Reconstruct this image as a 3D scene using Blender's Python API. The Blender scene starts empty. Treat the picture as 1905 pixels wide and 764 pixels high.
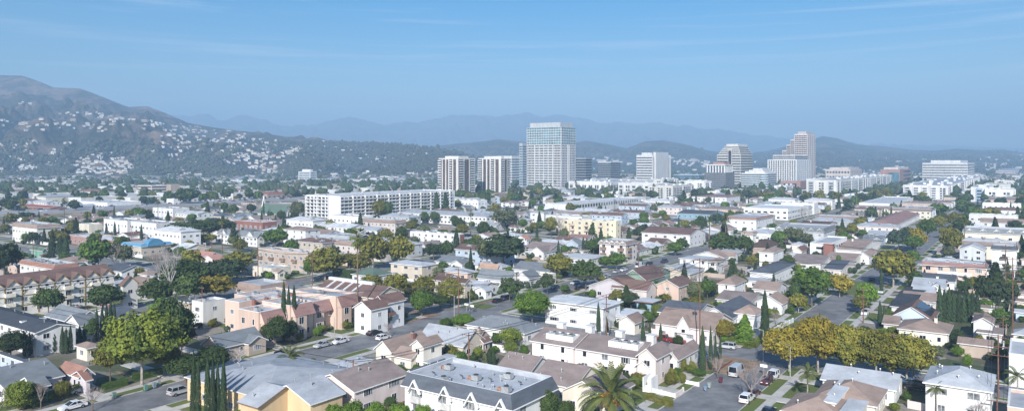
import bpy, math, random, bisect
from mathutils import Vector, noise, Matrix
R = random.Random(7)
SC = bpy.context.scene
COL = SC.collection
# ---------------------------------------------------------------- camera
CAMZ = 45.0
FX = 1400.0            # focal length in photograph pixels (1905 wide)
cam_d = bpy.data.cameras.new("camera")
cam = bpy.data.objects.new("camera", cam_d); COL.objects.link(cam)
cam.location = (0, 0, CAMZ); cam.rotation_euler = (math.radians(90), 0, 0)
cam_d.sensor_width = 36; cam_d.lens = 36 * FX / 1905.0
cam_d.shift_y = -82 / 1905.0
cam_d.clip_start = 1; cam_d.clip_end = 30000
SC.camera = cam
# ---------------------------------------------------------------- light
SUN_AZ = 191.0         # clockwise from +Y, where the sun stands
SUN_EL = 29.0
sd = bpy.data.lights.new("sun", 'SUN'); so = bpy.data.objects.new("sun", sd); COL.objects.link(so)
sd.energy = 5.0; sd.angle = math.radians(0.5); sd.color = (1.0, 0.965, 0.92)
so.rotation_euler = (math.radians(90 - SUN_EL), 0, math.radians(180 - SUN_AZ))
W = bpy.data.worlds.new("World"); SC.world = W; W.use_nodes = True
nt = W.node_tree; nt.nodes.clear()
N = nt.nodes.new; L = nt.links.new
out = N('ShaderNodeOutputWorld'); bg = N('ShaderNodeBackground')
sky = N('ShaderNodeTexSky'); sky.sky_type = 'NISHITA'; sky.sun_disc = False
sky.sun_elevation = math.radians(SUN_EL); sky.sun_rotation = math.radians(SUN_AZ)
sky.altitude = 200; sky.air_density = 1.0; sky.dust_density = 1.1; sky.ozone_density = 1.3
tc = N('ShaderNodeTexCoord'); sep = N('ShaderNodeSeparateXYZ'); L(tc.outputs['Generated'], sep.inputs[0])
mp = N('ShaderNodeMapping'); mp.inputs['Scale'].default_value = (1.1, .7, 34.0); mp.inputs['Rotation'].default_value = (0, math.radians(-3), 0)
L(tc.outputs['Generated'], mp.inputs[0])
n1 = N('ShaderNodeTexNoise'); n1.inputs['Scale'].default_value = 2.2; n1.inputs['Detail'].default_value = 7; n1.inputs['Roughness'].default_value = .62
n1.inputs['Distortion'].default_value = .35
L(mp.outputs[0], n1.inputs['Vector'])
cr = N('ShaderNodeMapRange'); cr.inputs[1].default_value = .50; cr.inputs[2].default_value = .74; cr.inputs[3].default_value = 0; cr.inputs[4].default_value = .55
L(n1.outputs['Fac'], cr.inputs[0])
up = N('ShaderNodeMapRange'); up.inputs[1].default_value = .02; up.inputs[2].default_value = .09; L(sep.outputs['Z'], up.inputs[0])
mu = N('ShaderNodeMath'); mu.operation = 'MULTIPLY'; L(cr.outputs[0], mu.inputs[0]); L(up.outputs[0], mu.inputs[1])
mx = N('ShaderNodeMixRGB'); mx.inputs[2].default_value = (6.2, 7.4, 9.0, 1)
hsw = N('ShaderNodeHueSaturation'); hsw.inputs['Saturation'].default_value = 1.85; hsw.inputs['Value'].default_value = 1.0; hsw.inputs['Hue'].default_value = .503
L(sky.outputs[0], hsw.inputs['Color']); L(mu.outputs[0], mx.inputs[0]); L(hsw.outputs[0], mx.inputs[1])
L(mx.outputs[0], bg.inputs[0]); bg.inputs[1].default_value = 0.094
L(bg.outputs[0], out.inputs[0])
SC.view_settings.view_transform = 'Standard'; SC.view_settings.look = 'None'
SC.view_settings.exposure = 0.48; SC.view_settings.gamma = 1
SC.view_settings.use_curve_mapping = False
SC.render.engine = 'CYCLES'
try:
    SC.cycles.use_denoising = True
    SC.cycles.max_bounces = 4; SC.cycles.diffuse_bounces = 2; SC.cycles.glossy_bounces = 2
    SC.cycles.transparent_max_bounces = 4; SC.cycles.volume_bounces = 0
    SC.cycles.sample_clamp_indirect = 4
except Exception: pass
HAZE_DENSITY = 0.00023
HAZE_COLOR = (0.42, 0.68, 1.0)

# ---------------------------------------------------------------- street grid
TH = math.atan((1920 - 952.5) / FX)
UX, UY = math.sin(TH), math.cos(TH)      # along the avenues, away-right
WX, WY = math.cos(TH), -math.sin(TH)     # across, right-near
RZ = math.pi / 2 - TH                    # local x = along the avenue, local y = -across
def P(px, py, Z=0.0):
    Y = FX * (CAMZ - Z) / (py - 300.0)
    return (px - 952.5) / FX * Y, Y
def toab(x, y): return x * UX + y * UY, x * WX + y * WY
def toxy(a, b): return a * UX + b * WX, a * UY + b * WY
def AB(px, py, Z=0.0): return toab(*P(px, py, Z))
def proj(x, y, z):
    return 952.5 + FX * x / y, 300 + FX * (CAMZ - z) / y
def rect(xl, cx, cy, xr, h, Lb=None, D=None):
    """near corner (cx,cy) of the eave, ends seen at xl and xr -> a0,a1,b0,b1"""
    a0, b1 = AB(cx, cy, h)
    if Lb: b0 = b1 - Lb
    else:
        k = (xl - 952.5) / FX; b0 = a0 * (k * UY - UX) / (WX - k * WY)
    if D: a1 = a0 + D
    else:
        k = (xr - 952.5) / FX; a1 = b1 * (k * WY - WX) / (UX - k * UY)
    return a0, a1, b0, b1
OCC = []     # occupied rectangles (a0,a1,b0,b1)
def free(a0, a1, b0, b1, m=0):
    for o in OCC:
        if a0 - m < o[1] and a1 + m > o[0] and b0 - m < o[3] and b1 + m > o[2]: return False
    return True
# ---------------------------------------------------------------- materials
MATS = {}
def mat(name, col, rough=.85, var=.12, scale=.6, bump=0.0, kind='plain', metal=0, spec=.3, c2=None):
    if name in MATS: return MATS[name]
    m = bpy.data.materials.new(name); m.use_nodes = True; t = m.node_tree; b = t.nodes['Principled BSDF']
    b.inputs['Roughness'].default_value = rough; b.inputs['Metallic'].default_value = metal
    b.inputs['Specular IOR Level'].default_value = spec
    n = t.nodes.new; l = t.links.new
    g = n('ShaderNodeTexCoord'); nz = n('ShaderNodeTexNoise'); nz.inputs['Scale'].default_value = scale; nz.inputs['Detail'].default_value = 5
    nz.inputs['Roughness'].default_value = .65
    src = g.outputs['Object']
    if kind in ('streak', 'shingle'):
        mpn = n('ShaderNodeMapping'); mpn.inputs['Scale'].default_value = (1, 1, .15) if kind == 'streak' else (1, 1, 4)
        l(src, mpn.inputs[0]); src = mpn.outputs[0]
    l(src, nz.inputs['Vector'])
    mxn = n('ShaderNodeMixRGB')
    c2 = c2 or tuple(max(0, c * (1 - 2.2 * var)) for c in col)
    c1 = tuple(min(.9, c * (1 + var)) for c in col)
    mxn.inputs[1].default_value = (*c2, 1); mxn.inputs[2].default_value = (*c1, 1)
    r = n('ShaderNodeMapRange'); r.inputs[1].default_value = .32; r.inputs[2].default_value = .62
    l(nz.outputs['Fac'], r.inputs[0]); l(r.outputs[0], mxn.inputs[0])
    o = mxn.outputs[0]
    # every object of the kind differs a little
    oi = n('ShaderNodeObjectInfo'); hs = n('ShaderNodeHueSaturation')
    rr = n('ShaderNodeMapRange'); rr.inputs[3].default_value = .88; rr.inputs[4].default_value = 1.1
    l(oi.outputs['Random'], rr.inputs[0]); l(rr.outputs[0], hs.inputs['Value']); l(o, hs.inputs['Color']); o = hs.outputs[0]
    if kind == 'shingle':
        w2 = n('ShaderNodeTexNoise'); w2.inputs['Scale'].default_value = 5.0; w2.inputs['Detail'].default_value = 2
        l(g.outputs['Object'], w2.inputs['Vector'])
        mm = n('ShaderNodeMixRGB'); mm.blend_type = 'MULTIPLY'; mm.inputs[0].default_value = .55
        l(o, mm.inputs[1]); rv = n('ShaderNodeMapRange'); rv.inputs[1].default_value = .3; rv.inputs[2].default_value = .7; rv.inputs[3].default_value = .80; rv.inputs[4].default_value = 1.06
        l(w2.outputs['Fac'], rv.inputs[0]); l(rv.outputs[0], mm.inputs[2]); o = mm.outputs[0]
    l(o, b.inputs['Base Color'])
    if bump:
        bp = n('ShaderNodeBump'); bp.inputs['Strength'].default_value = bump; bp.inputs['Distance'].default_value = .1
        nb = n('ShaderNodeTexNoise'); nb.inputs['Scale'].default_value = scale * 8; l(g.outputs['Object'], nb.inputs['Vector'])
        l(nb.outputs['Fac'], bp.inputs['Height']); l(bp.outputs[0], b.inputs['Normal'])
    MATS[name] = m; return m
WALLC = dict(white=(.67, .68, .69), cream=(.67, .63, .54), beige=(.50, .45, .38), pink=(.66, .585, .565), tan=(.40, .33, .28), peach=(.57, .44, .37),
             salmon=(.34, .22, .20), grey=(.44, .47, .50), pale=(.62, .62, .60), blue=(.42, .50, .60), orange=(.60, .46, .29), sage=(.22, .31, .25),
             brick=(.23, .11, .09), brown=(.22, .14, .10), lav=(.55, .52, .56), green=(.16, .33, .25), skyb=(.25, .42, .52), yellow=(.62, .57, .43), stone=(.56, .51, .49))
ROOFC = dict(grey=(.17, .19, .21), light=(.37, .40, .44), white=(.54, .57, .60), slate=(.085, .10, .125), dark=(.05, .06, .075), tan=(.28, .215, .185), brown=(.155, .10, .088),
             rust=(.34, .11, .075), terra=(.27, .15, .12), dkbrown=(.10, .065, .055), mauve=(.23, .19, .18), green=(.10, .15, .12), pinkr=(.45, .24, .20), blue=(.09, .26, .42), orange=(.36, .24, .18), rose=(.28, .17, .155))
def wm(c): return mat('wall_' + c, WALLC[c], .9, .07, .35, kind='streak')
def rm(c): return mat('roofing_' + c, ROOFC[c], .88, .10, .28, .25, kind='shingle')
TRIM = mat('trim_white', (.68, .69, .70), .6, .04)
GLASS = mat('glass_window', (.022, .028, .040), .15, .5, .5, spec=.28)
CURT = mat('glass_curtained', (.22, .24, .26), .25, .35, 1.5, spec=.5)
METAL = mat('galvanised', (.45, .47, .48), .45, .15, 2, metal=.4)
CONC = mat('concrete', (.40, .39, .37), .9, .1, .4)
DARKM = mat('dark_metal', (.05, .05, .055), .5, .2, 2)
SOLAR = mat('solar_glass', (.02, .025, .05), .15, .3, 2, spec=.6)
BARK = mat('bark', (.16, .12, .09), .95, .25, 3)
BARKW = mat('bark_pale', (.34, .31, .28), .9, .25, 2)
POLEM = mat('pole_wood', (.17, .09, .065), .9, .2, 3)
WOODB = mat('wood_brown', (.20, .12, .08), .8, .2, 3)

# ---------------------------------------------------------------- mesh builder
class G:
    def __init__(s): s.v = []; s.f = []; s.m = []; s.ms = []
    def mi(s, m):
        if m not in s.ms: s.ms.append(m)
        return s.ms.index(m)
    def poly(s, pts, m):
        i = len(s.v); s.v += [tuple(p) for p in pts]; s.f.append(tuple(range(i, i + len(pts)))); s.m.append(s.mi(m)); return s
    def box(s, x0, x1, y0, y1, z0, z1, m, top=None):
        i = len(s.v)
        s.v += [(x0, y0, z0), (x1, y0, z0), (x1, y1, z0), (x0, y1, z0), (x0, y0, z1), (x1, y0, z1), (x1, y1, z1), (x0, y1, z1)]
        for k, f in enumerate(((0, 3, 2, 1), (4, 5, 6, 7), (0, 1, 5, 4), (1, 2, 6, 5), (2, 3, 7, 6), (3, 0, 4, 7))):
            s.f.append(tuple(i + q for q in f)); s.m.append(s.mi(top if (top and k == 1) else m))
        return s
    def prism(s, prof, ax, c0, c1, m, cap=None):
        """profile of (s,z) extruded along axis ax ('x' or 'y') from c0 to c1"""
        n = len(prof); i = len(s.v)
        for c in (c0, c1):
            for (q, z) in prof: s.v.append((c, q, z) if ax == 'x' else (q, c, z))
        for k in range(n):
            k2 = (k + 1) % n; s.f.append((i + k, i + k2, i + n + k2, i + n + k)); s.m.append(s.mi(m[k] if isinstance(m, (list, tuple)) else m))
        cm = s.mi(cap or (m[0] if isinstance(m, (list, tuple)) else m))
        s.f.append(tuple(range(i + n - 1, i - 1, -1))); s.m.append(cm); s.f.append(tuple(range(i + n, i + 2 * n))); s.m.append(cm); return s
    def tube(s, p0, p1, r0, r1, m, n=6):
        p0 = Vector(p0); p1 = Vector(p1); d = (p1 - p0); 
        if d.length < 1e-6: return s
        d.normalize(); a = d.orthogonal().normalized(); b = d.cross(a); i = len(s.v)
        for p, r in ((p0, r0), (p1, r1)):
            for k in range(n):
                t = 2 * math.pi * k / n; s.v.append(tuple(p + a * (r * math.cos(t)) + b * (r * math.sin(t))))
        for k in range(n): s.f.append((i + k, i + (k + 1) % n, i + n + (k + 1) % n, i + n + k)); s.m.append(s.mi(m))
        s.f.append(tuple(range(i + n, i + 2 * n))); s.m.append(s.mi(m)); s.f.append(tuple(range(i + n - 1, i - 1, -1))); s.m.append(s.mi(m)); return s
    def mesh(s, name, smooth=False):
        me = bpy.data.meshes.new(name); me.from_pydata(s.v, [], s.f)
        for m in s.ms: me.materials.append(m)
        me.polygons.foreach_set('material_index', s.m)
        if smooth: me.polygons.foreach_set('use_smooth', [True] * len(s.f))
        me.update(); return me
    def build(s, name, parent=None, loc=(0, 0, 0), rz=0, smooth=False):
        return link(name, s.mesh(name, smooth), parent, loc, rz)
def link(name, data, parent=None, loc=(0, 0, 0), rz=0):
    o = bpy.data.objects.new(name, data); COL.objects.link(o)
    if parent is not None: o.parent = parent
    o.location = loc; o.rotation_euler = (0, 0, rz); return o
def tag(o, label, cat, group=None, kind=None):
    if label: o['label'] = label
    if cat: o['category'] = cat
    if group: o['group'] = group
    if kind: o['kind'] = kind
    return o
def copytree(o, parent=None):
    c = o.copy(); COL.objects.link(c)
    if parent is not None: c.parent = parent
    for ch in KIDS.get(o.name, []): 
        d = ch.copy(); COL.objects.link(d); d.parent = c
        for g in KIDS.get(ch.name, []):
            e = g.copy(); COL.objects.link(e); e.parent = d
    return c
KIDS = {}
def notekids(o):
    ks = list(o.children); KIDS[o.name] = ks
    for k in ks: KIDS[k.name] = list(k.children)
# ---------------------------------------------------------------- ground, streets
def ground_mat():
    m = bpy.data.materials.new('town_ground'); m.use_nodes = True; t = m.node_tree; b = t.nodes['Principled BSDF']; b.inputs['Roughness'].default_value = .95
    n = t.nodes.new; l = t.links.new; g = n('ShaderNodeTexCoord')
    a = n('ShaderNodeTexNoise'); a.inputs['Scale'].default_value = .035; a.inputs['Detail'].default_value = 6; l(g.outputs['Object'], a.inputs[0])
    v = n('ShaderNodeTexVoronoi'); v.inputs['Scale'].default_value = .085; l(g.outputs['Object'], v.inputs['Vector'])
    r = n('ShaderNodeValToRGB'); e = r.color_ramp; e.interpolation = 'LINEAR'
    e.elements[0].position = .25; e.elements[0].color = (.045, .075, .02, 1)
    e.elements[1].position = .75; e.elements[1].color = (.30, .28, .25, 1)
    q = e.elements.new(.45); q.color = (.075, .085, .04, 1); q = e.elements.new(.55); q.color = (.19, .17, .14, 1)
    mxx = n('ShaderNodeMixRGB'); mxx.inputs[0].default_value = .5; l(a.outputs['Fac'], mxx.inputs[1]); l(v.outputs['Color'], mxx.inputs[2])
    l(mxx.outputs[0], r.inputs[0])
    f = n('ShaderNodeTexNoise'); f.inputs['Scale'].default_value = 1.4; f.inputs['Detail'].default_value = 4; l(g.outputs['Object'], f.inputs[0])
    mm = n('ShaderNodeMixRGB'); mm.blend_type = 'MULTIPLY'; mm.inputs[0].default_value = .6; l(r.outputs[0], mm.inputs[1])
    rv = n('ShaderNodeMapRange'); rv.inputs[1].default_value = .3; rv.inputs[2].default_value = .7; rv.inputs[3].default_value = .5; rv.inputs[4].default_value = 1.3
    l(f.outputs['Fac'], rv.inputs[0]); l(rv.outputs[0], mm.inputs[2]); l(mm.outputs[0], b.inputs[0]); return m
ASPH = mat('asphalt', (.175, .18, .19), .9, .17, .22, .1)
LAWN = mat('lawn_grass', (.075, .12, .025), .95, .3, .5, .2, c2=(.12, .11, .045))
KERB = mat('kerb_concrete', (.42, .41, .39), .9, .12, 1)
REDK = mat('kerb_red_paint', (.36, .09, .07), .8, .2, 2)
DIRT = mat('bare_earth', (.26, .19, .13), .95, .2, .4)
PAINT = mat('road_paint', (.7, .7, .68), .8, .1, 3)
g = G(); g.poly([(-10900, -250, 0), (10900, -250, 0), (10900, 13300, 0), (-10900, 13300, 0)], ground_mat())
tag(g.build('ground'), None, None, kind='structure')
def abq(g, a0, a1, b0, b1, z, m):
    g.poly([(*toxy(a0, b0), z), (*toxy(a0, b1), z), (*toxy(a1, b1), z), (*toxy(a1, b0), z)], m)
def abbox(g, a0, a1, b0, b1, z0, z1, m):
    i = len(g.v)
    c = [toxy(a0, b0), toxy(a0, b1), toxy(a1, b1), toxy(a1, b0)]
    g.v += [(x, y, z0) for x, y in c] + [(x, y, z1) for x, y in c]
    for f in ((4, 5, 6, 7), (0, 1, 5, 4), (1, 2, 6, 5), (2, 3, 7, 6), (3, 0, 4, 7)):
        g.f.append(tuple(i + q for q in f)); g.m.append(g.mi(m))
BS = 88.0; B0 = -49.6; CS = 204.0; A0 = 176.0
AV = [B0 + BS * k for k in range(-22, 8)]        # avenues (b of their centre)
CR = [A0 + CS * k for k in range(-1, 9)]         # cross streets (a)
HW = 6.0; HC = 5.2; AMAX = 1750
for b in AV:
    amax = 1100 if b > -700 else AMAX
    g = G(); abq(g, -60, amax, b - HW, b + HW, .008, ASPH); tag(g.build('road'), None, None, kind='structure')
g = G()
for a in CR:
    bb = [-1950] + sum([[b - HW, b + HW] for b in AV], []) + [600]
    for i in range(0, len(bb) - 1, 2): abq(g, a - HC, a + HC, bb[i], bb[i + 1], .006, ASPH)
tag(g.build('cross_road'), None, None, kind='structure')
ks = G(); sw = G(); vg = G()
for b in AV:
    for s in (-1, 1):
        for i in range(len(CR) - 1):
            if CR[i] > 800: continue
            a0, a1 = CR[i] + HC + 3, CR[i + 1] - HC - 3
            e = b + s * HW; lo, hi = sorted((e, e + s * .2)); abbox(ks, a0, a1, lo, hi, 0, .13, KERB)
            lo, hi = sorted((e + s * .2, e + s * 2.4)); abbox(vg, a0, a1, lo, hi, 0, .11, LAWN)
            lo, hi = sorted((e + s * 2.4, e + s * 4.2)); abbox(sw, a0 - 3, a1 + 3, lo, hi, 0, .125, CONC)
for a in CR[:4]:
    for s in (-1, 1):
        for j in range(len(AV) - 1):
            b0, b1 = AV[j] + HW + 4.2, AV[j + 1] - HW - 4.2
            e = a + s * HC; lo, hi = sorted((e, e + s * .2)); abbox(ks, lo, hi, b0, b1, 0, .13, KERB)
            lo, hi = sorted((e + s * .2, e + s * 1.6)); abbox(vg, lo, hi, b0, b1, 0, .11, LAWN)
            lo, hi = sorted((e + s * 1.6, e + s * 3.2)); abbox(sw, lo, hi, b0, b1, 0, .125, CONC)
tag(ks.build('kerb'), None, None, kind='structure'); tag(sw.build('sidewalk'), None, None, kind='structure')
tag(vg.build('road_verge'), None, None, kind='structure')
rk = G()
for a0, a1, b in ((180 + 4, 196, AV[21] - HW), (150, 168, AV[21] - HW), (195, 200, AV[22] - HW), (160, 168, AV[22] - HW), (170, 195, AV[20] - HW)):
    abbox(rk, a0, a1, b, b + .22, .0, .14, REDK)
tag(rk.build('red_kerb'), None, None, kind='structure')
# lawns, driveways, yards seen near the camera: (a0,a1,b0,b1,material)
lw = G(); dv = G(); er = G(); DRV = []
def patch(px0, py0, px1, py1, m, z=.02, w=None):
    """a strip between two ground points, laid on the street grid"""
    a0, b0 = AB(px0, py0); a1, b1 = AB(px1, py1)
    if a0 > a1: a0, a1 = a1, a0
    if b0 > b1: b0, b1 = b1, b0
    gg = {LAWN: lw, CONC: dv, DIRT: er}[m]; abbox(gg, a0, a1, b0, b1, 0, z + .1, m)
for k in ((1240, 712, 1290, 722), (1395, 735, 1480, 752), (1380, 540, 1440, 590), (600, 590, 690, 612), (430, 600, 540, 635), (860, 560, 900, 575), (1420, 590, 1480, 640), (1560, 520, 1600, 550), (1180, 470, 1220, 480)):
    patch(*k, LAWN)
for k in ((1330, 660, 1380, 700), (220, 690, 260, 705), (760, 575, 800, 590)): patch(*k, DIRT, .03)
# near-block yards: alternate lawn, concrete and earth behind the kerbs so that the lots read
for j in range(15, 25):
    for s in (-1, 1):
        for i in range(0, 3):
            a = CR[i] + 12
            while a < CR[i + 1] - 20:
                e = AV[j] + s * (HW + 4.2); w = R.uniform(13, 17)
                lo, hi = sorted((e, e + s * 6.5)); 
                if R.random() < .75: abbox(lw, a + .3, a + w - 4.4, lo, hi, 0, .06, LAWN)
                lo, hi = sorted((AV[j] + s * (HW + .2), e + s * R.uniform(9, 22))); abbox(dv, a + w - 3.6, a + w - .6, lo, hi, 0, .127, CONC)
                DRV.append((a + w - 2.1, e + s * R.uniform(3.2, 8), s)); a += w
tag(lw.build('lawn'), None, None, kind='structure'); tag(dv.build('driveway'), None, None, kind='structure'); tag(er.build('flower_bed_soil'), None, None, kind='structure')
# freeway on the left, with its bank
fg = G(); abbox(fg, 200, 1500, -722, -682, 0, 2.4, mat('freeway_concrete', (.33, .33, .34), .9, .08, .05)); 
FWY_ROAD = tag(fg.build('freeway'), None, None, kind='structure')
fg = G(); abbox(fg, 200, 1300, -682, -655, 0, .5, mat('dry_bank', (.27, .21, .14), .95, .3, .06, c2=(.08, .09, .04))); tag(fg.build('embankment'), None, None, kind='structure')
OCC.append((200, 1500, -726, -618))

# ---------------------------------------------------------------- hills
def lut(T, x):
    if x <= T[0][0]: return T[0][1]
    if x >= T[-1][0]: return T[-1][1]
    i = bisect.bisect([t[0] for t in T], x); a, b = T[i - 1], T[i]; u = (x - a[0]) / (b[0] - a[0]); return a[1] + (b[1] - a[1]) * u
HILLS = {}
def ridge(x, y, s, seed):
    v = 0; am = 1; tot = 0
    for o in range(5):
        n = 1 - abs(noise.noise(Vector((x * s + seed, y * s * .55 + seed * 1.7, o * 3.1)))) * 2
        v += n * am; tot += am; am *= .52; s *= 2.05
    return v / tot
class Hill:
    def __init__(s, sil, foot, crest, p, namp, nscale, seed, prof, cr=.07):
        s.cr = cr
        s.sil, s.foot, s.crest, s.p, s.namp, s.ns, s.seed, s.prof = sil, foot, crest, p, namp, nscale, seed, prof
    def h(s, px, Y):
        Yf, Yr = lut(s.foot, px), lut(s.crest, px)
        Zr = CAMZ + (300 - lut(s.sil, px)) * Yr / FX
        t = (Y - Yf) / (Yr - Yf)
        if t <= 0: return -2 + t * 30
        x = (px - 952.5) / FX * Y
        n = ridge(x, Y, s.ns, s.seed)
        if t <= 1:
            base = lut(s.prof, t) * Zr
            env = min(1, t * 5) * min(1, (1 - t) * 2.0 + s.cr)
            return base + (n - .55) * s.namp * env * min(1, Zr / 380 + .08)
        d = t - 1
        return Zr * (1 - d * 1.4) + (n - .55) * s.namp * (min(1, d * 3) + s.cr)
    def build(s, name, m, px0, px1, nx, ny, tmax=1.25):
        V = []; F = []
        for j in range(ny + 1):
            t = -.02 + (tmax + .02) * j / ny
            for i in range(nx + 1):
                px = px0 + (px1 - px0) * i / nx; Y = lut(s.foot, px) + t * (lut(s.crest, px) - lut(s.foot, px))
                V.append(((px - 952.5) / FX * Y, Y, max(-.8, s.h(px, Y))))
        for j in range(ny):
            for i in range(nx):
                k = j * (nx + 1) + i; F.append((k, k + 1, k + nx + 2, k + nx + 1))
        me = bpy.data.meshes.new(name); me.from_pydata(V, [], F); me.materials.append(m); me.polygons.foreach_set('use_smooth', [True] * len(F)); me.update()
        tag(link(name, me), None, None, kind='structure')
    def hit(s, px, py):
        Yf, Yr = lut(s.foot, px), lut(s.crest, px); Y = Yf
        st = (Yr - Yf) / 260
        while Y < Yr:
            z = s.h(px, Y)
            if 300 + FX * (CAMZ - z) / Y <= py: return (px - 952.5) / FX * Y, Y, z
            Y += st
        return None
def hill_mat(name, c1, c2, c3, sc):
    m = bpy.data.materials.new(name); m.use_nodes = True; t = m.node_tree; b = t.nodes['Principled BSDF']; b.inputs['Roughness'].default_value = 1; b.inputs['Specular IOR Level'].default_value = .1
    n = t.nodes.new; l = t.links.new; g = n('ShaderNodeTexCoord')
    a = n('ShaderNodeTexNoise'); a.inputs['Scale'].default_value = sc; a.inputs['Detail'].default_value = 9; a.inputs['Roughness'].default_value = .72; l(g.outputs['Object'], a.inputs[0])
    r = n('ShaderNodeValToRGB'); e = r.color_ramp; e.elements[0].position = .37; e.elements[0].color = (*c1, 1); e.elements[1].position = .58; e.elements[1].color = (*c3, 1)
    q = e.elements.new(.47); q.color = (*c2, 1); l(a.outputs['Fac'], r.inputs[0]); l(r.outputs[0], b.inputs[0])
    bp = n('ShaderNodeBump'); bp.inputs['Strength'].default_value = 1; bp.inputs['Distance'].default_value = 30; nb = n('ShaderNodeTexNoise'); nb.inputs['Scale'].default_value = .02; nb.inputs['Detail'].default_value = 6
    l(g.outputs['Object'], nb.inputs[0]); l(nb.outputs['Fac'], bp.inputs['Height']); l(bp.outputs[0], b.inputs['Normal']); return m
HLEFT = Hill([(-300, 110), (-100, 128), (0, 140), (40, 141), (70, 150), (100, 162), (150, 165), (190, 180), (240, 200), (275, 197), (310, 211), (350, 229), (420, 240), (500, 250), (580, 262), (640, 266), (700, 268), (760, 271), (830, 279), (880, 294), (950, 308), (1000, 322)],
             [(-300, 1900), (500, 1950), (1000, 2050)], [(-300, 4300), (0, 4200), (300, 3700), (600, 3100), (1000, 2700)], 1, 310, .0026, 4.1,
             [(0, 0), (.10, .05), (.3, .22), (.5, .40), (.62, .50), (.8, .72), (1, 1)], .02)
HMID = Hill([(700, 290), (760, 277), (840, 268), (900, 262), (930, 258), (965, 262), (1040, 268), (1090, 261), (1130, 268), (1168, 276), (1200, 263), (1235, 260), (1270, 267), (1320, 281), (1380, 286), (1450, 284), (1520, 290), (1600, 300)],
            [(700, 3000), (1600, 3000)], [(700, 4700), (1600, 4700)], 1, 150, .0022, 9.3, [(0, 0), (.3, .18), (.6, .5), (1, 1)])
HRIGHT = Hill([(1300, 300), (1380, 290), (1440, 278), (1500, 263), (1530, 253), (1560, 258), (1590, 268), (1640, 272), (1700, 279), (1740, 280), (1780, 277), (1830, 280), (1865, 278), (1905, 284), (2200, 290)],
              [(1300, 2900), (2200, 2700)], [(1300, 5200), (2200, 5000)], 1, 170, .0020, 2.7, [(0, 0), (.3, .15), (.6, .45), (1, 1)])
HFAR = Hill([(-300, 205), (200, 205), (340, 217), (380, 211), (420, 221), (460, 216), (520, 231), (560, 234), (600, 226), (650, 218), (720, 232), (790, 226), (840, 217), (880, 213), (920, 218), (960, 213), (990, 210), (1050, 216), (1120, 228), (1200, 228), (1300, 236), (1400, 252), (1500, 262), (1700, 272), (2200, 285)],
            [(-300, 8000), (2200, 8000)], [(-300, 11200), (2200, 11200)], 1, 420, .0021, 6.6, [(0, 0), (.3, .2), (.6, .5), (1, 1)], .20)
hm1 = hill_mat('hillside_scrub', (.022, .032, .022), (.062, .056, .042), (.180, .130, .098), .006)
hm2 = hill_mat('hillside_green_scrub', (.03, .04, .025), (.065, .062, .042), (.15, .12, .085), .005)
HLEFT.build('hills', hm1, -300, 1000, 420, 200, 1.12); HMID.build('hills', hm2, 700, 1600, 200, 70); HRIGHT.build('hills', hm2, 1300, 2200, 200, 70)
HFAR.build("mountains", hm2, -200, 2100, 700, 90)
# haze
hb = G(); hmz = bpy.data.materials.new('haze_air'); hmz.use_nodes = True; ht = hmz.node_tree; ht.nodes.clear()
ho = ht.nodes.new('ShaderNodeOutputMaterial'); hv = ht.nodes.new('ShaderNodeVolumePrincipled')
hv.inputs['Color'].default_value = (*HAZE_COLOR, 1); hv.inputs['Density'].default_value = HAZE_DENSITY; hv.inputs['Anisotropy'].default_value = -0.12
ht.links.new(hv.outputs[0], ho.inputs['Volume'])
hb.box(-11000, 11000, -300, 13500, -1.8, 860, hmz)
hz = hb.build('haze'); tag(hz, None, None, kind='stuff')
# ---------------------------------------------------------------- building parts
WC = {}
def win_mesh(w, h, style='std'):
    k = (round(w, 1), round(h, 1), style)
    if k in WC: return WC[k]
    g = G(); t = .09 if w > .8 else .06; p = -.05; gl = GLASS
    if style == 'dark': g.box(-.02, 0, -w / 2, w / 2, 0, h, GLASS)
    elif style == 'curt': gl = CURT
    if style != 'dark':
        g.box(-.02, 0, -w / 2 + t, w / 2 - t, t, h - t, gl)
        for a in ((-w / 2, w / 2, 0, t), (-w / 2, w / 2, h - t, h), (-w / 2, -w / 2 + t, t, h - t), (w / 2 - t, w / 2, t, h - t)): g.box(p, 0, *a, TRIM)
        if w > 1.1: g.box(p + .01, 0, -.03, .03, t, h - t, TRIM)
        if w > 2.0:
            g.box(p + .01, 0, -w / 4 - .03, -w / 4 + .03, t, h - t, TRIM)
            g.box(p + .01, 0, w / 4 - .03, w / 4 + .03, t, h - t, TRIM)
            g.box(p + .015, -.021, -w / 2 + t, -w / 4 - .03, t, h - t, CURT)
    WC[k] = g.mesh('window'); return WC[k]
def cm(key, fn):
    if key not in WC: WC[key] = fn()
    return WC[key]
def chim_mesh(m, h):
    def f():
        g = G(); g.box(-.4, .4, -.35, .35, -.6, h, m); g.box(-.48, .48, -.43, .43, h, h + .12, CONC); g.box(-.2, .2, -.2, .2, h + .12, h + .4, DARKM); return g.mesh('chimney')
    return cm(('ch', m.name, h), f)
def vent_mesh():
    def f():
        g = G(); g.tube((0, 0, -.4), (0, 0, .55), .09, .09, METAL); g.tube((0, 0, .55), (0, 0, .68), .2, .14, METAL); return g.mesh('roof_vent')
    return cm('vent', f)
def ac_mesh(v=0):
    def f():
        g = G(); g.box(-.75, .75, -.6, .6, .12, 1.0, METAL); g.box(-.8, -.2, -.5, -.1, 0, .12, DARKM); g.box(.2, .8, .1, .5, 0, .12, DARKM)
        g.tube((0, 0, 1.0), (0, 0, 1.1), .45, .45, DARKM, 10); g.box(.75, 1.7, -.35, .35, .05, .6, METAL if v else mat('rusty_duct', (.36, .2, .13), .8, .2, 3)); return g.mesh('air_conditioner')
    return cm(('ac', v), f)
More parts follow.
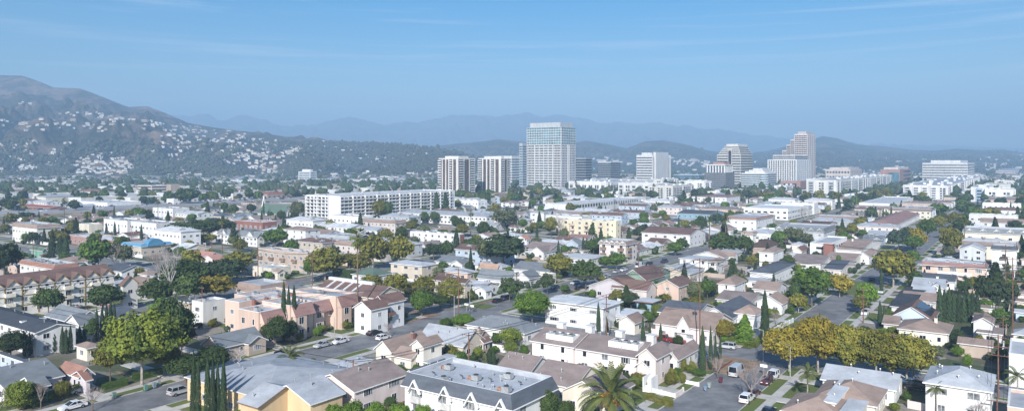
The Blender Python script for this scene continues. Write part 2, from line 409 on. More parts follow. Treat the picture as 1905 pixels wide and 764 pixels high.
def door_mesh(w=1.0, h=2.1, c='door_brown', col=(.18, .09, .06)):
    def f():
        g = G(); m = mat(c, col, .6, .1, 2); g.box(-.06, 0, -w / 2, w / 2, 0, h, m)
        g.box(-.1, 0, -w / 2 - .1, -w / 2, 0, h + .1, TRIM); g.box(-.1, 0, w / 2, w / 2 + .1, 0, h + .1, TRIM); g.box(-.1, 0, -w / 2, w / 2, h, h + .1, TRIM)
        if w > 2:
            for k in range(1, 4): g.box(-.07, -.06, -w / 2, w / 2, h * k / 4 - .02, h * k / 4 + .02, CONC)
        return g.mesh('door')
    return cm(('door', w, h, c), f)
def balc_mesh(w, d, m):
    def f():
        g = G(); g.box(-d, 0, -w / 2, w / 2, -.15, 0, CONC); g.box(-d, -d + .08, -w / 2, w / 2, 0, 1.0, m); g.box(-d + .08, 0, -w / 2, -w / 2 + .08, 0, 1.0, m); g.box(-d + .08, 0, w / 2 - .08, w / 2, 0, 1.0, m); return g.mesh('balcony')
    return cm(('bal', w, d, m.name), f)
ROT = {'L': 0.0, 'R': math.pi / 2, 'B': math.pi, 'F': -math.pi / 2}   # L = lit face seen left (-x), R = face seen right (-y)
def face_pt(bx, face, s, z):
    """s metres along the face from its left end as seen from outside"""
    x0, x1, y0, y1 = bx
    if face == 'L': return (x0, y1 - s, z)
    if face == 'R': return (x0 + s, y0, z)
    if face == 'B': return (x1, y0 + s, z)
    return (x1 - s, y1, z)
def face_len(bx, face): return (bx[3] - bx[2]) if face in 'LB' else (bx[1] - bx[0])
def put(root, name, me, bx, face, s, z): return link(name, me, root, face_pt(bx, face, s, z), ROT[face])

def roof_geo(g, x0, x1, y0, y1, h, kind, rh, ridge, rmt, trim, wmt, t=.22):
    """roof solid over the outline; returns nothing"""
    if kind == 'gable':
        if ridge == 'x':
            ym = (y0 + y1) / 2; pr = [(y0, h - t), (y0, h), (ym, h + rh), (y1, h), (y1, h - t), (ym, h + rh - t)]
            g.prism(pr, 'x', x0, x1, [trim, rmt, rmt, trim, trim, trim], trim)
        else:
            xm = (x0 + x1) / 2; pr = [(x0, h - t), (x0, h), (xm, h + rh), (x1, h), (x1, h - t), (xm, h + rh - t)]
            g.prism(pr, 'y', y0, y1, [trim, rmt, rmt, trim, trim, trim], trim)
    elif kind == 'hip':
        W_, D_ = x1 - x0, y1 - y0; i = min(W_, D_) / 2 * .98
        if W_ >= D_: r0, r1 = (x0 + i, (y0 + y1) / 2, h + rh), (x1 - i, (y0 + y1) / 2, h + rh)
        else: r0, r1 = ((x0 + x1) / 2, y0 + i, h + rh), ((x0 + x1) / 2, y1 - i, h + rh)
        c = [(x0, y0, h), (x1, y0, h), (x1, y1, h), (x0, y1, h)]; lo = [(x, y, h - t) for x, y, _ in c]
        if W_ >= D_:
            g.poly([c[0], c[1], r1, r0], rmt); g.poly([c[1], c[2], r1], rmt); g.poly([c[2], c[3], r0, r1], rmt); g.poly([c[3], c[0], r0], rmt)
        else:
            g.poly([c[0], c[1], r0], rmt); g.poly([c[1], c[2], r1, r0], rmt); g.poly([c[2], c[3], r1], rmt); g.poly([c[3], c[0], r0, r1], rmt)
        for k in range(4): g.poly([lo[k], lo[(k + 1) % 4], c[(k + 1) % 4], c[k]], trim)
        g.poly([lo[3], lo[2], lo[1], lo[0]], trim)
    elif kind == 'shed':
        g.prism([(x0, h - t), (x0, h), (x1, h + rh), (x1, h + rh - t)], 'y', y0, y1, [trim, rmt, trim, trim], trim)
    elif kind == 'slab': g.box(x0, x1, y0, y1, h - .25, h, trim, top=rmt)
def walls_geo(g, x0, x1, y0, y1, h, kind, rh, ridge, o, wmt, t=.22, z0=0, ph=.5):
    X0, X1, Y0, Y1 = x0 + o, x1 - o, y0 + o, y1 - o
    if kind == 'gable':
        half = (y1 - y0) / 2 if ridge == 'x' else (x1 - x0) / 2; k = rh / half; ze = h - t + k * o - .04; zp = h + rh - t - .04
        if ridge == 'x': g.prism([(Y0, z0), (Y0, ze), ((Y0 + Y1) / 2, zp), (Y1, ze), (Y1, z0)], 'x', X0, X1, wmt)
        else: g.prism([(X0, z0), (X0, ze), ((X0 + X1) / 2, zp), (X1, ze), (X1, z0)], 'y', Y0, Y1, wmt)
    elif kind == 'shed':
        k = rh / (x1 - x0); g.prism([(X0, z0), (X0, h - t + k * o - .03), (X1, h + rh - t - k * o - .03), (X1, z0)], 'y', Y0, Y1, wmt)
    elif kind in ('flat', 'mansard'): g.box(X0, X1, Y0, Y1, z0, h - .02, wmt)
    else: g.box(X0, X1, Y0, Y1, z0, h - t - .01, wmt)
    return X0, X1, Y0, Y1

def volume(root, x0, x1, y0, y1, h, roof='gable', rh=1.8, ridge='x', wall='white', rc='grey', st=1, wins=True, faces='LR', ww=1.5, wh=1.25, gap=3.2, o=None,
           style=None, z0=0, chim=0, vents=0, ac=0, sky=0, solar=0, trim=None, mh=1.8, skip=(), balc=None, doors=0, garage=0, ph=.55, brick=None, awn=None, lowz=1.0):
    rmt, wmt = rm(rc), wm(wall); trim = trim or TRIM
    if o is None: o = {'flat': .0, 'mansard': .55}.get(roof, .45)
    wg = G(); rg = G(); bx = walls_geo(wg, x0, x1, y0, y1, h, roof, rh, ridge, o, wmt, z0=z0)
    if roof == 'flat':
        rg.box(x0 + .25, x1 - .25, y0 + .25, y1 - .25, h - .02, h + .03, rmt)
        for a in ((x0, x1, y0, y0 + .25), (x0, x1, y1 - .25, y1), (x0, x0 + .25, y0 + .25, y1 - .25), (x1 - .25, x1, y0 + .25, y1 - .25)):
            wg.box(*a, h - .02, h + ph, wmt)
            rg.box(a[0] - .04, a[1] + .04, a[2] - .04, a[3] + .04, h + ph, h + ph + .08, trim) if False else None
        rg.box(x0 - .04, x1 + .04, y0 - .04, y0 + .3, h + ph, h + ph + .1, trim); rg.box(x0 - .04, x1 + .04, y1 - .3, y1 + .04, h + ph, h + ph + .1, trim)
        rg.box(x0 - .04, x0 + .3, y0 + .3, y1 - .3, h + ph, h + ph + .1, trim); rg.box(x1 - .3, x1 + .04, y0 + .3, y1 - .3, h + ph, h + ph + .1, trim)
        top = h + .03
    elif roof == 'mansard':
        d = .9; X = (x0, y0, x1, y1); lo = [(x0, y0, h), (x1, y0, h), (x1, y1, h), (x0, y1, h)]; hi = [(x0 + d, y0 + d, h + mh), (x1 - d, y0 + d, h + mh), (x1 - d, y1 - d, h + mh), (x0 + d, y1 - d, h + mh)]
        e = d + .25; inn = [(x0 + e, y0 + e, h + mh), (x1 - e, y0 + e, h + mh), (x1 - e, y1 - e, h + mh), (x0 + e, y1 - e, h + mh)]; fl = [(x, y, h + mh - .9) for x, y, _ in inn]
        for k in range(4):
            q = (k + 1) % 4; rg.poly([lo[k], lo[q], hi[q], hi[k]], rmt); rg.poly([hi[k], hi[q], inn[q], inn[k]], trim); rg.poly([inn[k], inn[q], fl[q], fl[k]], rm('light'))
        rg.poly(fl, rm('light')); rg.poly([lo[3], lo[2], lo[1], lo[0]], trim); top = h + mh - .9
        rg.box(x0 - .03, x1 + .03, y0 - .03, y0 + .05, h - .18, h + .02, trim); rg.box(x0 - .03, x0 + .05, y0 + .05, y1, h - .18, h + .02, trim)
    else:
        roof_geo(rg, x0, x1, y0, y1, h, roof, rh, ridge, rmt, trim, wmt); top = h
    w_ = wg.build('wall', root); r_ = rg.build('roof', root)
    def zroof(x, y):
        if roof in ('flat', 'mansard', 'slab'): return top
        if roof == 'shed': return h + rh * (x - x0) / (x1 - x0)
        ax = 1 - abs((y - (y0 + y1) / 2) / ((y1 - y0) / 2)); ay = 1 - abs((x - (x0 + x1) / 2) / ((x1 - x0) / 2))
        if roof == 'gable': return h + rh * (ax if ridge == 'x' else ay)
        mn = min(x1 - x0, y1 - y0); return h + rh * min(1, min(ax * (y1 - y0) / mn, ay * (x1 - x0) / mn))
    rr = random.Random(int(abs(x0 * 31 + y1 * 17 + h * 101 + (x1 - x0) * 7)))
    for k in range(vents):
        x = rr.uniform(x0 + 1.2, x1 - 1.2); y = rr.uniform(y0 + 1.2, y1 - 1.2); link('roof_vent', vent_mesh(), root, (x, y, zroof(x, y)), 0)
    for k in range(chim):
        x = x0 + (x1 - x0) * (.3 + .5 * rr.random()); y = (y0 + y1) / 2 + (y1 - y0) * .2 * (1 if rr.random() < .5 else -1)
        link('chimney', chim_mesh(wmt if rr.random() < .5 else wm('brick'), 1.1), root, (x, y, zroof(x, y)))
    for k in range(ac):
        x = x0 + 1.8 + (x1 - x0 - 4) * ((k * .618 + .2) % 1); y = y0 + 1.8 + (y1 - y0 - 3.6) * ((k + .5) / ac)
        link('air_conditioner', ac_mesh(k % 2), root, (x, y, zroof(x, y) - (0 if roof in ('flat', 'mansard') else .2)), rr.choice((0, math.pi / 2)))
    for k in range(sky):
        x = x0 + (x1 - x0) * (k + .6) / (sky + .2); y = y0 + (y1 - y0) * .3; z = zroof(x, y); link('skylight', cm('skyl', lambda: G().box(-.6, .6, -.6, .6, -.3, .22, TRIM, top=CURT).mesh('skylight')), root, (x, y, z))
    if wins:
        fh = (h - z0) / st
        for f in faces:
            Ln = face_len(bx, f); n = int((Ln - .8) / gap)
            if n < 1: n = 1 if Ln > ww + .6 else 0
            for s_ in range(st):
                z = z0 + s_ * fh + min(lowz, fh * .36)
                for k in range(n):
                    if (f, s_, k) in skip or (s_ == 0 and doors and k < doors) or (s_ == 0 and garage and f == 'L' and k == n - 1): continue
                    s = Ln * (k + .5) / n; q = rr.random(); w = ww * (1 if q < .65 else .62 if q < .85 else 1.35); w = min(w, Ln / n - .35)
                    if w < .4: continue
                    sty = style or ('std' if rr.random() < .7 else 'curt')
                    put(root, 'window', win_mesh(w, wh, sty), bx, f, s, z)
                    if balc and s_ > 0 and (k % 2 == 0) and f in balc[0]: put(root, 'balcony', balc_mesh(min(2.6, Ln / n - .4), 1.1, balc[1]), bx, f, s, z0 + s_ * fh + .15)
            if doors and f == 'L':
                for k in range(doors): put(root, 'door', door_mesh(), bx, f, Ln * (k + .5) / max(n, 1), z0 + .02)
            if garage and f == 'L': put(root, 'garage_door', door_mesh(min(4.6, Ln * .42), 2.2, 'garage_white', (.68, .68, .66)), bx, f, Ln - min(3.2, Ln * .3), z0 + .02)
    if solar:
        x, y = x0 + (x1 - x0) * .55, (y0 + y1) / 2
    return bx, zroof
BLD = []       # (root, px of anchor, label words) for landmarks
def bld(name, label, cat, vols, group=None, short=None):
    """vols: list of dicts with px=(xl,cx,cy,xr), h and volume() options"""
    rects = []
    for v in vols:
        xl, cx, cy, xr = v['px']; rects.append(rect(xl, cx, cy, xr, v['h'], v.get('L'), v.get('D')))
    a0 = min(r[0] for r in rects); a1 = max(r[1] for r in rects); b0 = min(r[2] for r in rects); b1 = max(r[3] for r in rects)
    ac, bc = (rects[0][0] + rects[0][1]) / 2, (rects[0][2] + rects[0][3]) / 2
    x, y = toxy(ac, bc)
    root = link(name, None, None, (x, y, 0), RZ); tag(root, label, cat, group)
    res = []
    for v, r in zip(vols, rects):
        OCC.append(r); kw = {k: q for k, q in v.items() if k not in ('px', 'L', 'D', 'h')}
        lx0, lx1 = r[0] - ac, r[1] - ac; ly0, ly1 = -(r[3] - bc), -(r[2] - bc)
        v['loc'] = (lx0, lx1, ly0, ly1)
        res.append(volume(root, lx0, lx1, ly0, ly1, v['h'], **kw))
    px, py = proj(*toxy((a0 + a1) / 2, (b0 + b1) / 2), vols[0]['h'] / 2)
    BLD.append((root, px, py, short, (a0, a1, b0, b1)))
    return root, res
def gdormer(root, x, y, z, w, hh, d, rc, wc, face='L', win=True, trim=None):
    """small gabled dormer or gable accent; x,y is the centre of its front foot"""
    g = G(); tr = trim or TRIM
    g.prism([(-w / 2 + .15, 0), (-w / 2 + .15, hh * .35), (0, hh - .2), (w / 2 - .15, hh * .35), (w / 2 - .15, 0)], 'x', 0, d, wm(wc))
    g.prism([(-w / 2 - .1, hh * .35 - .25), (-w / 2 - .1, hh * .35), (0, hh + .1), (w / 2 + .1, hh * .35), (w / 2 + .1, hh * .35 - .25), (0, hh - .15)], 'x', -.4, d, [tr, rm(rc), rm(rc), tr, tr, tr], tr)
    o = g.build('dormer', root, (x, y, z), ROT[face])
    if win: link('window', win_mesh(min(1.1, w * .4), min(1.0, hh * .4), 'std'), o, (-.005, 0, .15), 0)
    return o
# ---------------------------------------------------------------- the near buildings, read from the photograph
V = dict
def B(name, label, cat, short, *vols, group=None): return bld(name, label, cat, list(vols), group, short)
g_ = 'gable'; h_ = 'hip'; f_ = 'flat'
# bottom row, left to right
B('apartment_building', 'white stucco apartment block under a wide dark slate roof, cypress row along its wall', 'apartment building', 'the slate-roofed white block',
  V(px=(-70, 65, 619, 146), h=5.6, ridge='y', rh=1.3, rc='dark', st=2, vents=7, gap=3.6, sky=2))
B('garage', 'small cream garage with a tan hip roof, left of the big sycamore', 'garage', 'the cream tan-roofed garage',
  V(px=(137, 160, 648, 193), h=3, roof=h_, rh=.8, rc='tan', wall='cream', gap=3, garage=0)); 
B('house', 'grey-roofed low house at the bottom left corner behind the clipped hedge', 'house', 'the bottom left grey house',
  V(px=(-60, 8, 722, 122), h=3.2, rh=2.2, rc='grey', wall='lav', vents=4), V(px=(30, 62, 722, 96), h=3.0, rh=1.5, rc='grey', wall='pale'))
B('outbuilding', 'low flat-roofed outbuilding with white fascia at the left picture edge', 'outbuilding', 'the white-fascia outbuilding', V(px=(-8, 48, 674, 60), h=2.9, roof='slab', rc='slate', wall='blue', gap=4))
B('house', 'small white-trimmed house with terracotta gables beside the parked white cars', 'house', 'the terracotta-gabled house',
  V(px=(106, 146, 702, 178), h=3, rh=1.7, rc='terra', wall='lav', gap=3.2, ridge='y'), V(px=(128, 158, 708, 174), h=2.8, rh=1.4, rc='terra', wall='lav'))
r, q = B('house', 'blue-grey roofed house with a white dormer and white front gable below the half-timbered row', 'house', 'the dormered blue-grey house',
  V(px=(82, 138, 601, 196), h=4, ridge='y', rh=2.6, rc='grey', wall='pale', chim=1), V(px=(118, 148, 606, 192), h=3.8, ridge='x', rh=2.4, rc='grey', wall='pale'))
B('house', 'dark grey roofed house behind the tall cypress clump and the big sycamore', 'house', 'the dark house behind the sycamore', V(px=(165, 212, 592, 262), h=3.6, ridge='x', rh=1.8, rc='slate', wall='pale', chim=1))
# half-timbered row
tud, q = B('townhouse_row', 'long half-timbered townhouse row with a brown roof and small front gables', 'townhouses', 'the half-timbered townhouse row',
  V(px=(-90, -60, 544, 216), h=8.6, L=13, ridge='x', rh=3, rc='brown', wall='pale', st=3, gap=3.7, ww=1.5, wh=1.5, faces='R', balc=('R', wm('cream'))))
bx = q[0][0]; Ln = face_len(bx, 'R'); TIM = mat('mustard_timber', (.24, .17, .05), .8, .1, 2)
n = 9
for k in range(n):
    s = Ln * (k + .5) / n; gdormer(tud, bx[0] + s, bx[2] - .1, 7.4, 4.2, 3.2, 5, 'brown', 'pale', 'R', True, TIM)
    g = G(); g.box(s - Ln / n / 2 - .15, s - Ln / n / 2 + .15, -.12, 0, 0, 8.3, TIM)
    p0, p1 = s - Ln / n / 2, s - Ln / n / 2 + 2.4
    g.prism([(p0, 5.9), (p0 + .25, 5.9), (p1, 8.2), (p1 - .25, 8.2)], 'y', -.08, 0, TIM)
    if k == 0: g.box(0, Ln, -.1, -.002, 5.6, 5.85, TIM); g.box(0, Ln, -.1, -.002, 2.8, 3.05, TIM)
    g.build('timber_frame', tud, (bx[0], bx[2], 0))
t2, q = B('townhouse', 'narrow half-timbered end house with a red-brown gable, apart from the long row', 'townhouse', 'the gabled end townhouse',
  V(px=(220, 227, 531, 260), h=7.6, ridge='y', rh=2.6, rc='brown', wall='pale', st=2, gap=3.6, trim=TIM))
B('apartment_building', 'white flat-topped block with a terracotta skirt roof above the half-timbered row', 'apartment building', 'the terracotta-skirted block',
  V(px=(33, 99, 501, 149), h=6.2, roof='mansard', mh=1.5, rc='terra', st=2, gap=3.8, ac=6, vents=6, wall='pale'))
B('shed', 'pale green shed with a grey-green roof in the left background yards', 'shed', 'the green shed', V(px=(55, 79, 467, 89), h=3.6, rh=1.4, rc='green', wall='green', ridge='y', gap=5))
bb, q = B('shop_building', 'low commercial building with a bright blue parapet roof', 'shop', 'the blue-roofed shop',
  V(px=(224, 262, 459, 322), h=4.6, roof='mansard', mh=1.2, rc='blue', wall='beige', gap=3))
bx = q[0][0]; g = G(); pr = [(4.2 * math.cos(t * math.pi / 10), 1.6 + 3.4 * math.sin(t * math.pi / 10)) for t in range(11)]
g.prism([(x + face_len(bx, 'R') * .45, z + 3) for x, z in pr], 'y', -.9, 3, rm('blue')); g.build('arched_awning', bb, (bx[0], bx[2], 0))
B('shop_building', 'long low tan commercial building with a white flat roof behind the street trees', 'shop', 'the long tan shop', V(px=(122, 215, 449, 260), h=4, roof=f_, rc='white', wall='salmon', gap=4, ac=4, vents=5))
B('house', 'cream flat-roofed block with blank walls beside the freeway bank', 'house', 'the blank cream block', V(px=(147, 166, 419, 190), h=5.5, roof=f_, rc='white', wall='cream', gap=6))
B('house', 'salmon pink tile-roofed house among the dark trees', 'house', 'the salmon-roofed house', V(px=(342, 385, 479, 416), h=3.4, ridge='y', rh=2, rc='pinkr', wall='pink'), V(px=(372, 398, 484, 420), h=3.2, ridge='x', rh=1.8, rc='pinkr', wall='pink'))
B('warehouse', 'red brick fronted flat building with white panels', 'commercial building', 'the red brick building', V(px=(436, 489, 415, 515), h=6, roof=f_, rc='white', wall='brick', gap=4.5, ww=2.2, wh=3.0, st=1, style='curt', ac=2))
r, q = B('townhouse_row', 'grey-roofed row with three white front gables', 'townhouses', 'the three-gabled white row', V(px=(402, 478, 442, 494), h=5, ridge='y', rh=2.8, rc='grey', wall='white', st=2, gap=3))
bx = q[0][0]
for k in range(3): gdormer(r, bx[0] - .1, bx[3] - face_len(bx, 'L') * (k + .5) / 3, 4.2, 5.5, 3.6, 6, 'grey', 'white')
r, q = B('apartment_building', 'three-storey white block with a beige hip roof and plain square windows', 'apartment building', 'the white three-storey block', V(px=(525, 568, 429, 598), h=8, roof=h_, rh=1.5, rc='tan', wall='white', st=3, gap=4.4, ww=1.2))
# brown and tan apartments and the spanish house
B('apartment_building', 'brown and cream balcony apartment building with a white flat roof', 'apartment building', 'the brown balcony apartments',
  V(px=(480, 577, 474, 603), h=7.3, roof=f_, rc='white', wall='tan', st=2, gap=3.4, ww=1.9, wh=1.6, ac=5, vents=4, balc=('L', wm('brown')), style='curt'))
B('house', 'single-storey white Spanish house with arched porch and flat roof at the corner', 'house', 'the white Spanish corner house', V(px=(470, 505, 502, 541), h=3.6, roof=f_, rc='white', wall='cream', gap=3, doors=1, vents=3), V(px=(500, 516, 506, 534), h=3.0, ridge='y', rh=1, rc='tan', wall='cream', gap=3))
B('house', 'low building with a curved brown shingle skirt roof in front of the side street', 'house', 'the brown skirt-roofed house', V(px=(436, 484, 547, 540), h=3.6, roof='mansard', mh=2.6, rc='tan', wall='pale', gap=3.4))
B('apartment_building', 'two-storey white flat-roofed box with one bright and one shaded side', 'apartment building', 'the plain white two-storey box', V(px=(357, 378, 566, 420), h=6.4, roof=f_, rc='light', wall='pale', st=2, gap=4, vents=3, ac=1))
B('house', 'grey flat-roofed building half hidden by dark trees', 'house', 'the grey flat roof', V(px=(305, 352, 562, 380), h=4, roof='slab', rc='slate', wall='tan', vents=4))
# pink apartment complex
PK = 'peach'
pk, q = B('apartment_building', 'peach-pink stucco apartment complex with dusty rose shed roofs stepping along the street', 'apartment building', 'the peach-pink apartment complex',
  V(px=(419, 445, 566, 560), h=7.6, roof=f_, rc='light', wall=PK, st=2, gap=4, ac=2, vents=4), V(px=(436, 470, 556, 548), h=7.2, roof=f_, rc='light', wall=PK, st=2, gap=4, ac=1, vents=4))
bx = q[0][0]; Ln = face_len(bx, 'R')
for k in range(5):
    s = Ln * (k + .5) / 5; g = G(); g.prism([(bx[2] - 2.2, 3.9), (bx[2] - 2.2, 4.1), (bx[2], 6.4 + (k % 2) * .8), (bx[2], 3.9)], 'x', bx[0] + s - 1.7, bx[0] + s + 1.7, [rm('rose')] * 4, wm(PK)); g.build('mansard_awning', pk)
    G().box(bx[0] + s - 1.5, bx[0] + s + 1.5, bx[2] - 1.9, bx[2] - .002, 0, 3.88, wm(PK)).build('bay', pk); link('window', win_mesh(2.0, 1.7, 'curt'), pk, (bx[0] + s, bx[2] - 1.905, 1.6), ROT['R'])
    G().box(bx[0] + s + 1.75, bx[0] + s + 2.3, bx[2] - 1.2, bx[2] - .002, 0, 8.4, wm('brick')).build('pier', pk)
# its street modules in grid metres: the avenue's far kerb side
ac_, bc_ = toab(pk.location.x, pk.location.y)
def loc(a0, a1, b0, b1): return a0 - ac_, a1 - ac_, -(b1 - bc_), -(b0 - bc_)
am0, bm = AB(548, 632); am1, _ = AB(662, 606)
print('PINK modules', am0, am1, bm)
bfront = B0 - BS - HW - 9.5
ms = 7.6; k = 0; a = am0 - 9
while a < am1 + 4:
    fr = bfront + (0 if k % 2 else -2.2); hh = 7.6 + (.7 if k % 2 else 0); dp = (8, 11, 15, 18, 15, 18)[min(k, 5)]; r = loc(a, a + ms - .05, fr - dp, fr); OCC.append((a, a + ms, fr - 18, fr))
    bx, zf = volume(pk, *r, hh, roof=f_, rc='light', wall=PK, st=2, gap=2.6, ww=1.3, wh=1.6, faces='LR' if k < 2 else 'R', ac=1, vents=2)
    volume(pk, r[0], r[1], r[2] - 1.5 - .5, r[2] - .5, hh - 2.2, roof=f_, rc='light', wall=PK, wins=False, ph=.05) if False else None
    g = G(); y0 = r[2]
    g.prism([(y0 - 1.6, hh - 2.3), (y0 - 1.6, hh - 2.15), (y0, hh + .5), (y0, hh - 2.3)], 'x', r[0] + .5, r[1] - .5, [rm('rose')] * 4, wm(PK)); g.build('mansard_awning', pk)
    g = G(); g.box(r[0] + .7, r[1] - 3.4, y0 - 1.5, y0 - .002, 0, hh - 2.31, wm(PK)); g.build('bay', pk)
    link('window', win_mesh(1.6, 1.9), pk, (r[0] + .7 + (r[1] - 4.1 - r[0]) / 2, y0 - 1.505, 4.0), ROT['R']); link('window', win_mesh(1.6, 1.9), pk, (r[0] + .7 + (r[1] - 4.1 - r[0]) / 2, y0 - 1.505, .9), ROT['R'])
    a += ms; k += 1
r, q = B('townhouse_row', 'long townhouse block with brown roof slopes and a white gable end by the street', 'townhouses', 'the brown-roofed gable-end block',
  V(px=(583, 697, 555, 752), h=7.2, ridge='y', rh=2.6, rc='brown', wall='beige', st=2, gap=3.5), V(px=(655, 690, 577, 726), h=6.6, ridge='x', rh=2.0, rc='brown', wall='white', st=2, gap=3.0, ww=1.2), V(px=(692, 714, 566, 756), h=7.0, ridge='x', rh=2.2, rc='brown', wall='white', st=2, gap=3, ww=1.2, balc=('R', wm('brick'))))
bx = q[0][0]; g = G(); g.box((bx[0] + bx[1]) / 2 - .5, (bx[0] + bx[1]) / 2 + .5, bx[2] + 6, bx[3], 9.3, 10.4, TRIM); 
for k in range(1, 5): g.prism([(bx[0] - .4, 7.25), (bx[0] - .4, 7.55), ((bx[0] + bx[1]) / 2, 10.1), ((bx[0] + bx[1]) / 2, 9.8)], 'y', bx[2] + 6 + (bx[3] - bx[2] - 6) * k / 5, bx[2] + 6.5 + (bx[3] - bx[2] - 6) * k / 5, TRIM)
g.build('parapet', r)
B('house', 'slate-roofed house in tree shade left of the peach apartments', 'house', 'the shaded slate-roofed house', V(px=(372, 408, 648, 492), h=3.0, ridge='x', rh=2.4, rc='grey', wall='tan', vents=3), V(px=(430, 462, 640, 500), h=2.9, ridge='y', rh=1.5, rc='grey', wall='tan'))
# bottom centre
B('apartment_building', 'apricot-walled building with broad blue-grey roofs behind the foreground cypresses', 'apartment building', 'the apricot blue-roofed building',
  V(px=(342, 492, 742, 600), h=4.6, roof=h_, rh=1.6, rc='light', wall='orange', vents=6, D=22), V(px=(440, 479, 758, 560), h=5.4, ridge='y', rh=2.0, rc='light', wall='orange', vents=3, D=11, trim=mat('eave_brown', (.2, .13, .1), .8, .1, 1)),
  V(px=(490, 577, 752, 644), h=5.4, ridge='x', rh=2.2, rc='light', wall='orange', vents=3, sky=0))
B('house', 'small brown-grey roofed house with raked driveway behind the feather palm', 'house', 'the brown-grey palm house', V(px=(512, 556, 720, 600), h=3, ridge='y', rh=1.8, rc='mauve', wall='pale', vents=2))
tp, q = B('apartment_building', 'long pinkish-beige block with a wide brown-grey gable roof behind the power pole', 'apartment building', 'the wide-gabled beige block',
  V(px=(572, 659, 729, 762), h=5.0, ridge='x', rh=2.2, rc='mauve', wall='pink', st=2, vents=6, gap=4.2, ww=2.2, wh=1.3))
B('house', 'pale grey low-pitched roof beside the street, behind the beige block', 'house', 'the pale grey low roof', V(px=(607, 638, 685, 697), h=2.9, roof=h_, rh=.7, rc='light', wall='pale', vents=3))
B('house', 'cream two-storey house with tan roofs and a one-storey wing to its left', 'house', 'the cream two-storey house',
  V(px=(762, 788, 646, 826), h=5.6, ridge='x', rh=1.4, rc='tan', wall='cream', st=2, gap=3.4, ww=1.2, o=.35), V(px=(694, 728, 655, 800), h=3.3, ridge='x', rh=2.2, rc='tan', wall='cream', chim=1), V(px=(728, 765, 668, 800), h=3.2, ridge='y', rh=1.6, rc='tan', wall='cream'))
B('carport', 'flat grey carport roof in front of the cream two-storey house', 'carport', 'the grey flat carport', V(px=(785, 806, 676, 852), h=2.6, roof='slab', rc='light', wall='grey', wins=False))
B('garage', 'black-grey gabled roof wedged behind the white mansard building', 'garage', 'the black-grey roof', V(px=(742, 780, 706, 846), h=3, ridge='x', rh=1.5, rc='slate', wall='grey', vents=4, wins=False))
mw, q = B('apartment_building', 'white building with grey mansard skirt, pointed white window gables and a cluttered flat roof', 'apartment building', 'the white mansard building',
  V(px=(745, 953, 763, 1040), h=5.4, roof='mansard', mh=2.2, rc='slate', wall='white', st=2, gap=5.0, ww=2.0, wh=1.6, ac=5, vents=14, style='curt'))
bx, zf = q[0]; Ln = face_len(bx, 'L')
for pk_ in (.12, .42, .67, .93):
    s = Ln * pk_; y = bx[3] - s; g = G()
    for sg in (-1, 1): g.prism([(y + sg * 1.6, 4.3), (y + sg * 1.25, 4.3), (y - sg * .15, 7.3), (y + sg * .15, 7.5), (y + sg * .3, 7.5)] if False else [(y + sg * 1.5, 4.6), (y + sg * 1.27, 4.6), (y, 6.6), (y, 6.95)], 'x', bx[0] - 1.0, bx[0] - .5, TRIM)
    g.build('gable_frame', mw)
    link('balcony', balc_mesh(2.0, .6, mat('rail_white', (.6, .6, .6), .6)), mw, (bx[0], y, 2.9), 0)
for k in range(4):
    g = G(); g.tube((0, 0, 0), (0, 0, .7), .04, .04, METAL); g.tube((-.05, 0, .7), (.12, 0, .85), .05, .42, CURT, 10); g.build('satellite_dish', mw, (bx[0] + 3 + k * 1.3, bx[3] - 4 - k * 5.3, 6.7))
B('house', 'large pale grey hip-roofed house at the street corner', 'house', 'the big pale grey roof', V(px=(775, 862, 645, 905), h=3.1, ridge='y', rh=3, rc='light', wall='beige', vents=5))
B('house', 'tiny tan gabled cottage with a porch between two grey roofs', 'house', 'the tiny tan cottage', V(px=(870, 889, 633, 914), h=3.2, ridge='y', rh=2.0, rc='brown', wall='tan', gap=2.2, ww=.9, chim=1), V(px=(884, 900, 638, 916), h=2.7, ridge='x', rh=1, rc='brown', wall='tan', gap=2.2, ww=.9))
B('house', 'slate-grey hip-roofed house left of the pink terrace', 'house', 'the slate hip-roofed house', V(px=(864, 976, 620, 1016), h=3.2, roof=h_, rh=2.2, rc='grey', wall='pale', vents=6))
B('house', 'brown-grey roofed house between the mansard building and the pink terrace', 'house', 'the middle brown-grey house', V(px=(924, 987, 692, 1030), h=3.1, ridge='y', rh=2.2, rc='mauve', wall='pale', vents=3))
B('garage', 'low dark brown flat roof just behind the white mansard building', 'garage', 'the low dark brown roof', V(px=(862, 932, 690, 945), h=2.8, roof='slab', rc='dkbrown', wall='blue', wins=False, vents=2))
B('house', 'wide mauve-brown roofed cream house behind the date palm', 'house', 'the cream house behind the date palm', V(px=(985, 1068, 722, 1130), h=3.4, ridge='y', rh=2.6, rc='mauve', wall='cream', vents=4, D=13), V(px=(1040, 1128, 744, 1182), h=3.6, ridge='x', rh=2.6, rc='mauve', wall='cream', gap=3.2, ww=1.8))
pt, q = B('terrace', 'long pink and white terrace with grey roof slopes and four white chimneys', 'townhouses', 'the long pink terrace',
  V(px=(985, 1068, 646, 1100), h=5.3, ridge='y', rh=2.0, rc='mauve', wall='pink', st=2, gap=4.5, ww=1.0, wh=1.4, D=13, vents=4), V(px=(1064, 1186, 666, 1230), h=5.0, ridge='y', rh=2.0, rc='mauve', wall='pink', st=2, gap=3.6, ww=1.6, wh=1.3, D=13.5, vents=4, faces='L'),
  V(px=(1182, 1222, 668, 1256), h=5.6, ridge='x', rh=1.9, rc='mauve', wall='pink', st=2, gap=3.2, ww=1.4, D=8), V(px=(1180, 1208, 684, 1222), h=3.6, ridge='x', rh=1.2, rc='mauve', wall='white', D=3.5, garage=1, gap=5))
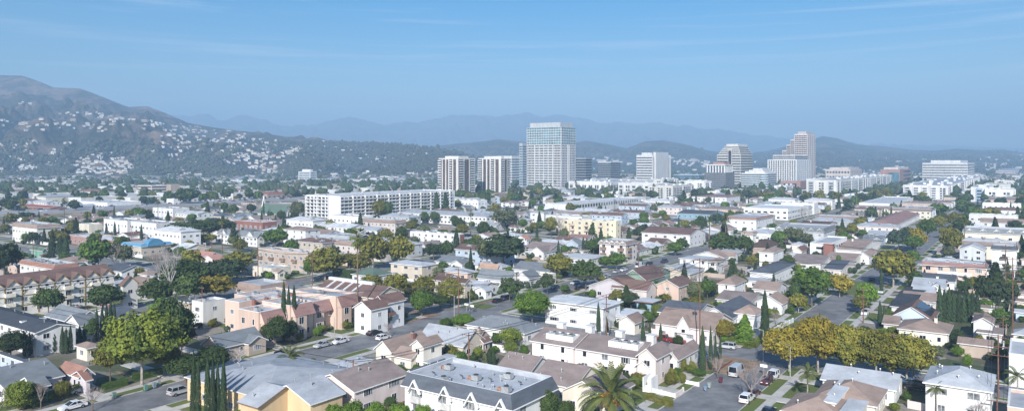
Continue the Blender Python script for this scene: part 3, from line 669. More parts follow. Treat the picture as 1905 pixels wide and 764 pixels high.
for k in range(4):
    xx = (1045, 1098, 1154, 1212)[k]; a, b = AB(xx, (616, 622, 632, 640)[k], 6.2); ca, cb = toab(pt.location.x, pt.location.y)
    g = G(); g.box(-.8, .8, -.8, .8, -1.8, 1.9, wm('white')); g.box(-.95, .95, -.95, .95, 1.9, 2.1, TRIM); g.build('chimney', pt, (a - ca, -(b - cb), 6.2))
for xx, yy in ((1047, 622), (1165, 636)):
    a, b = AB(xx, yy, 6.8); g = G()
    for q4 in ((-1.6, 1.6, -3.4, -3.2), (-1.6, 1.6, 3.2, 3.4), (-1.6, -1.4, -3.2, 3.2), (1.4, 1.6, -3.2, 3.2)): g.box(*q4, -1.5, .1, wm('white'))
    g.build('roof_well', pt, (a - ca, -(b - cb), 6.9))
    for kk in range(3): link('air_conditioner', ac_mesh(1), pt, (a - ca, -(b - cb) + (kk - 1) * 2.1, 6.2))
g = G(); 
for k in range(9): g.box(-.5 - k * .32, -.2 - k * .32, -.7, .7, 0, 2.6 - k * .29, TRIM)
g.box(-3.2, 0, -.9, -.7, 0, 2.9, wm('white')); g.box(-3.2, 0, .7, .9, 0, 2.9, wm('white')); a, b = AB(1216, 722); g.build('stair', pt, (a - ca, -(b - cb), 0))
B('house', 'pale house with a brown-mauve roof at the right end of the pink terrace', 'house', 'the pale house by the clipped balls', V(px=(1234, 1262, 670, 1304), h=3.1, ridge='x', rh=1.8, rc='mauve', wall='pale', gap=2.6), V(px=(1232, 1256, 664, 1284), h=3.1, ridge='y', rh=1.8, rc='mauve', wall='pale'))
pl, q = B('house', 'long pinkish-white house with a brown shingle roof and one pointed white gable', 'house', 'the long brown-shingled house', V(px=(1215, 1326, 615, 1366), h=3.8, ridge='y', rh=3, rc='tan', wall='pink', gap=3.4, vents=2))
bx = q[0][0]; gdormer(pl, bx[0] - .5, bx[3] - face_len(bx, 'L') * .52, 2.2, 3.4, 4.2, 3, 'tan', 'white')
B('garage', 'double garage with a cream gable, two white doors and a brown roof', 'garage', 'the double garage', V(px=(1147, 1182, 602, 1204), h=3, ridge='x', rh=1.8, rc='tan', wall='cream', garage=1, gap=6, doors=0))
cp, q = B('apartment_building', 'white two-storey modern block with long flat roof and carport beneath', 'apartment building', 'the white modern block',
  V(px=(1008, 1124, 572, 1160), h=6.4, roof='slab', rc='white', wall='white', st=2, gap=4.4, ww=2.2, wh=1.0, o=.7, vents=3))
B('carport', 'flat white carport roof with a teal wall under it', 'carport', 'the teal carport', V(px=(1177, 1214, 563, 1232), h=3.4, roof='slab', rc='white', wall='skyb', wins=False, o=.9, trim=wm('brick')))
B('house', 'low white flat roofs left of the double garage', 'house', 'the low white roofs', V(px=(1130, 1172, 590, 1206), h=2.9, roof='slab', rc='white', wall='pale', gap=4))
B('house', 'slate roof just behind the long brown-shingled house', 'house', 'the slate roof behind the brown one', V(px=(1222, 1296, 588, 1334), h=3, ridge='y', rh=2.2, rc='slate', wall='pale'))
B('house', 'dark grey gabled house with a white rake board, left of the lone cypress', 'house', 'the dark gable by the lone cypress', V(px=(1296, 1361, 593, 1408), h=3.3, ridge='x', rh=2.6, rc='slate', wall='white'))
B('house', 'tan hip-roofed white house touching the tall lone cypress', 'house', 'the tan house at the lone cypress', V(px=(1362, 1408, 586, 1424), h=4, roof=h_, rh=2, rc='tan', wall='white', gap=3))
B('house', 'white gabled house with a tan roof facing the bare garden', 'house', 'the tan-roofed white gable', V(px=(1405, 1456, 566, 1472), h=3.2, ridge='x', rh=2.2, rc='tan', wall='white', gap=3))
B('house', 'long mauve-tan low roof in front of the hip-roofed white house', 'house', 'the long mauve-tan roof', V(px=(1330, 1398, 562, 1428), h=3, ridge='y', rh=1.6, rc='mauve', wall='pale'))
B('house', 'white house with a tan hip roof and three small square windows', 'house', 'the square white hip house', V(px=(1333, 1368, 530, 1390), h=5, roof=h_, rh=2, rc='tan', wall='white', st=2, gap=3, ww=1))
B('house', 'dusty brown roof directly below the white houses with black roofs', 'house', 'the dusty brown roof', V(px=(1398, 1446, 541, 1466), h=3.1, ridge='y', rh=2, rc='tan', wall='white'))
B('house', 'white house with a charcoal hip roof and low white annexe', 'house', 'the charcoal hip house', V(px=(1392, 1438, 509, 1480), h=4.8, roof=h_, rh=1.6, rc='slate', wall='white', st=1, gap=4), V(px=(1382, 1425, 524, 1442), h=3, roof='slab', rc='light', wall='white', gap=4))
B('house', 'tall white cube house with a light tan hip roof', 'house', 'the tall white cube house', V(px=(1410, 1440, 470, 1460), h=6.2, roof=h_, rh=1.2, rc='tan', wall='white', st=2, gap=3.4, ww=1.1))
B('house', 'chocolate hip roof below the modern white block', 'house', 'the chocolate hip roof', V(px=(1386, 1428, 462, 1454), h=3.6, roof=h_, rh=2.8, rc='dkbrown', wall='tan'))
B('apartment_building', 'bright white blocky modern building with a brown shingle corner', 'apartment building', 'the blocky white building', V(px=(1379, 1440, 438, 1476), h=6.6, roof=f_, rc='white', wall='white', st=2, gap=4.6, ww=1.4, ac=2), V(px=(1378, 1402, 436, 1414), h=7.2, roof='mansard', mh=1.4, rc='tan', wall='white', wins=False, D=8))
r, q = B('townhouse_row', 'pale grey two-storey row with a slate roof and dark arched dormers', 'townhouses', 'the slate dormered row', V(px=(1440, 1534, 432, 1556), h=6.8, roof='mansard', mh=2.2, rc='grey', wall='grey', st=2, gap=3.6, ww=1.2))
bx = q[0][0]
for k in range(6): gdormer(r, bx[0] - .1, bx[3] - face_len(bx, 'L') * (k + .5) / 6, 6.9, 2.6, 1.9, 2, 'grey', 'grey')
B('office_building', 'small modern white building with a brick panel and ribbon windows', 'office building', 'the brick-panelled white building', V(px=(1507, 1546, 455, 1576), h=6.8, roof=f_, rc='light', wall='white', st=2, gap=4.6, ww=3.8, wh=1.1, style='dark'), V(px=(1536, 1549, 456, 1552), h=7, roof=f_, rc='light', wall='brick', wins=False, L=4, D=4))
B('house', 'tan-roofed house with a white chimney and a small red-windowed gable', 'house', 'the white-chimney house', V(px=(1552, 1604, 466, 1642), h=3.8, ridge='y', rh=2.2, rc='tan', wall='white', chim=1), V(px=(1594, 1618, 478, 1634), h=3.4, ridge='x', rh=1.9, rc='tan', wall='white', gap=2.4))
B('house', 'wide tan roof above the small grey gable, near the big dark-green tree', 'house', 'the wide tan roof', V(px=(1530, 1588, 487, 1612), h=3.1, ridge='y', rh=2, rc='tan', wall='cream'))
B('house', 'mauve low roof left of the wide tan roof', 'house', 'the mauve low roof', V(px=(1463, 1528, 491, 1560), h=3.1, ridge='y', rh=1.7, rc='mauve', wall='pale'))
B('house', 'small blue-grey gable roof with pink wall below the wide tan roof', 'house', 'the small blue-grey gable', V(px=(1530, 1566, 502, 1596), h=3, ridge='y', rh=1.6, rc='slate', wall='pink'))
B('garage', 'small garage with a purple door and brown gable', 'garage', 'the purple-doored garage', V(px=(1473, 1493, 468, 1506), h=3, ridge='x', rh=2, rc='brown', wall='cream', gap=6, garage=1))
# right part
bg_, q = B('house', 'light blue gabled house with brown roof and black solar panels on its right slope', 'house', 'the light blue gable house', V(px=(1655, 1737, 597, 1752), h=3.2, ridge='x', rh=3.2, rc='brown', wall='blue', gap=9, faces='R', D=15))
bx = q[0][0]; ym = (bx[2] + bx[3]) / 2; g = G(); hw = (bx[3] - bx[2]) / 2 + .45; k = 3.2 / hw
def zz(y): return 3.2 + (y - (bx[2] - .45)) * k
g.prism([(bx[2] + .4, zz(bx[2] + .4) + .1), (bx[2] + .4, zz(bx[2] + .4) + .2), (ym - .8, zz(ym - .8) + .2), (ym - .8, zz(ym - .8) + .1)], 'x', bx[0] + 2.5, bx[1] - 1, SOLAR); g.build('solar_panel', bg_)
B('house', 'charcoal low roof behind the light blue gable house', 'house', 'the charcoal roof behind blue', V(px=(1655, 1700, 573, 1730), h=3, ridge='y', rh=1.4, rc='dark', wall='white'))
B('house', 'plain tan roof with white fascia, second behind the light blue house', 'house', 'the plain tan roof', V(px=(1676, 1744, 562, 1800), h=3, ridge='y', rh=1.8, rc='tan', wall='pale', D=12))
B('house', 'white and pale grey low house between the tan roof and the motel-like block', 'house', 'the pale low house', V(px=(1696, 1738, 546, 1760), h=3, ridge='y', rh=1.6, rc='light', wall='white', D=10))
B('house', 'long brown-roofed cream house in front of the light blue gable', 'house', 'the long brown-roofed cream house', V(px=(1668, 1766, 621, 1800), h=3.3, roof=h_, rh=2, rc='tan', wall='cream', D=13, chim=1), V(px=(1640, 1672, 604, 1700), h=3, ridge='y', rh=1.6, rc='tan', wall='pink', D=8))
B('house', 'white blank-walled garage house with a tan gable, right of the cypress screen', 'house', 'the blank white gable', V(px=(1807, 1850, 603, 1868), h=4.6, ridge='x', rh=1.4, rc='tan', wall='white', gap=9, D=9))
B('house', 'pale mauve flat roof below the blank white gable', 'house', 'the pale mauve roof', V(px=(1816, 1866, 622, 1886), h=3.0, roof='slab', rc='mauve', wall='white', D=9))
B('garage', 'clapboard garage with a thin tan roof left of the leaning pole wires', 'garage', 'the clapboard garage', V(px=(1780, 1848, 645, 1862), h=3, ridge='y', rh=1, rc='tan', wall='tan', gap=9, wins=False, D=6))
w2, q = B('apartment_building', 'two-storey white building with a blue-grey hip roof at the bottom right', 'apartment building', 'the white hip-roofed block', V(px=(1716, 1848, 729, 1890), h=5.9, roof=h_, rh=2.0, rc='light', wall='white', st=2, gap=4.2, ww=2.0, wh=1.3, D=13, vents=6, faces='LR', style='curt'))
B('house', 'long pale grey low roof under the golden tree row', 'house', 'the long pale roof under the golden trees', V(px=(1525, 1668, 726, 1695), h=3.1, ridge='y', rh=1.8, rc='light', wall='white', D=11, vents=4))
B('house', 'brown-roofed house with two white patio covers at the bottom edge', 'house', 'the patio-cover house', V(px=(1510, 1632, 756, 1668), h=3.1, roof=h_, rh=2.2, rc='tan', wall='cream', D=12, vents=3), V(px=(1450, 1570, 784, 1640), h=3.1, roof=h_, rh=2.0, rc='tan', wall='cream', D=12, vents=2), V(px=(1527, 1556, 749, 1596), h=4.7, roof='slab', rc='white', wall='cream', wins=False, o=.3), V(px=(1561, 1600, 770, 1640), h=4.7, roof='slab', rc='white', wall='cream', wins=False, o=.3, D=8))
B('apartment_building', 'white-walled grey flat building cut by the right picture edge', 'apartment building', 'the right-edge white block', V(px=(1877, 1960, 672, 2000), h=6, roof=f_, rc='light', wall='white', st=2, D=16, gap=4.5))
B('house', 'tan-walled low building in the bottom right corner', 'house', 'the bottom right corner building', V(px=(1874, 1960, 775, 2000), h=4.2, roof=f_, rc='light', wall='peach', D=12, gap=5))
mt, q = B('apartment_building', 'motel-like tan block with brown skirt roof, white galleries and outside stairs', 'apartment building', 'the motel-like tan block', V(px=(1712, 1836, 500, 1850), h=5.8, roof='mansard', mh=1.3, rc='rose', wall='peach', st=2, gap=3.4, ww=1.7, wh=1.5, D=14, ac=4, vents=4))
bx = q[0][0]; Ln = face_len(bx, 'L'); g = G(); g.box(bx[0] - 1.3, bx[0], bx[3] - Ln * .8, bx[3] - Ln * .25, 2.7, 2.9, TRIM); g.box(bx[0] - 1.35, bx[0] - 1.25, bx[3] - Ln * .8, bx[3] - Ln * .25, 2.9, 3.8, wm('white')); g.build('gallery', mt)
for k in range(2):
    g = G(); y = bx[3] - Ln * (.5 + .2 * k); g.prism([(y, 2.9), (y - 4.2, .2), (y - 4.2, .7), (y, 3.5)], 'x', bx[0] - 2.5, bx[0] - 1.4, wm('stone')); g.build('stair', mt)
B('townhouse', 'pale grey three-storey gabled townhouse behind the motel-like block', 'townhouse', 'the grey gabled townhouse', V(px=(1783, 1834, 466, 1846), h=7.4, ridge='x', rh=2.2, rc='light', wall='grey', st=3, gap=4, D=14))
B('townhouse', 'white townhouse pair with black parapet roofs, right of the grey gable', 'townhouse', 'the black-topped white townhouses', V(px=(1842, 1894, 466, 1900), h=8, roof='mansard', mh=1.6, rc='slate', wall='white', st=2, gap=4.4, D=12, balc=('L', DARKM)))
lr, q = B('apartment_building', 'long cream building with grey arched-dormer roof at the right edge', 'apartment building', 'the long cream dormered building', V(px=(1790, 1975, 440, 2000), h=8.4, roof='mansard', mh=2.4, rc='grey', wall='cream', st=2, gap=5, D=16, ac=3, ww=1.6))
bx = q[0][0]
for k in range(7): gdormer(lr, bx[0] - .1, bx[3] - face_len(bx, 'L') * (k + .5) / 7, 8.6, 2.8, 2.0, 2, 'grey', 'white')
B('apartment_building', 'low white building with a long tan roof near the right edge', 'apartment building', 'the long tan-roofed low building', V(px=(1823, 1980, 419, 2000), h=6, ridge='y', rh=2.4, rc='tan', wall='white', st=2, D=14, gap=5))
B('apartment_building', 'white two-tier building with red-brown roof above the long tan-roofed one', 'apartment building', 'the two-tier red-brown building', V(px=(1836, 1900, 392, 1925), h=6, ridge='y', rh=2, rc='brown', wall='white', st=2, D=14, gap=5))
# middle distance
B('apartment_building', 'white three-storey apartment slab with a red-brown right end wall', 'apartment building', 'the white slab with red end', V(px=(763, 848, 438, 862), h=7.6, roof=f_, rc='white', wall='white', st=3, gap=3.8, ww=1.3, ac=7, vents=4, faces='L'), V(px=(846, 856, 437, 864), h=7.6, roof=f_, rc='white', wall='brick', wins=False, L=.6, ph=.2))
B('apartment_building', 'beige two-storey block with a pale grey hip roof and wide windows', 'apartment building', 'the beige hip-roofed block', V(px=(724, 785, 495, 816), h=5.6, roof=h_, rh=1.0, rc='light', wall='beige', st=2, gap=4.6, ww=2.2))
B('house', 'faded green hip-roofed house behind the tall fan palm', 'house', 'the green-roofed house', V(px=(652, 694, 514, 732), h=3.2, roof=h_, rh=2.2, rc='green', wall='white'))
B('house', 'grey roofed white cottage left of the dark spreading tree', 'house', 'the grey-roofed white cottage', V(px=(808, 846, 489, 884), h=3.2, ridge='y', rh=1.9, rc='grey', wall='white'), V(px=(836, 860, 492, 880), h=3, ridge='x', rh=1.6, rc='grey', wall='white'))
B('house', 'peach-walled house with a pale grey hip roof', 'house', 'the peach-walled house', V(px=(815, 870, 508, 890), h=3.2, roof=h_, rh=1.2, rc='light', wall='peach', vents=2))
B('house', 'pale grey roofed house with a white porch at the corner lawn', 'house', 'the white-porched house', V(px=(850, 896, 536, 930), h=3.1, ridge='y', rh=1.5, rc='light', wall='white'), V(px=(880, 904, 541, 918), h=2.8, ridge='x', rh=1.2, rc='light', wall='white', gap=2.5))
B('house', 'dark brown two-storey roof behind the clipped olive tree row', 'house', 'the dark brown roof by the row', V(px=(804, 866, 527, 880), h=5, ridge='y', rh=1.3, rc='dkbrown', wall='beige', st=2))
B('house', 'big grey gable roof with an orange shingle ridge wing behind it', 'house', 'the grey and orange roof', V(px=(886, 948, 523, 965), h=3.2, ridge='y', rh=3.2, rc='grey', wall='white'), V(px=(890, 924, 502, 934), h=3.4, ridge='y', rh=2, rc='orange', wall='white'))
B('house', 'white house with a grey gable roof facing the parked cars', 'house', 'the white-gabled grey house', V(px=(955, 985, 519, 1008), h=3.2, ridge='x', rh=2.4, rc='grey', wall='white', gap=2.6))
B('house', 'cream flat-walled house between the grey gable and the golden tree', 'house', 'the cream flat house', V(px=(990, 1020, 514, 1034), h=3.4, roof=f_, rc='light', wall='cream'))
B('house', 'brown-grey craftsman house with wide white-edged gables', 'house', 'the wide-gabled craftsman house', V(px=(972, 1022, 466, 1058), h=3.8, ridge='y', rh=2.8, rc='mauve', wall='grey'), V(px=(984, 1012, 470, 1036), h=3.4, ridge='x', rh=2.4, rc='mauve', wall='white'))
B('house', 'small pink-roofed gable house left of the yellow apartments', 'house', 'the small pink-roofed house', V(px=(956, 980, 446, 992), h=3.2, ridge='x', rh=2, rc='pinkr', wall='white', gap=2.4))
B('house', 'blue-grey gabled house in front of the yellow apartments', 'house', 'the blue-grey gable', V(px=(1050, 1076, 455, 1090), h=3.4, ridge='x', rh=2.4, rc='grey', wall='blue', gap=2.6))
B('house', 'wide light grey flat roofs behind the dark round tree', 'house', 'the wide light flat roofs', V(px=(1034, 1096, 482, 1130), h=3.2, roof='slab', rc='white', wall='white', vents=5))
B('apartment_building', 'pale yellow four-storey apartments with balconies and a square tower end', 'apartment building', 'the pale yellow apartments', V(px=(1034, 1138, 414, 1150), h=9, roof=f_, rc='light', wall='yellow', st=3, gap=4.2, ww=1.7, wh=1.6, ac=4, balc=('L', wm('peach'))), V(px=(1132, 1146, 413, 1155), h=10.4, roof=f_, rc='light', wall='yellow', st=3, gap=3))
bt, q = B('apartment_building', 'grey-beige three-storey apartments with brown balconies and zigzag front gables', 'apartment building', 'the brown-balcony zigzag block', V(px=(1112, 1165, 456, 1188), h=8, roof='mansard', mh=1.6, rc='mauve', wall='stone', st=3, gap=3.8, ww=1.6, wh=1.5, balc=('LR', wm('brown'))))
bx = q[0][0]
for k in range(5): gdormer(bt, bx[0] - .1, bx[3] - face_len(bx, 'L') * (k + .5) / 5, 7.9, 2.8, 1.8, 1.5, 'mauve', 'white', win=False)
lg, q = B('apartment_building', 'long white building with a big chocolate roof and two white chimneys', 'apartment building', 'the long chocolate-roofed block', V(px=(1192, 1284, 437, 1314), h=6.6, ridge='y', rh=2.6, rc='brown', wall='white', st=2, gap=4.4, chim=2))
B('apartment_building', 'white two-storey house with pale blue hip roof and a side wing', 'apartment building', 'the pale-blue-roofed white block', V(px=(1262, 1318, 484, 1336), h=5.6, roof=h_, rh=.9, rc='light', wall='white', st=2, gap=3.6, ww=1.2), V(px=(1316, 1334, 488, 1350), h=5, roof=h_, rh=1.2, rc='tan', wall='pale', st=2, gap=3))
B('house', 'pale blue-grey gabled roof right of the brown craftsman gables', 'house', 'the pale blue-grey gable roof', V(px=(1214, 1284, 510, 1312), h=3.2, ridge='x', rh=2.2, rc='light', wall='beige'))
B('house', 'craftsman house with a green gable and layered brown roofs', 'house', 'the green-gabled craftsman house', V(px=(1152, 1203, 522, 1240), h=4.8, ridge='x', rh=3.4, rc='brown', wall='sage', gap=4), V(px=(1180, 1222, 512, 1250), h=4.8, ridge='y', rh=2, rc='brown', wall='sage', gap=4))
B('house', 'broad brown-roofed house with long cream rake boards below the green gable', 'house', 'the broad cream-raked house', V(px=(1092, 1178, 540, 1206), h=3.8, ridge='x', rh=3.2, rc='brown', wall='lav', gap=6), V(px=(1136, 1204, 541, 1224), h=4.2, ridge='y', rh=2.6, rc='brown', wall='stone', gap=4))
B('house', 'tall peach-pink gabled house with a brown roof beside the wooden pole', 'house', 'the tall peach gable house', V(px=(1218, 1264, 534, 1292), h=5, ridge='x', rh=2, rc='brown', wall='peach', st=2, gap=3.6, ww=1.1))
# larger blocks behind
sl, q = B('apartment_slab', 'long white seven-storey slab with gridded balconies and blank white end', 'apartment building', 'the long white seven-storey slab', V(px=(570, 632, 366, 846), h=19, roof=f_, rc='white', wall='white', wins=False, ac=5))
bx = q[0][0]
for f in 'LR':
    Ln = face_len(bx, f); n = int(Ln / 4.2); L_ = Ln if f == 'R' else Ln * .8
    for s_ in range(7):
        g = G(); z = 1.0 + s_ * 2.6; nn = int(L_ / 4.2)
        for k in range(nn):
            s = 4.2 * (k + .5)
            g.box(-.05, 0, -s - 1.6, -s + 1.2, z, z + 1.7, GLASS if (k * 7 + s_ * 3) % 5 else CURT); g.box(-1.1, 0, -s - 1.7, -s + 1.7, z - .3, z - .15, TRIM); g.box(-1.1, -1.02, -s - 1.7, -s + 1.7, z - .15, z + .55, wm('white'))
        p = face_pt(bx, f, 0, 0); g.build('balcony_tier', sl, p, ROT[f])
    g = G()
    for k in range(0, int(L_ / 4.2) + 1, 1):
        if k % 3 == 0: g.box(-1.2, 0, -k * 4.2 - .3, -k * 4.2 + .3, 0, 19.3, wm('white'))
    g.build('pier', sl, face_pt(bx, f, 0, 0), ROT[f])
B('apartment_building', 'long low white two-storey building with a pale grey hip roof and many small windows', 'apartment building', 'the long low white building', V(px=(738, 905, 403, 935), h=6.8, roof=h_, rh=2, rc='light', wall='white', st=2, gap=3.4, ww=1.5, wh=1.0, style='dark', D=18))
ch, q = B('church', 'church with a steep grey-green roof and a slim white front spire', 'church', 'the steep-roofed church', V(px=(478, 528, 399, 545), h=1.6, ridge='y', rh=7.5, rc='green', wall='white', wins=False, D=14))
bx = q[0][0]; g = G(); g.prism([(bx[0] + 3, 0), (bx[1] - 3, 0), ((bx[0] + bx[1]) / 2, 15.5)], 'y', bx[3], bx[3] + 1.2, TRIM); g.build('spire', ch)
ob, q = B('office_building', 'tan office block with dark ribbon windows near the freeway', 'office building', 'the tan ribbon-window office', V(px=(256, 282, 346, 314), h=14, roof=f_, rc='light', wall='stone', wins=False, ac=2), V(px=(312, 318, 344, 334), h=15.5, roof=f_, rc='light', wall='tan', wins=False, L=10))
bx = q[0][0]
for f in 'LR':
    Ln = face_len(bx, f)
    for s_ in range(4): G().box(-.05, 0, -Ln + .8, -.8, 1.6 + 3.4 * s_, 3.1 + 3.4 * s_, GLASS).build('window_band', ob, face_pt(bx, f, 0, 0), ROT[f])
B('shop_building', 'long white building with a red tile roof at the foot of the left hills', 'commercial building', 'the red-tiled long building', V(px=(128, 175, 357, 214), h=9, roof=h_, rh=2.5, rc='terra', wall='white', st=2, gap=5, L=48))
B('shop_building', 'low white commercial building beside the freeway with dark openings', 'shop', 'the low white freeway shop', V(px=(148, 200, 378, 262), h=5, roof=f_, rc='white', wall='white', gap=5, ww=3.4, style='dark', ac=3))
B('house', 'little white chapel-like building with three arched windows by the freeway', 'chapel', 'the white arched building', V(px=(310, 323, 371, 334), h=7, roof=f_, rc='white', wall='white', gap=4, ww=1.5, wh=2.4, style='dark'))
B('shop_building', 'red-roofed low shed row along the far side of the freeway', 'shop', 'the red-roofed shed row', V(px=(30, 92, 387, 126), h=4, ridge='y', rh=1.4, rc='rust', wall='brick', gap=7))
mo, q = B('motel', 'long white two-storey motel with dark gallery recesses over a blue canopy', 'motel', 'the long recessed white motel', V(px=(962, 1055, 381, 1190), h=8, roof=f_, rc='white', wall='white', wins=False, L=22, ac=4), V(px=(990, 1062, 389, 1120), h=4, roof='shed', rh=1.0, rc='blue', wall='skyb', wins=False, L=16, D=60))
bx = q[0][0]; Ln = face_len(bx, 'R'); g = G(); 
for k in range(int(Ln / 5)): g.box(-.06, 0, -k * 5 - 4.4, -k * 5 - 1.2, 4.4, 7.2, DARKM if k < Ln / 12 else CURT)
g.build('recess', mo, face_pt(bx, 'R', 0, 0), ROT['R'])
B('apartment_building', 'white block wing with a grey roof left of the bare winter trees', 'apartment building', 'the white block by the bare trees', V(px=(985, 1012, 396, 1022), h=10, roof=h_, rh=1, rc='light', wall='white', st=3, gap=4))
# ---------------------------------------------------------------- downtown
def tower(name, label, cat, short, xl, cx, xr, base, top, wall='white', roofc='light', Lb=None, D=None):
    a0, a1, b0, b1 = rect(xl, cx, base, xr, 0, Lb, D)
    Y = toxy(a0, b1)[1]; h = CAMZ - (top - 300) * Y / FX
    ac, bc = (a0 + a1) / 2, (b0 + b1) / 2; x, y = toxy(ac, bc); root = link(name, None, None, (x, y, 0), RZ); tag(root, label, cat)
    bx = (a0 - ac, a1 - ac, -(b1 - bc), -(b0 - bc)); OCC.append((a0, a1, b0, b1))
    if wall: body(root, bx, 0, h, wall, roofc)
    px, py = proj(x, y, h / 2); BLD.append((root, px, py, short, (a0, a1, b0, b1)))
    root['_n'] = 0
    return root, bx, h
def body(root, bx, z0, z1, wall, roofc='light', par=1.0, nm='wall'):
    w = wm(wall) if isinstance(wall, str) else wall; g = G(); g.box(*bx, z0, z1 - par, w); t = .5
    for a in ((bx[0], bx[1], bx[2], bx[2] + t), (bx[0], bx[1], bx[3] - t, bx[3]), (bx[0], bx[0] + t, bx[2] + t, bx[3] - t), (bx[1] - t, bx[1], bx[2] + t, bx[3] - t)): g.box(*a, z1 - par, z1, w)
    g.build(nm, root)
    g = G(); g.box(bx[0] + t, bx[1] - t, bx[2] + t, bx[3] - t, z1 - par, z1 - par + .1, rm(roofc)); g.build('roof', root)
def bands(root, bx, f, z0, z1, n, frac=.5, m=None, mar=.5, s0=0, s1=1, dep=.12):
    Ln = face_len(bx, f); fh = (z1 - z0) / n
    for k in range(n):
        z = z0 + k * fh + fh * (1 - frac) / 2
        G().box(-dep, 0, -(Ln * s1 - mar), -(Ln * s0 + mar), z, z + fh * frac, m or GLASS).build('window_band', root, face_pt(bx, f, 0, 0), ROT[f])
EXTRA = {}
def punch(root, bx, f, z0, z1, nz, nx, w, h, m=None, s0=0, s1=1):
    Ln = face_len(bx, f); m = m or GLASS
    me = cm(('pw', round(w, 2), round(h, 2), m.name), lambda: G().box(-.1, 0, -w / 2, w / 2, 0, h, m).mesh('window'))
    for k in range(nz - 1, -1, -1):
        for j in range(nx):
            s = Ln * (s0 + (s1 - s0) * (j + .5) / nx); z = z0 + (z1 - z0) * (k + .5) / nz - h / 2
            n = root['_n']
            if n < 99: put(root, 'window', me, bx, f, s, z)
            else:
                g = EXTRA.setdefault(root.name, (root, G()))[1]; p = face_pt(bx, f, s, z); 
                if f in 'LB': q = .1 if f == 'L' else -.1; x0, x1 = sorted((p[0] - q, p[0])); g.box(x0, x1, p[1] - w / 2, p[1] + w / 2, z, z + h, m)
                else: g.box(p[0] - w / 2, p[0] + w / 2, p[1] - .1, p[1], z, z + h, m)
            root['_n'] = n + 1
def fins(root, bx, f, z0, z1, n, w, m, s0=0, s1=1, dep=.4, nm='vertical_fin'):
    Ln = face_len(bx, f); g = G()
    for j in range(n + 1):
        s = Ln * (s0 + (s1 - s0) * j / n); g.box(-dep, 0, -s - w / 2, -s + w / 2, z0, z1, m)
    g.build(nm, root, face_pt(bx, f, 0, 0), ROT[f])
BLUEG = mat('blue_glass', (.06, .13, .19), .1, .3, .1, spec=.7); TEALG = mat('teal_glass', (.10, .22, .28), .12, .25, .1, spec=.7); GREYG = mat('grey_glass', (.10, .12, .14), .15, .3, .2, spec=.6)
PINKS = wm('stone')
# twin residential towers
for (xl, cx, xr, base, top, lab, sh) in ((816, 852, 884, 372, 294, 'left of twin residential towers with white balcony stacks and dark vertical stripes', 'the left twin residential tower'), (890, 932, 949, 367, 294, 'right of twin residential towers, cream end wall and dark stripes', 'the right twin residential tower')):
    t, bx, h = tower('apartment_tower', lab, 'tower', sh, xl, cx, xr, base, top, 'pale')
    for f in 'LR':
        Ln = face_len(bx, f)
        segs = ((.0, .16, 'b'), (.22, .34, 'd'), (.40, .50, 'd'), (.56, .70, 'b'), (.76, .90, 'd')) if f == 'L' else ((.04, .3, 'b'), (.38, .62, 'd'), (.70, .94, 'b'))
        for s0, s1, kd in segs:
            g = G(); g.box(-.1, 0, -Ln * s1, -Ln * s0, 1, h - 1.5, mat('dark_bay', (.11, .085, .075), .5, .2, .3) if kd == 'd' else GLASS)
            if kd == 'b':
                n = int(h / 2.8)
                for k in range(n): g.box(-1.4, 0, -Ln * s1 - .2, -Ln * s0 + .2, k * 2.8 + .3, k * 2.8 + .5, TRIM); g.box(-1.4, -1.2, -Ln * s1 - .2, -Ln * s0 + .2, k * 2.8 + .5, k * 2.8 + 1.5, wm('white'))
            g.build('balcony_stack' if kd == 'b' else 'window_bay', t, face_pt(bx, f, 0, 0), ROT[f])
    b2 = (bx[0] + 6, bx[1] - 8, bx[2] + 4, bx[3] - 5); body(t, b2, h - .95, h + 2.4, 'pale', nm='penthouse')
t, bx, h = tower('parking_garage', 'open-decked cream parking garage between the twin residential towers', 'parking garage', 'the open-decked garage', 884, 930, 944, 363, 345, 'cream')
bands(t, bx, 'L', 1, h - 1.4, 3, .5, DARKM); bands(t, bx, 'R', 1, h - 1.4, 3, .5, DARKM)
t, bx, h = tower('office_building', 'beige office block with blue ribbon windows behind the right twin tower', 'office building', 'the blue-ribboned beige office', 925, 952, 972, 347, 290, 'pale')
bands(t, bx, 'L', 4, h - 4, 10, .5, BLUEG); bands(t, bx, 'R', 4, h - 4, 10, .5, BLUEG)
t, bx, h = tower('office_building', 'narrow banded tower peeking out left of the tall white tower', 'office building', 'the narrow banded tower', 966, 972, 985, 350, 266, 'grey')
bands(t, bx, 'L', 4, h - 4, 16, .5, BLUEG); bands(t, bx, 'R', 4, h - 4, 16, .5, BLUEG)
# the tall white tower
t, bx, h = tower('office_tower', 'tallest tower, white with small punched windows and a blue glass top', 'tower', 'the tallest white tower', 980, 1044, 1071, 357, 236, 'white')
nst = 25; fh = (h - 3) / nst
for f, seg in (('L', ((0, .24, 5), (.76, 1, 5))), ('R', ((0, .42, 4), (.58, 1, 4)))):
    zt = 3 + fh * 18
    for s0, s1, n in seg: punch(t, bx, f, 3, zt, 18, n, 1.9, 2.2, None, s0 + .015, s1 - .015)
    Ln = face_len(bx, f); s0, s1 = seg[0][1], seg[1][0]
    for k in range(18):
        z = 3 + fh * (k + .25); G().box(-.12, 0, -Ln * s1 + .6, -Ln * s0 - .6, z, z + fh * .52, GREYG).build('window_band', t, face_pt(bx, f, 0, 0), ROT[f])
    fins(t, bx, f, 3, zt, 4, .9, wm('white'), s0, s1, .3)
    for k in range(18, nst):
        z = 3 + fh * (k + .18); G().box(-.14, 0, -Ln + .3, -.3, z, z + fh * .72, TEALG).build('window_band', t, face_pt(bx, f, 0, 0), ROT[f])
    fins(t, bx, f, zt, h - 1, 14 if f == 'L' else 8, .5, wm('white'), .01, .99, .28)
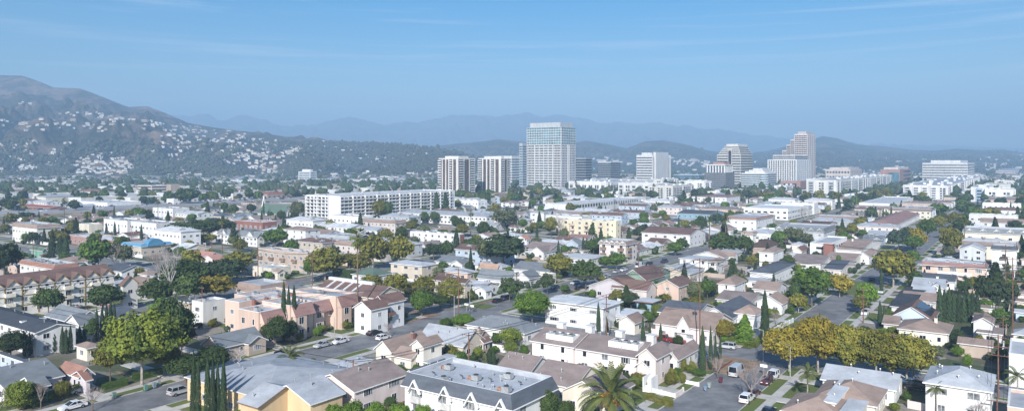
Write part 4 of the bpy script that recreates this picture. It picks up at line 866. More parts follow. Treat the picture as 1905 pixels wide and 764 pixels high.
ins = 3.5; body(t, (bx[0] + ins, bx[1] - ins, bx[2] + ins, bx[3] - ins), h - .95, h + 7, 'grey', nm='crown')
# curved dark banded
t, bx, h = tower('office_building', 'dark banded office with pale stripes, just right of the tallest tower', 'office building', 'the dark banded office', 1068, 1090, 1103, 345, 294, 'slate' if False else GREYG and 'grey', D=22)
for f in 'LR': bands(t, bx, f, 2, h - 1, 10, .74, GLASS, mar=0)
t, bx, h = tower('office_building', 'dark lattice office drum with a thin white roof edge', 'office building', 'the dark lattice office', 1113, 1136, 1154, 342, 302, 'grey')
for f in 'LR': bands(t, bx, f, 1, h - 1.5, 11, .68, GLASS, mar=.2); fins(t, bx, f, 1, h - 1.5, 9, .35, GREYG, dep=.3)
G().box(bx[0] - 1, bx[1] + 1, bx[2] - 1, bx[3] + 1, h, h + 1.2, TRIM).build('roof_edge', t)
t, bx, h = tower('office_building', 'white slab tower, left face ribbon-windowed and right face finely ribbed', 'office building', 'the ribbed white slab tower', 1184, 1214, 1247, 347, 288, 'white')
bands(t, bx, 'L', 3, h - 3, 11, .42, GLASS); fins(t, bx, 'R', 2, h - .5, 15, .8, wm('white'), dep=.8); bands(t, bx, 'R', 2, h - 2, 1, .9, CURT, dep=.05)
body(t, (bx[0] + 5, bx[1] - 4, bx[2] + 4, bx[3] - 8), h - .95, h + 4, 'white', nm='penthouse'); body(t, (bx[0] + 8, bx[1] - 16, bx[2] - 3, bx[2] + 2), 0, h + 5, 'white', nm='stair_core')
t, bx, h = tower('office_building', 'low blue-glass office between the ribbed slab and the dark grey block', 'office building', 'the low blue-glass office', 1253, 1300, 1312, 340, 325, 'blue')
for f in 'LR': bands(t, bx, f, 1, h - 1, 5, .85, BLUEG, mar=.2)
# stepped pink-banded tower
t, bx, h = tower('office_tower', 'stepped white tower with dark bands and a dark arched window below its top', 'tower', 'the arched-window tower', 1334, 1378, 1400, 349, 287, 'pale')
for f in 'LR': bands(t, bx, f, 3, h - 1, 12, .45, GLASS)
z = h
for k in range(5):
    i = 2.6 * (k + 1); b2 = (bx[0] + i * .8, bx[1] - i * .5, bx[2] + i * .6, bx[3] - i); z2 = z + 3.6; body(t, b2, z - .95, z2, 'pale', nm='setback')
    if k < 4:
        for f in 'LR': bands(t, b2, f, z, z2 - .6, 1, .5, GLASS)
    z = z2
g = G(); yc = (bx[2] + bx[3]) / 2 - 2; g.box(bx[0] - .6, bx[0] + 6, yc - 3.6, yc + 3.6, h * .55, h + 9, wm('stone')); g.box(bx[0] - .75, bx[0] - .6, yc - 2.4, yc + 2.4, h * .58, h + 4, GLASS)
g.prism([(yc + 2.4 * math.cos(q * math.pi / 10), h + 4.0 + 2.6 * math.sin(q * math.pi / 10)) for q in range(11)], 'x', bx[0] - .75, bx[0] - .6, GLASS); g.build('arched_window', t)
t, bx, h = tower('office_building', 'dark grey office block with a white colonnaded top storey', 'office building', 'the dark grey colonnaded office', 1311, 1350, 1366, 359, 321, GREYG)
MG = mat('grey_cladding', (.17, .18, .20), .7, .1, .3)
for f in 'LR':
    fins(t, bx, f, 1, h, 12, .5, MG, dep=.25)
    Ln = face_len(bx, f); g = G(); n = 9
    for k in range(n + 1): z = 1 + (h - 2) * k / n; g.box(-.3, 0, -Ln, 0, z - .75, z + .75, MG)
    g.build('floor_band', t, face_pt(bx, f, 0, 0), ROT[f])
b2 = (bx[0] + 2.5, bx[1] - 2, bx[2] + 2, bx[3] - 2.5); body(t, b2, h - .95, h + 10, GREYG); 
for f in 'LR': fins(t, b2, f, h, h + 9.5, 6, 1.6, TRIM, .02, .98, .5, 'column')
G().box(b2[0] - 1, b2[1] + 1, b2[2] - 1, b2[3] + 1, h + 10, h + 11.6, TRIM).build('roof_edge', t)
body(t, (b2[0] + 6, b2[1] - 4, b2[2] + 3, b2[3] - 7), h + 10.8, h + 15, 'salmon', nm='penthouse')
# curved glass
t, bx, h = tower('office_building', 'silvery stepped office with a rounded glass corner below the punched white block', 'office building', 'the rounded-glass office', 1379, 1424, 1443, 358, 322, 'white')
for f in 'LR': bands(t, bx, f, 2, h - 1, 8, .5, BLUEG, mar=.2)
g = G(); n = 8; r0 = 7
for k in range(n):
    z0, z1 = k * h / n, (k + .62) * h / n
    for zz0, zz1, m in ((z0, z1, TEALG), (z1, (k + 1) * h / n, TRIM)):
        rr_ = r0 + (.3 if m is TRIM else 0); g.prism([(bx[0] + 6 + rr_ * math.cos(q * math.pi / 6), bx[2] + 5 + rr_ * math.sin(q * math.pi / 6)) for q in range(12)], 'z' if False else 'x', 0, 0, m) if False else None
        i = len(g.v); g.v += [(bx[0] + 6 + rr_ * math.cos(q * math.pi / 8), bx[2] + 5 + rr_ * math.sin(q * math.pi / 8), zq) for zq in (zz0, zz1) for q in range(16)]
        for q in range(16): g.f.append((i + q, i + (q + 1) % 16, i + 16 + (q + 1) % 16, i + 16 + q)); g.m.append(g.mi(m))
        g.f.append(tuple(range(i + 16, i + 32))); g.m.append(g.mi(m))
g.build('glass_corner', t)
for k in range(3): i = 3 + 3 * k; body(t, (bx[0] + i, bx[1] - 2, bx[2] + i * .8, bx[3] - i * 1.6), h + k * 2.3 - .95, h + k * 2.3 + 2.3, 'white', nm='setback')
# punched white + tall pink
t, bx, h = tower('office_tower', 'tall pinkish stepped tower, highest of the right-hand group', 'tower', 'the tall pinkish tower', 1478, 1502, 1517, 346, 249, 'stone')
for f, n in (('L', 7), ('R', 4)): punch(t, bx, f, 3, h - 2, 25, n, 2.6, 2.0, GLASS, .03, .97)
body(t, (bx[0] + 4, bx[1] - 6, bx[2] + 3, bx[3] - 5), h - .95, h + 4.5, 'stone', nm='crown')
for (fy, hh) in ((1, .90), (2, .80), (3, .69)):
    w = 11; b2 = (bx[0] + 1.5 * fy, bx[1] - 4, bx[3] + w * (fy - 1) * .7, bx[3] + w * fy * .7); body(t, b2, 0, h * hh, 'stone', nm='stepped_wing'); bands(t, b2, 'L', 3, h * hh - 2, int(25 * hh), .5, GLASS)
t, bx, h = tower('office_tower', 'white stepped block with bold square dark windows in front of the tall pinkish tower', 'tower', 'the square-windowed white block', 1428, 1482, 1508, 350, 297, 'white')
for f, n in (('L', 12), ('R', 7)): punch(t, bx, f, 3, h - 1, 13, n, 2.5, 2.3, GLASS, .02, .98)
b2 = (bx[0] + 4, bx[1] - 4, bx[2] + 4, bx[3] - 8); body(t, b2, h - .95, h + 8, 'white', nm='setback'); 
for f in 'LR': bands(t, b2, f, h + .5, h + 7, 2, .6, GLASS)
t, bx, h = tower('office_building', 'low red-brown portal building with a deep dark glass recess', 'office building', 'the red-brown portal building', 1452, 1489, 1500, 360, 337, 'salmon')
Ln = face_len(bx, 'L'); G().box(-.12, 0, -Ln * .8, -Ln * .15, 0, h * .8, GLASS).build('glass_front', t, face_pt(bx, 'L', 0, 0), 0)
t, bx, h = tower('office_building', 'pinkish office with paired square windows under a flat penthouse', 'office building', 'the pinkish paired-window office', 1536, 1582, 1603, 345, 315, 'stone')
for f, n in (('L', 8), ('R', 4)): punch(t, bx, f, 2, h - 1, 3, n, 3.4, 4.0, GREYG, .02, .98)
body(t, (bx[0] + 4, bx[1] - 4, bx[2] + 4, bx[3] - 6), h - .95, h + 3.5, 'stone', nm='penthouse')
t, bx, h = tower('office_building', 'brick and cream office with a blue glass front wing', 'office building', 'the brick and blue-glass office', 1638, 1674, 1694, 347, 315, 'salmon')
bands(t, bx, 'R', 2, h - 1, 4, .5, GLASS, s0=.3); G().box(bx[0] - 4, bx[0] - .01, bx[2] + 1, bx[2] + face_len(bx, 'L') * .55, 0, h * .82, TEALG).build('glass_wing', t); body(t, (bx[0] + 3, bx[1] - 3, bx[2] + 3, bx[3] - 5), h - .95, h + 3.5, 'stone', nm='penthouse')
t, bx, h = tower('office_building', 'wide white office with seven dark ribbons and a long penthouse', 'office building', 'the wide white ribbon office', 1716, 1800, 1813, 344, 303, 'white')
for f in 'LR': bands(t, bx, f, 5, h - 2, 7, .42, GREYG)
body(t, (bx[0] + 5, bx[1] - 5, bx[2] + 12, bx[3] - 14), h - .95, h + 5, 'white', nm='penthouse')
t, bx, h = tower('office_building', 'white podium wing at the right foot of the wide ribbon office', 'office building', 'the white podium wing', 1790, 1822, 1833, 345, 329, 'white')
for f in 'LR': bands(t, bx, f, 2, h - 1, 3, .4, GREYG)
t, bx, h = tower('office_building', 'distant pale complex low on the right-hand hills', 'office building', 'the distant pale complex', 1852, 1888, 1904, 330, 318, 'stone')
bands(t, bx, 'L', 2, h - 1, 3, .4, GREYG)
t, bx, h = tower('apartment_tower', 'small white seven-storey tower alone against the left hillside', 'tower', 'the lone white hillside tower', 555, 577, 589, 344, 319, 'white')
for f in 'LR': bands(t, bx, f, 2, h - 1, 7, .45, BLUEG, mar=2)
body(t, (bx[0] + 5, bx[1] - 5, bx[2] + 5, bx[3] - 5), h - .95, h + 4, 'white', nm='penthouse')
t, bx, h = tower('office_building', 'small white cubic block on the plain below the wooded hill', 'office building', 'the small white cube', 707, 724, 732, 343, 328, 'white')
bands(t, bx, 'L', 2, h - 1, 3, .45, GREYG)
t, bx, h = tower('office_building', 'low dark-glass pavilion beside the lone white hillside tower', 'office building', 'the dark glass pavilion', 589, 606, 614, 346, 333, 'grey')
for f in 'LR': bands(t, bx, f, 1, h - 1, 3, .8, GLASS, mar=.2)
# mid-rise apartment fronts and mall
def midrise(label, short, xl, cx, xr, base, top, wall, acc, Lb=None, D=None, st=5, gl=GREYG):
    t, bx, h = tower('apartment_building', label, 'apartment building', short, xl, cx, xr, base, top, wall, Lb=Lb, D=D)
    for f in 'LR':
        Ln = face_len(bx, f); n = max(1, int(Ln / 9)); rr = random.Random(int(xl))
        for j in range(n):
            s = Ln * (j + .5) / n; q = rr.random()
            if q < .45:
                g = G(); g.box(-1.1, 0, -s - 3, -s + 3, .2, h - 1.2, wm(acc)); 
                for k in range(st): z = 1 + (h - 3) * k / st; g.box(-1.16, -1.1, -s - 2.2, -s + 2.2, z, z + (h - 3) / st * .6, gl)
                g.build('bay', t, face_pt(bx, f, 0, 0), ROT[f])
            else:
                g = G()
                for k in range(st):
                    z = 1 + (h - 3) * k / st; g.box(-.1, 0, -s - 3, -s - .4, z, z + (h - 3) / st * .6, gl); g.box(-.1, 0, -s + .6, -s + 2.6, z, z + (h - 3) / st * .6, GLASS); g.box(-1.2, 0, -s - 3.2, -s - .2, z - .3, z - .1, TRIM)
                g.build('window_stack', t, face_pt(bx, f, 0, 0), ROT[f])
    rr = random.Random(int(cx))
    for k in range(max(2, int((bx[1] - bx[0]) / 16))):
        x = rr.uniform(bx[0] + 3, bx[1] - 4); y = rr.uniform(bx[2] + 3, bx[3] - 3); G().box(x, x + 3, y - 1.5, y + 1.5, h - .9, h + 1.2, TRIM).build('roof_unit', t)
    return t
midrise('white shopping mall range with blank walls right of the tallest tower', 'the white mall range', 1058, 1128, 1215, 362, 338, 'white', 'pale', st=2)
midrise('cream mall wing with stepped roofline below the dark lattice office', 'the stepped mall wing', 1150, 1222, 1244, 365, 341, 'white', 'white', D=40, st=3)
midrise('grey and white five-storey apartment front with projecting bays, left of centre', 'the bay-fronted apartments', 1205, 1252, 1290, 371, 345, 'pale', 'grey')
midrise('white apartment block with a tall dark glazed slot', 'the slotted white apartments', 1276, 1310, 1324, 362, 337, 'white', 'white', st=5)
midrise('long pale blue-grey apartment range with many balconies under the pinkish office', 'the long balcony range', 1500, 1556, 1660, 369, 335, 'pale', 'grey', st=6)
midrise('white apartment range with orange accent bays right of the blue-glass wing', 'the orange-accent range', 1680, 1762, 1830, 372, 345, 'white', 'white', st=5)
midrise('glassy white end block of the orange-accent apartments', 'the glassy end block', 1806, 1838, 1846, 376, 348, 'white', 'blue', st=4, gl=BLUEG)
midrise('white stepped hillside-like complex at the right edge of downtown', 'the right-edge stepped complex', 1832, 1886, 1915, 378, 352, 'white', 'white', D=50, st=3)
t, bx, h = tower('warehouse', 'long blank white hall along the right edge of downtown', 'warehouse', 'the long blank white hall', 1830, 1880, 1910, 364, 343, 'white', D=70)
bb, q = B('townhouse_row', 'pale blue townhouse row with a slate roof in the middle distance', 'townhouses', 'the pale blue townhouse row', V(px=(1258, 1322, 399, 1350), h=7, ridge='y', rh=2, rc='slate', wall='skyb', st=2, gap=4))
B('townhouse_row', 'white arched-window row with tan awnings in the middle distance', 'townhouses', 'the white arched row', V(px=(1383, 1466, 390, 1500), h=8, roof=f_, rc='white', wall='white', st=2, gap=4.5, style='dark', ww=2.2))
B('apartment_building', 'white block with red-tiled parapets beyond the two mid-distance palms', 'apartment building', 'the red-parapet block', V(px=(1345, 1408, 409, 1440), h=7.5, roof='mansard', mh=1.3, rc='terra', wall='white', st=2, gap=4.5))
B('apartment_building', 'tan-roofed cream two-storey range in front of the rounded-glass office', 'apartment building', 'the tan-roofed cream range', V(px=(1286, 1352, 367, 1378), h=8, roof=h_, rh=2, rc='rose', wall='white', st=2, gap=5))
B('apartment_building', 'white and rust-banded two-storey block left of the lone blue spruce', 'apartment building', 'the rust-banded white block', V(px=(1598, 1660, 380, 1700), h=8, roof=f_, rc='white', wall='white', st=2, gap=4, ww=2.4, wh=1.2, style='curt', balc=('L', wm('salmon'))))
B('house', 'broad chocolate-brown hip roof over a white house near the avenue trees', 'house', 'the broad brown hip roof', V(px=(1610, 1668, 418, 1712), h=4.5, roof=h_, rh=2.6, rc='rose', wall='white', gap=4))
B('apartment_building', 'brown-roofed row with pink chimneys left of the dark spruce', 'apartment building', 'the pink-chimney row', V(px=(1484, 1540, 420, 1560), h=7, ridge='y', rh=1.6, rc='dkbrown', wall='pink', st=2, gap=4.4, chim=3))
MID = []
for k, (xl, cx, xr, base, top, w_, ac_, D_) in enumerate(((995, 1030, 1052, 362, 350, 'pale', 'grey', None), (1076, 1108, 1150, 350, 334, 'white', 'white', None), (1206, 1232, 1262, 352, 333, 'pale', 'white', None), (1262, 1290, 1312, 350, 336, 'white', 'grey', None), (1440, 1462, 1480, 362, 345, 'white', 'grey', None),
        (1500, 1530, 1552, 358, 333, 'white', 'white', None), (1598, 1622, 1650, 356, 336, 'pale', 'blue', None), (1690, 1716, 1740, 356, 341, 'white', 'grey', None), (1850, 1886, 1908, 352, 336, 'pale', 'white', 40), (905, 930, 960, 358, 348, 'cream', 'white', None), (640, 676, 712, 345, 335, 'pale', 'grey', None), (1120, 1150, 1180, 371, 358, 'pale', 'grey', None), (1316, 1340, 1372, 368, 356, 'cream', 'white', None), (1560, 1590, 1622, 378, 364, 'white', 'white', None), (60, 96, 130, 346, 336, 'pale', 'white', None), (430, 470, 500, 345, 336, 'white', 'grey', None))):
    t = midrise(None, None, xl, cx, xr, base, top, w_, ac_, D=D_, st=4 if base - top > 13 else 2); MID.append((t, cx, (base + top) / 2, {'pale': 'off-white', 'white': 'white', 'cream': 'cream'}[w_]))
for _r, _g in EXTRA.values(): tag(_g.build('windows', _r), None, None, kind='stuff')
# ---------------------------------------------------------------- trees
import numpy as np
NR = np.random.default_rng(5)
LEAFC = dict(hill=(.060, .064, .048), green_dk=(.045, .076, .024), green=(.060, .110, .022), bright=(.085, .155, .022), olive=(.130, .135, .028), golden=(.190, .165, .028), dark=(.030, .050, .024), yelgreen=(.120, .160, .028), cypress=(.034, .062, .030), rust=(.10, .055, .03),
             bluegreen=(.045, .075, .055), palm=(.085, .110, .035), grey=(.09, .11, .06), redbud=(.16, .05, .06), shrub=(.05, .09, .02))
def leafm(c):
    n = 'foliage_' + c
    if n in MATS: return MATS[n]
    col = LEAFC[c]; m = bpy.data.materials.new(n); m.use_nodes = True; t = m.node_tree; b = t.nodes['Principled BSDF']; b.inputs['Roughness'].default_value = .75; b.inputs['Specular IOR Level'].default_value = .2
    nn = t.nodes.new; l = t.links.new; g = nn('ShaderNodeTexCoord'); z = nn('ShaderNodeTexNoise'); z.inputs['Scale'].default_value = .55; z.inputs['Detail'].default_value = 3; l(g.outputs['Object'], z.inputs[0])
    r = nn('ShaderNodeValToRGB'); e = r.color_ramp; e.elements[0].position = .33; e.elements[0].color = (col[0] * .62, col[1] * .68, col[2] * .8, 1); e.elements[1].position = .68; e.elements[1].color = (col[0] * 1.5, col[1] * 1.35, col[2] * 1.1, 1)
    l(z.outputs['Fac'], r.inputs[0]); oi = nn('ShaderNodeObjectInfo'); rr = nn('ShaderNodeMapRange'); rr.inputs[3].default_value = .78; rr.inputs[4].default_value = 1.25; l(oi.outputs['Random'], rr.inputs[0])
    hs = nn('ShaderNodeHueSaturation'); l(r.outputs[0], hs.inputs['Color']); l(rr.outputs[0], hs.inputs['Value']); l(hs.outputs[0], b.inputs[0]); MATS[n] = m; return m
def cards(P_, N_, size, m, name):
    """leaf clumps: one bent quad at each point, roughly facing its normal"""
    n = len(P_); N_ = N_ + NR.normal(0, .6, (n, 3)); N_ /= np.linalg.norm(N_, axis=1)[:, None] + 1e-9
    a = np.cross(N_, NR.normal(0, 1, (n, 3))); a /= np.linalg.norm(a, axis=1)[:, None] + 1e-9; b = np.cross(N_, a)
    s = size * NR.uniform(.6, 1.4, (n, 1)); q = NR.uniform(.7, 1.2, (n, 1))
    v = np.stack([P_ - a * s - b * s * q * .5, P_ + a * s * .3 - b * s * q, P_ + a * s + b * s * q * .4, P_ - a * s * .2 + b * s * q], 1).reshape(-1, 3)
    return v
def mesh_np(name, v, m, quads=True):
    n = len(v) // 4; me = bpy.data.meshes.new(name); me.vertices.add(len(v)); me.vertices.foreach_set('co', v.astype(np.float32).ravel())
    me.loops.add(n * 4); me.loops.foreach_set('vertex_index', np.arange(n * 4, dtype=np.int32)); me.polygons.add(n); me.polygons.foreach_set('loop_start', np.arange(0, n * 4, 4, dtype=np.int32))
    me.materials.append(m); me.update(calc_edges=True); return me
def blob_crown(nl, npts, rx, rz, zc, lobe=.42, flat=1.0, low=-.55):
    """points and normals on many uneven lobes that fill an ellipsoid crown of half-width rx, half-height rz"""
    Ps = []; Ns = []
    for k in range(nl):
        d = NR.normal(0, 1, 3); d /= np.linalg.norm(d); d[2] = abs(d[2]) * 1.0 if NR.random() < .72 else max(low, d[2]); r = NR.uniform(.35, .78)
        c = np.array([d[0] * rx * r, d[1] * rx * r, zc + d[2] * rz * r]); lr = lobe * rx * NR.uniform(.45, 1.15); m = int(npts / nl)
        n = NR.normal(0, 1, (m, 3)); n /= np.linalg.norm(n, axis=1)[:, None]; rad = lr * (1 + .16 * np.sin(n[:, :1] * 5 + k) * np.cos(n[:, 1:2] * 6)) * NR.uniform(.74, 1.08, (m, 1))
        Ps.append(c + n * rad * np.array([1, 1, flat])); Ns.append(n)
    m = int(npts * .28); n = NR.normal(0, 1, (m, 3)); n /= np.linalg.norm(n, axis=1)[:, None]; ph = NR.uniform(0, 6.28, 4)
    rad = (.86 + .16 * np.sin(n[:, :1] * 7 + ph[0]) * np.sin(n[:, 1:2] * 6 + ph[1]) + .12 * np.sin(n[:, 2:] * 9 + ph[2])) * NR.uniform(.72, 1.06, (m, 1)); q = n * rad * np.array([rx, rx, rz]); q[:, 2] = np.where(q[:, 2] < 0, q[:, 2] * -low, q[:, 2]) + zc
    Ps.append(q); Ns.append(n)
    return np.concatenate(Ps), np.concatenate(Ns)
TV = {}
def trunk_mesh(key, h, r, spread, m, lean=0, forks=4, top=.7):
    g = G(); rr = random.Random(str(key)); hz = h * .35; g.tube((0, 0, -.2), (lean * .3, 0, hz), r, r * .75, m, 7)
    for k in range(forks):
        a = 2 * math.pi * (k + rr.random() * .5) / forks; e = Vector((math.cos(a) * spread * .55 + lean, math.sin(a) * spread * .55, h * top)); g.tube((lean * .3, 0, hz - .1), e, r * .6, r * .2, m, 5)
        for q in range(2):
            a2 = a + rr.uniform(-.8, .8); g.tube(e * .8 + Vector((0, 0, hz * .2)), (math.cos(a2) * spread * .85 + lean, math.sin(a2) * spread * .85, h * (top + .15)), r * .22, r * .07, m, 4)
    return g.mesh('trunk')
# unit trees are 10 m tall and 10 m wide, scaled per tree
def variants(kind, col, lod):
    key = (kind, col, lod)
    if key in TV: return TV[key]
    m = leafm(col); out = []; nv = 3; np_ = {0: 14000, 1: 3200, 2: 550}[lod]; sz = {0: .165, 1: .34, 2: .75}[lod]
    for i in range(nv):
        if kind == 'round': p, n = blob_crown(34, np_, 4.6, 3.9, 5.6, .34); tr = trunk_mesh((key, i), 9.5, .19, 4, BARK)
        elif kind == 'spread': p, n = blob_crown(46, np_, 4.7, 3.9, 5.3, .27, .9); tr = trunk_mesh((key, i), 9.5, .2, 4.4, BARKW if col in ('olive', 'golden') else BARK, NR.uniform(-.5, .5), 5, .62)
        elif kind == 'feather': p, n = blob_crown(60, int(np_ * 1.5), 4.7, 3.9, 5.5, .17, 1.35); tr = trunk_mesh((key, i), 9.5, .17, 4.2, BARKW, 0, 6, .7)
        elif kind == 'loose': p, n = blob_crown(46, np_, 4.6, 3.9, 5.6, .19, .9); tr = trunk_mesh((key, i), 9.5, .17, 4.2, BARK, 0, 6, .72)
        elif kind == 'shrub': p, n = blob_crown(26, np_, 4.7, 4.2, 4.9, .36, 1, -.9); tr = trunk_mesh((key, i), 7, .3, 3, BARK)
        elif kind == 'hedge':
            q = NR.uniform(-1, 1, (np_, 3)); ax = NR.integers(0, 3, np_); sg = np.sign(NR.uniform(-1, 1, np_)); q[np.arange(np_), ax] = sg; n = np.zeros((np_, 3)); n[np.arange(np_), ax] = sg
            p = q * np.array([5, 5, 5]) + np.array([0, 0, 5.0]); tr = trunk_mesh((key, i), 6, .2, 2, BARK)
        elif kind == 'cypress':
            t = NR.random(np_) ** .8; a = NR.uniform(0, 6.283, np_); prof = np.minimum(1, t * 7 + .35) * (1 - t ** 2.2) ** .8; rad = 4.6 * prof * (1 + .18 * np.sin(a * 5 + t * 30 + i) + .1 * np.sin(a * 9 - t * 50)) * NR.uniform(.82, 1.0, np_)
            p = np.stack([rad * np.cos(a), rad * np.sin(a), .15 + t * 9.8], 1); n = np.stack([np.cos(a), np.sin(a), np.full(np_, .5)], 1); tr = G().tube((0, 0, -.2), (0, 0, 6), .9, .3, BARK, 5).mesh('trunk')
        elif kind == 'conifer':
            t = NR.random(np_) ** .75; a = NR.uniform(0, 6.283, np_); ti = np.floor(t * 11) / 11; fr = (t * 11) % 1; rad = 4.8 * (1 - ti * .92) * (.45 + .55 * fr if False else .55 + .45 * (1 - fr)) * (1 + .25 * np.sin(a * 4 + ti * 40 + i)) * NR.uniform(.5, 1.0, np_)
            p = np.stack([rad * np.cos(a), rad * np.sin(a), .9 + t * 9.0], 1); n = np.stack([np.cos(a) * .6, np.sin(a) * .6, np.full(np_, .8)], 1); tr = G().tube((0, 0, -.2), (0, 0, 8), .35, .08, BARK, 6).mesh('trunk')
        v = cards(p, n, sz, m, 'crown')
        if kind == 'cypress': c = np.repeat(p, 4, 0); v = c + (v - c) * np.array([1.6, 1.6, .55])
        out.append((mesh_np('crown', v, m), tr))
    TV[key] = out; return out
def palm_meshes(kind, i):
    key = ('palm', kind, i)
    if key in TV: return TV[key]
    rr = random.Random(str(key)); g = G(); m = leafm('palm'); H = 10.0
    if kind == 'fan':
        for k in range(46):
            a = rr.uniform(0, 6.283); el = rr.uniform(-1.1, 1.35); d = Vector((math.cos(a) * math.cos(el), math.sin(a) * math.cos(el), math.sin(el))); c = Vector((0, 0, H - .3)); e = c + d * 1.1; sd = d.cross(Vector((0, 0, 1))).normalized(); upv = sd.cross(d)
            for s in (-2, -1, 0, 1, 2):
                t = s * .32; f = (d * math.cos(t) + sd * math.sin(t)); tip = e + f * 1.15 + Vector((0, 0, -.3)); g.poly([e, e + f * .6 + upv * .05 + sd * .12, tip, e + f * .6 - sd * .12], m)
            g.tube(c, e, .03, .02, m, 3)
        sk = G(); 
        for k in range(30):
            a = rr.uniform(0, 6.283); z = rr.uniform(H - 2.4, H - .6); sk.poly([(math.cos(a) * .25, math.sin(a) * .25, z), (math.cos(a + .4) * .3, math.sin(a + .4) * .3, z), (math.cos(a + .2) * .55, math.sin(a + .2) * .55, z - 1.1)], mat('dead_frond', (.30, .22, .13), .9, .2, 3))
        g2 = sk
    else:
        nf, Lf, wd = {'queen': (22, 3.4, .55), 'date': (58, 4.6, .5), 'small': (20, 2.4, .4)}[kind]
        for k in range(nf):
            a = rr.uniform(0, 6.283); el = rr.uniform(-.15, 1.3) if kind != 'date' else rr.uniform(-.35, 1.4); c = Vector((0, 0, H)); pts = []; d = Vector((math.cos(a) * math.cos(el), math.sin(a) * math.cos(el), math.sin(el))); p = c.copy(); sd = Vector((-math.sin(a), math.cos(a), 0))
            for q in range(9): pts.append(p.copy()); p = p + d * (Lf / 8); d = (d + Vector((0, 0, -.13 - .02 * q))).normalized()
            for q in range(8):
                w0 = wd * math.sin(math.pi * (q + .35) / 9.2); 
                for s in (-1, 1):
                    for u in (0, .5):
                        b0 = pts[q].lerp(pts[q + 1], u); b1 = pts[q].lerp(pts[q + 1], u + .38); o = sd * s * w0 + Vector((0, 0, -w0 * .45)) + (pts[q + 1] - pts[q]) * .7; g.poly([b0, b1, b1 + o * 1.0, b0 + o * .9], m)
        g2 = G()
        if kind == 'date':
            for k in range(90):
                a = rr.uniform(0, 6.283); el = rr.uniform(-.7, .6); d = Vector((math.cos(a) * math.cos(el), math.sin(a) * math.cos(el), math.sin(el))); c = Vector((0, 0, H - .2)); s = d.cross(Vector((0, 0, 1))).normalized() * .22; e = c + d * rr.uniform(.7, 1.5); g2.poly([c, e + s, e + d * .35 + Vector((0, 0, -.15)), e - s], mat('date_fruit', (.50, .24, .03), .8, .3, 3))
    tr = G(); R0 = {'fan': .16, 'queen': .18, 'date': .42, 'small': .13}[kind]; tr.tube((0, 0, -.2), (.05, 0, H * .5), R0 * 1.25, R0, BARKW if kind == 'queen' else BARK, 7); tr.tube((.05, 0, H * .5), (0, 0, H), R0, R0 * .9, BARKW if kind == 'queen' else BARK, 7)
    TV[key] = (g.mesh('crown'), tr.mesh('trunk'), g2.mesh('fruit_cluster' if kind == 'date' else 'dead_frond_skirt') if g2.v else None); return TV[key]
def bare_mesh(i, col='bark'):
    key = ('bare', i, col)
    if key in TV: return TV[key]
    rr = random.Random(str(key)); g = G(); tw = G(); m = mat('bare_twig', (.30, .25, .24), .9, .2, 3) if col == 'bark' else mat('pale_twig', (.40, .38, .37), .9, .2, 3); tr = G(); tr.tube((0, 0, -.2), (0, 0, 2.5), .3, .24, BARK if col == 'bark' else BARKW, 6)
    def grow(p, d, L_, r, dep):
        e = p + d * L_; g.tube(p, e, r, r * .62, m, 4)
        if dep == 0: return
        for k in range(3 if dep > 1 else 4):
            nd = (d + Vector((rr.uniform(-1, 1), rr.uniform(-1, 1), rr.uniform(-.2, .8))) * .75).normalized(); grow(p.lerp(e, rr.uniform(.55, 1)), nd, L_ * rr.uniform(.6, .82), r * .55, dep - 1)
    for k in range(5): a = k * 1.257 + rr.random(); grow(Vector((0, 0, 2.4)), Vector((math.cos(a) * .7, math.sin(a) * .7, .9)).normalized(), 2.6, .13, 4)
    TV[key] = (g.mesh('branches'), tr.mesh('trunk')); return TV[key]
TREES = []   # (root, x, y, height, kind words, colour, auto?)
NAMES = dict(feather='sycamore_tree', round='tree', spread='spreading_tree', loose='garden_tree', shrub='shrub', hedge='hedge', cypress='cypress_tree', conifer='pine_tree', palm='palm_tree', bare='bare_tree')
CATS = dict(feather='tree', round='tree', spread='tree', loose='tree', shrub='shrub', hedge='hedge', cypress='cypress', conifer='pine', palm='palm tree', bare='bare tree')
GRP = dict(feather='large verge trees', round='round broadleaf trees among the houses', spread='spreading broadleaf trees along the streets', loose='loose-crowned garden trees', shrub='garden shrubs', hedge='garden hedges', cypress='columnar cypresses', conifer='dark conifers', palm='palm trees', bare='leafless winter trees')
COLW = dict(green_dk='dark green', green='mid-green', bright='bright green', olive='olive', golden='golden', dark='blackish green', yelgreen='yellow-green', cypress='deep green', rust='rust-tinged', bluegreen='blue-green', palm='green', grey='grey-green', redbud='reddish', shrub='green')
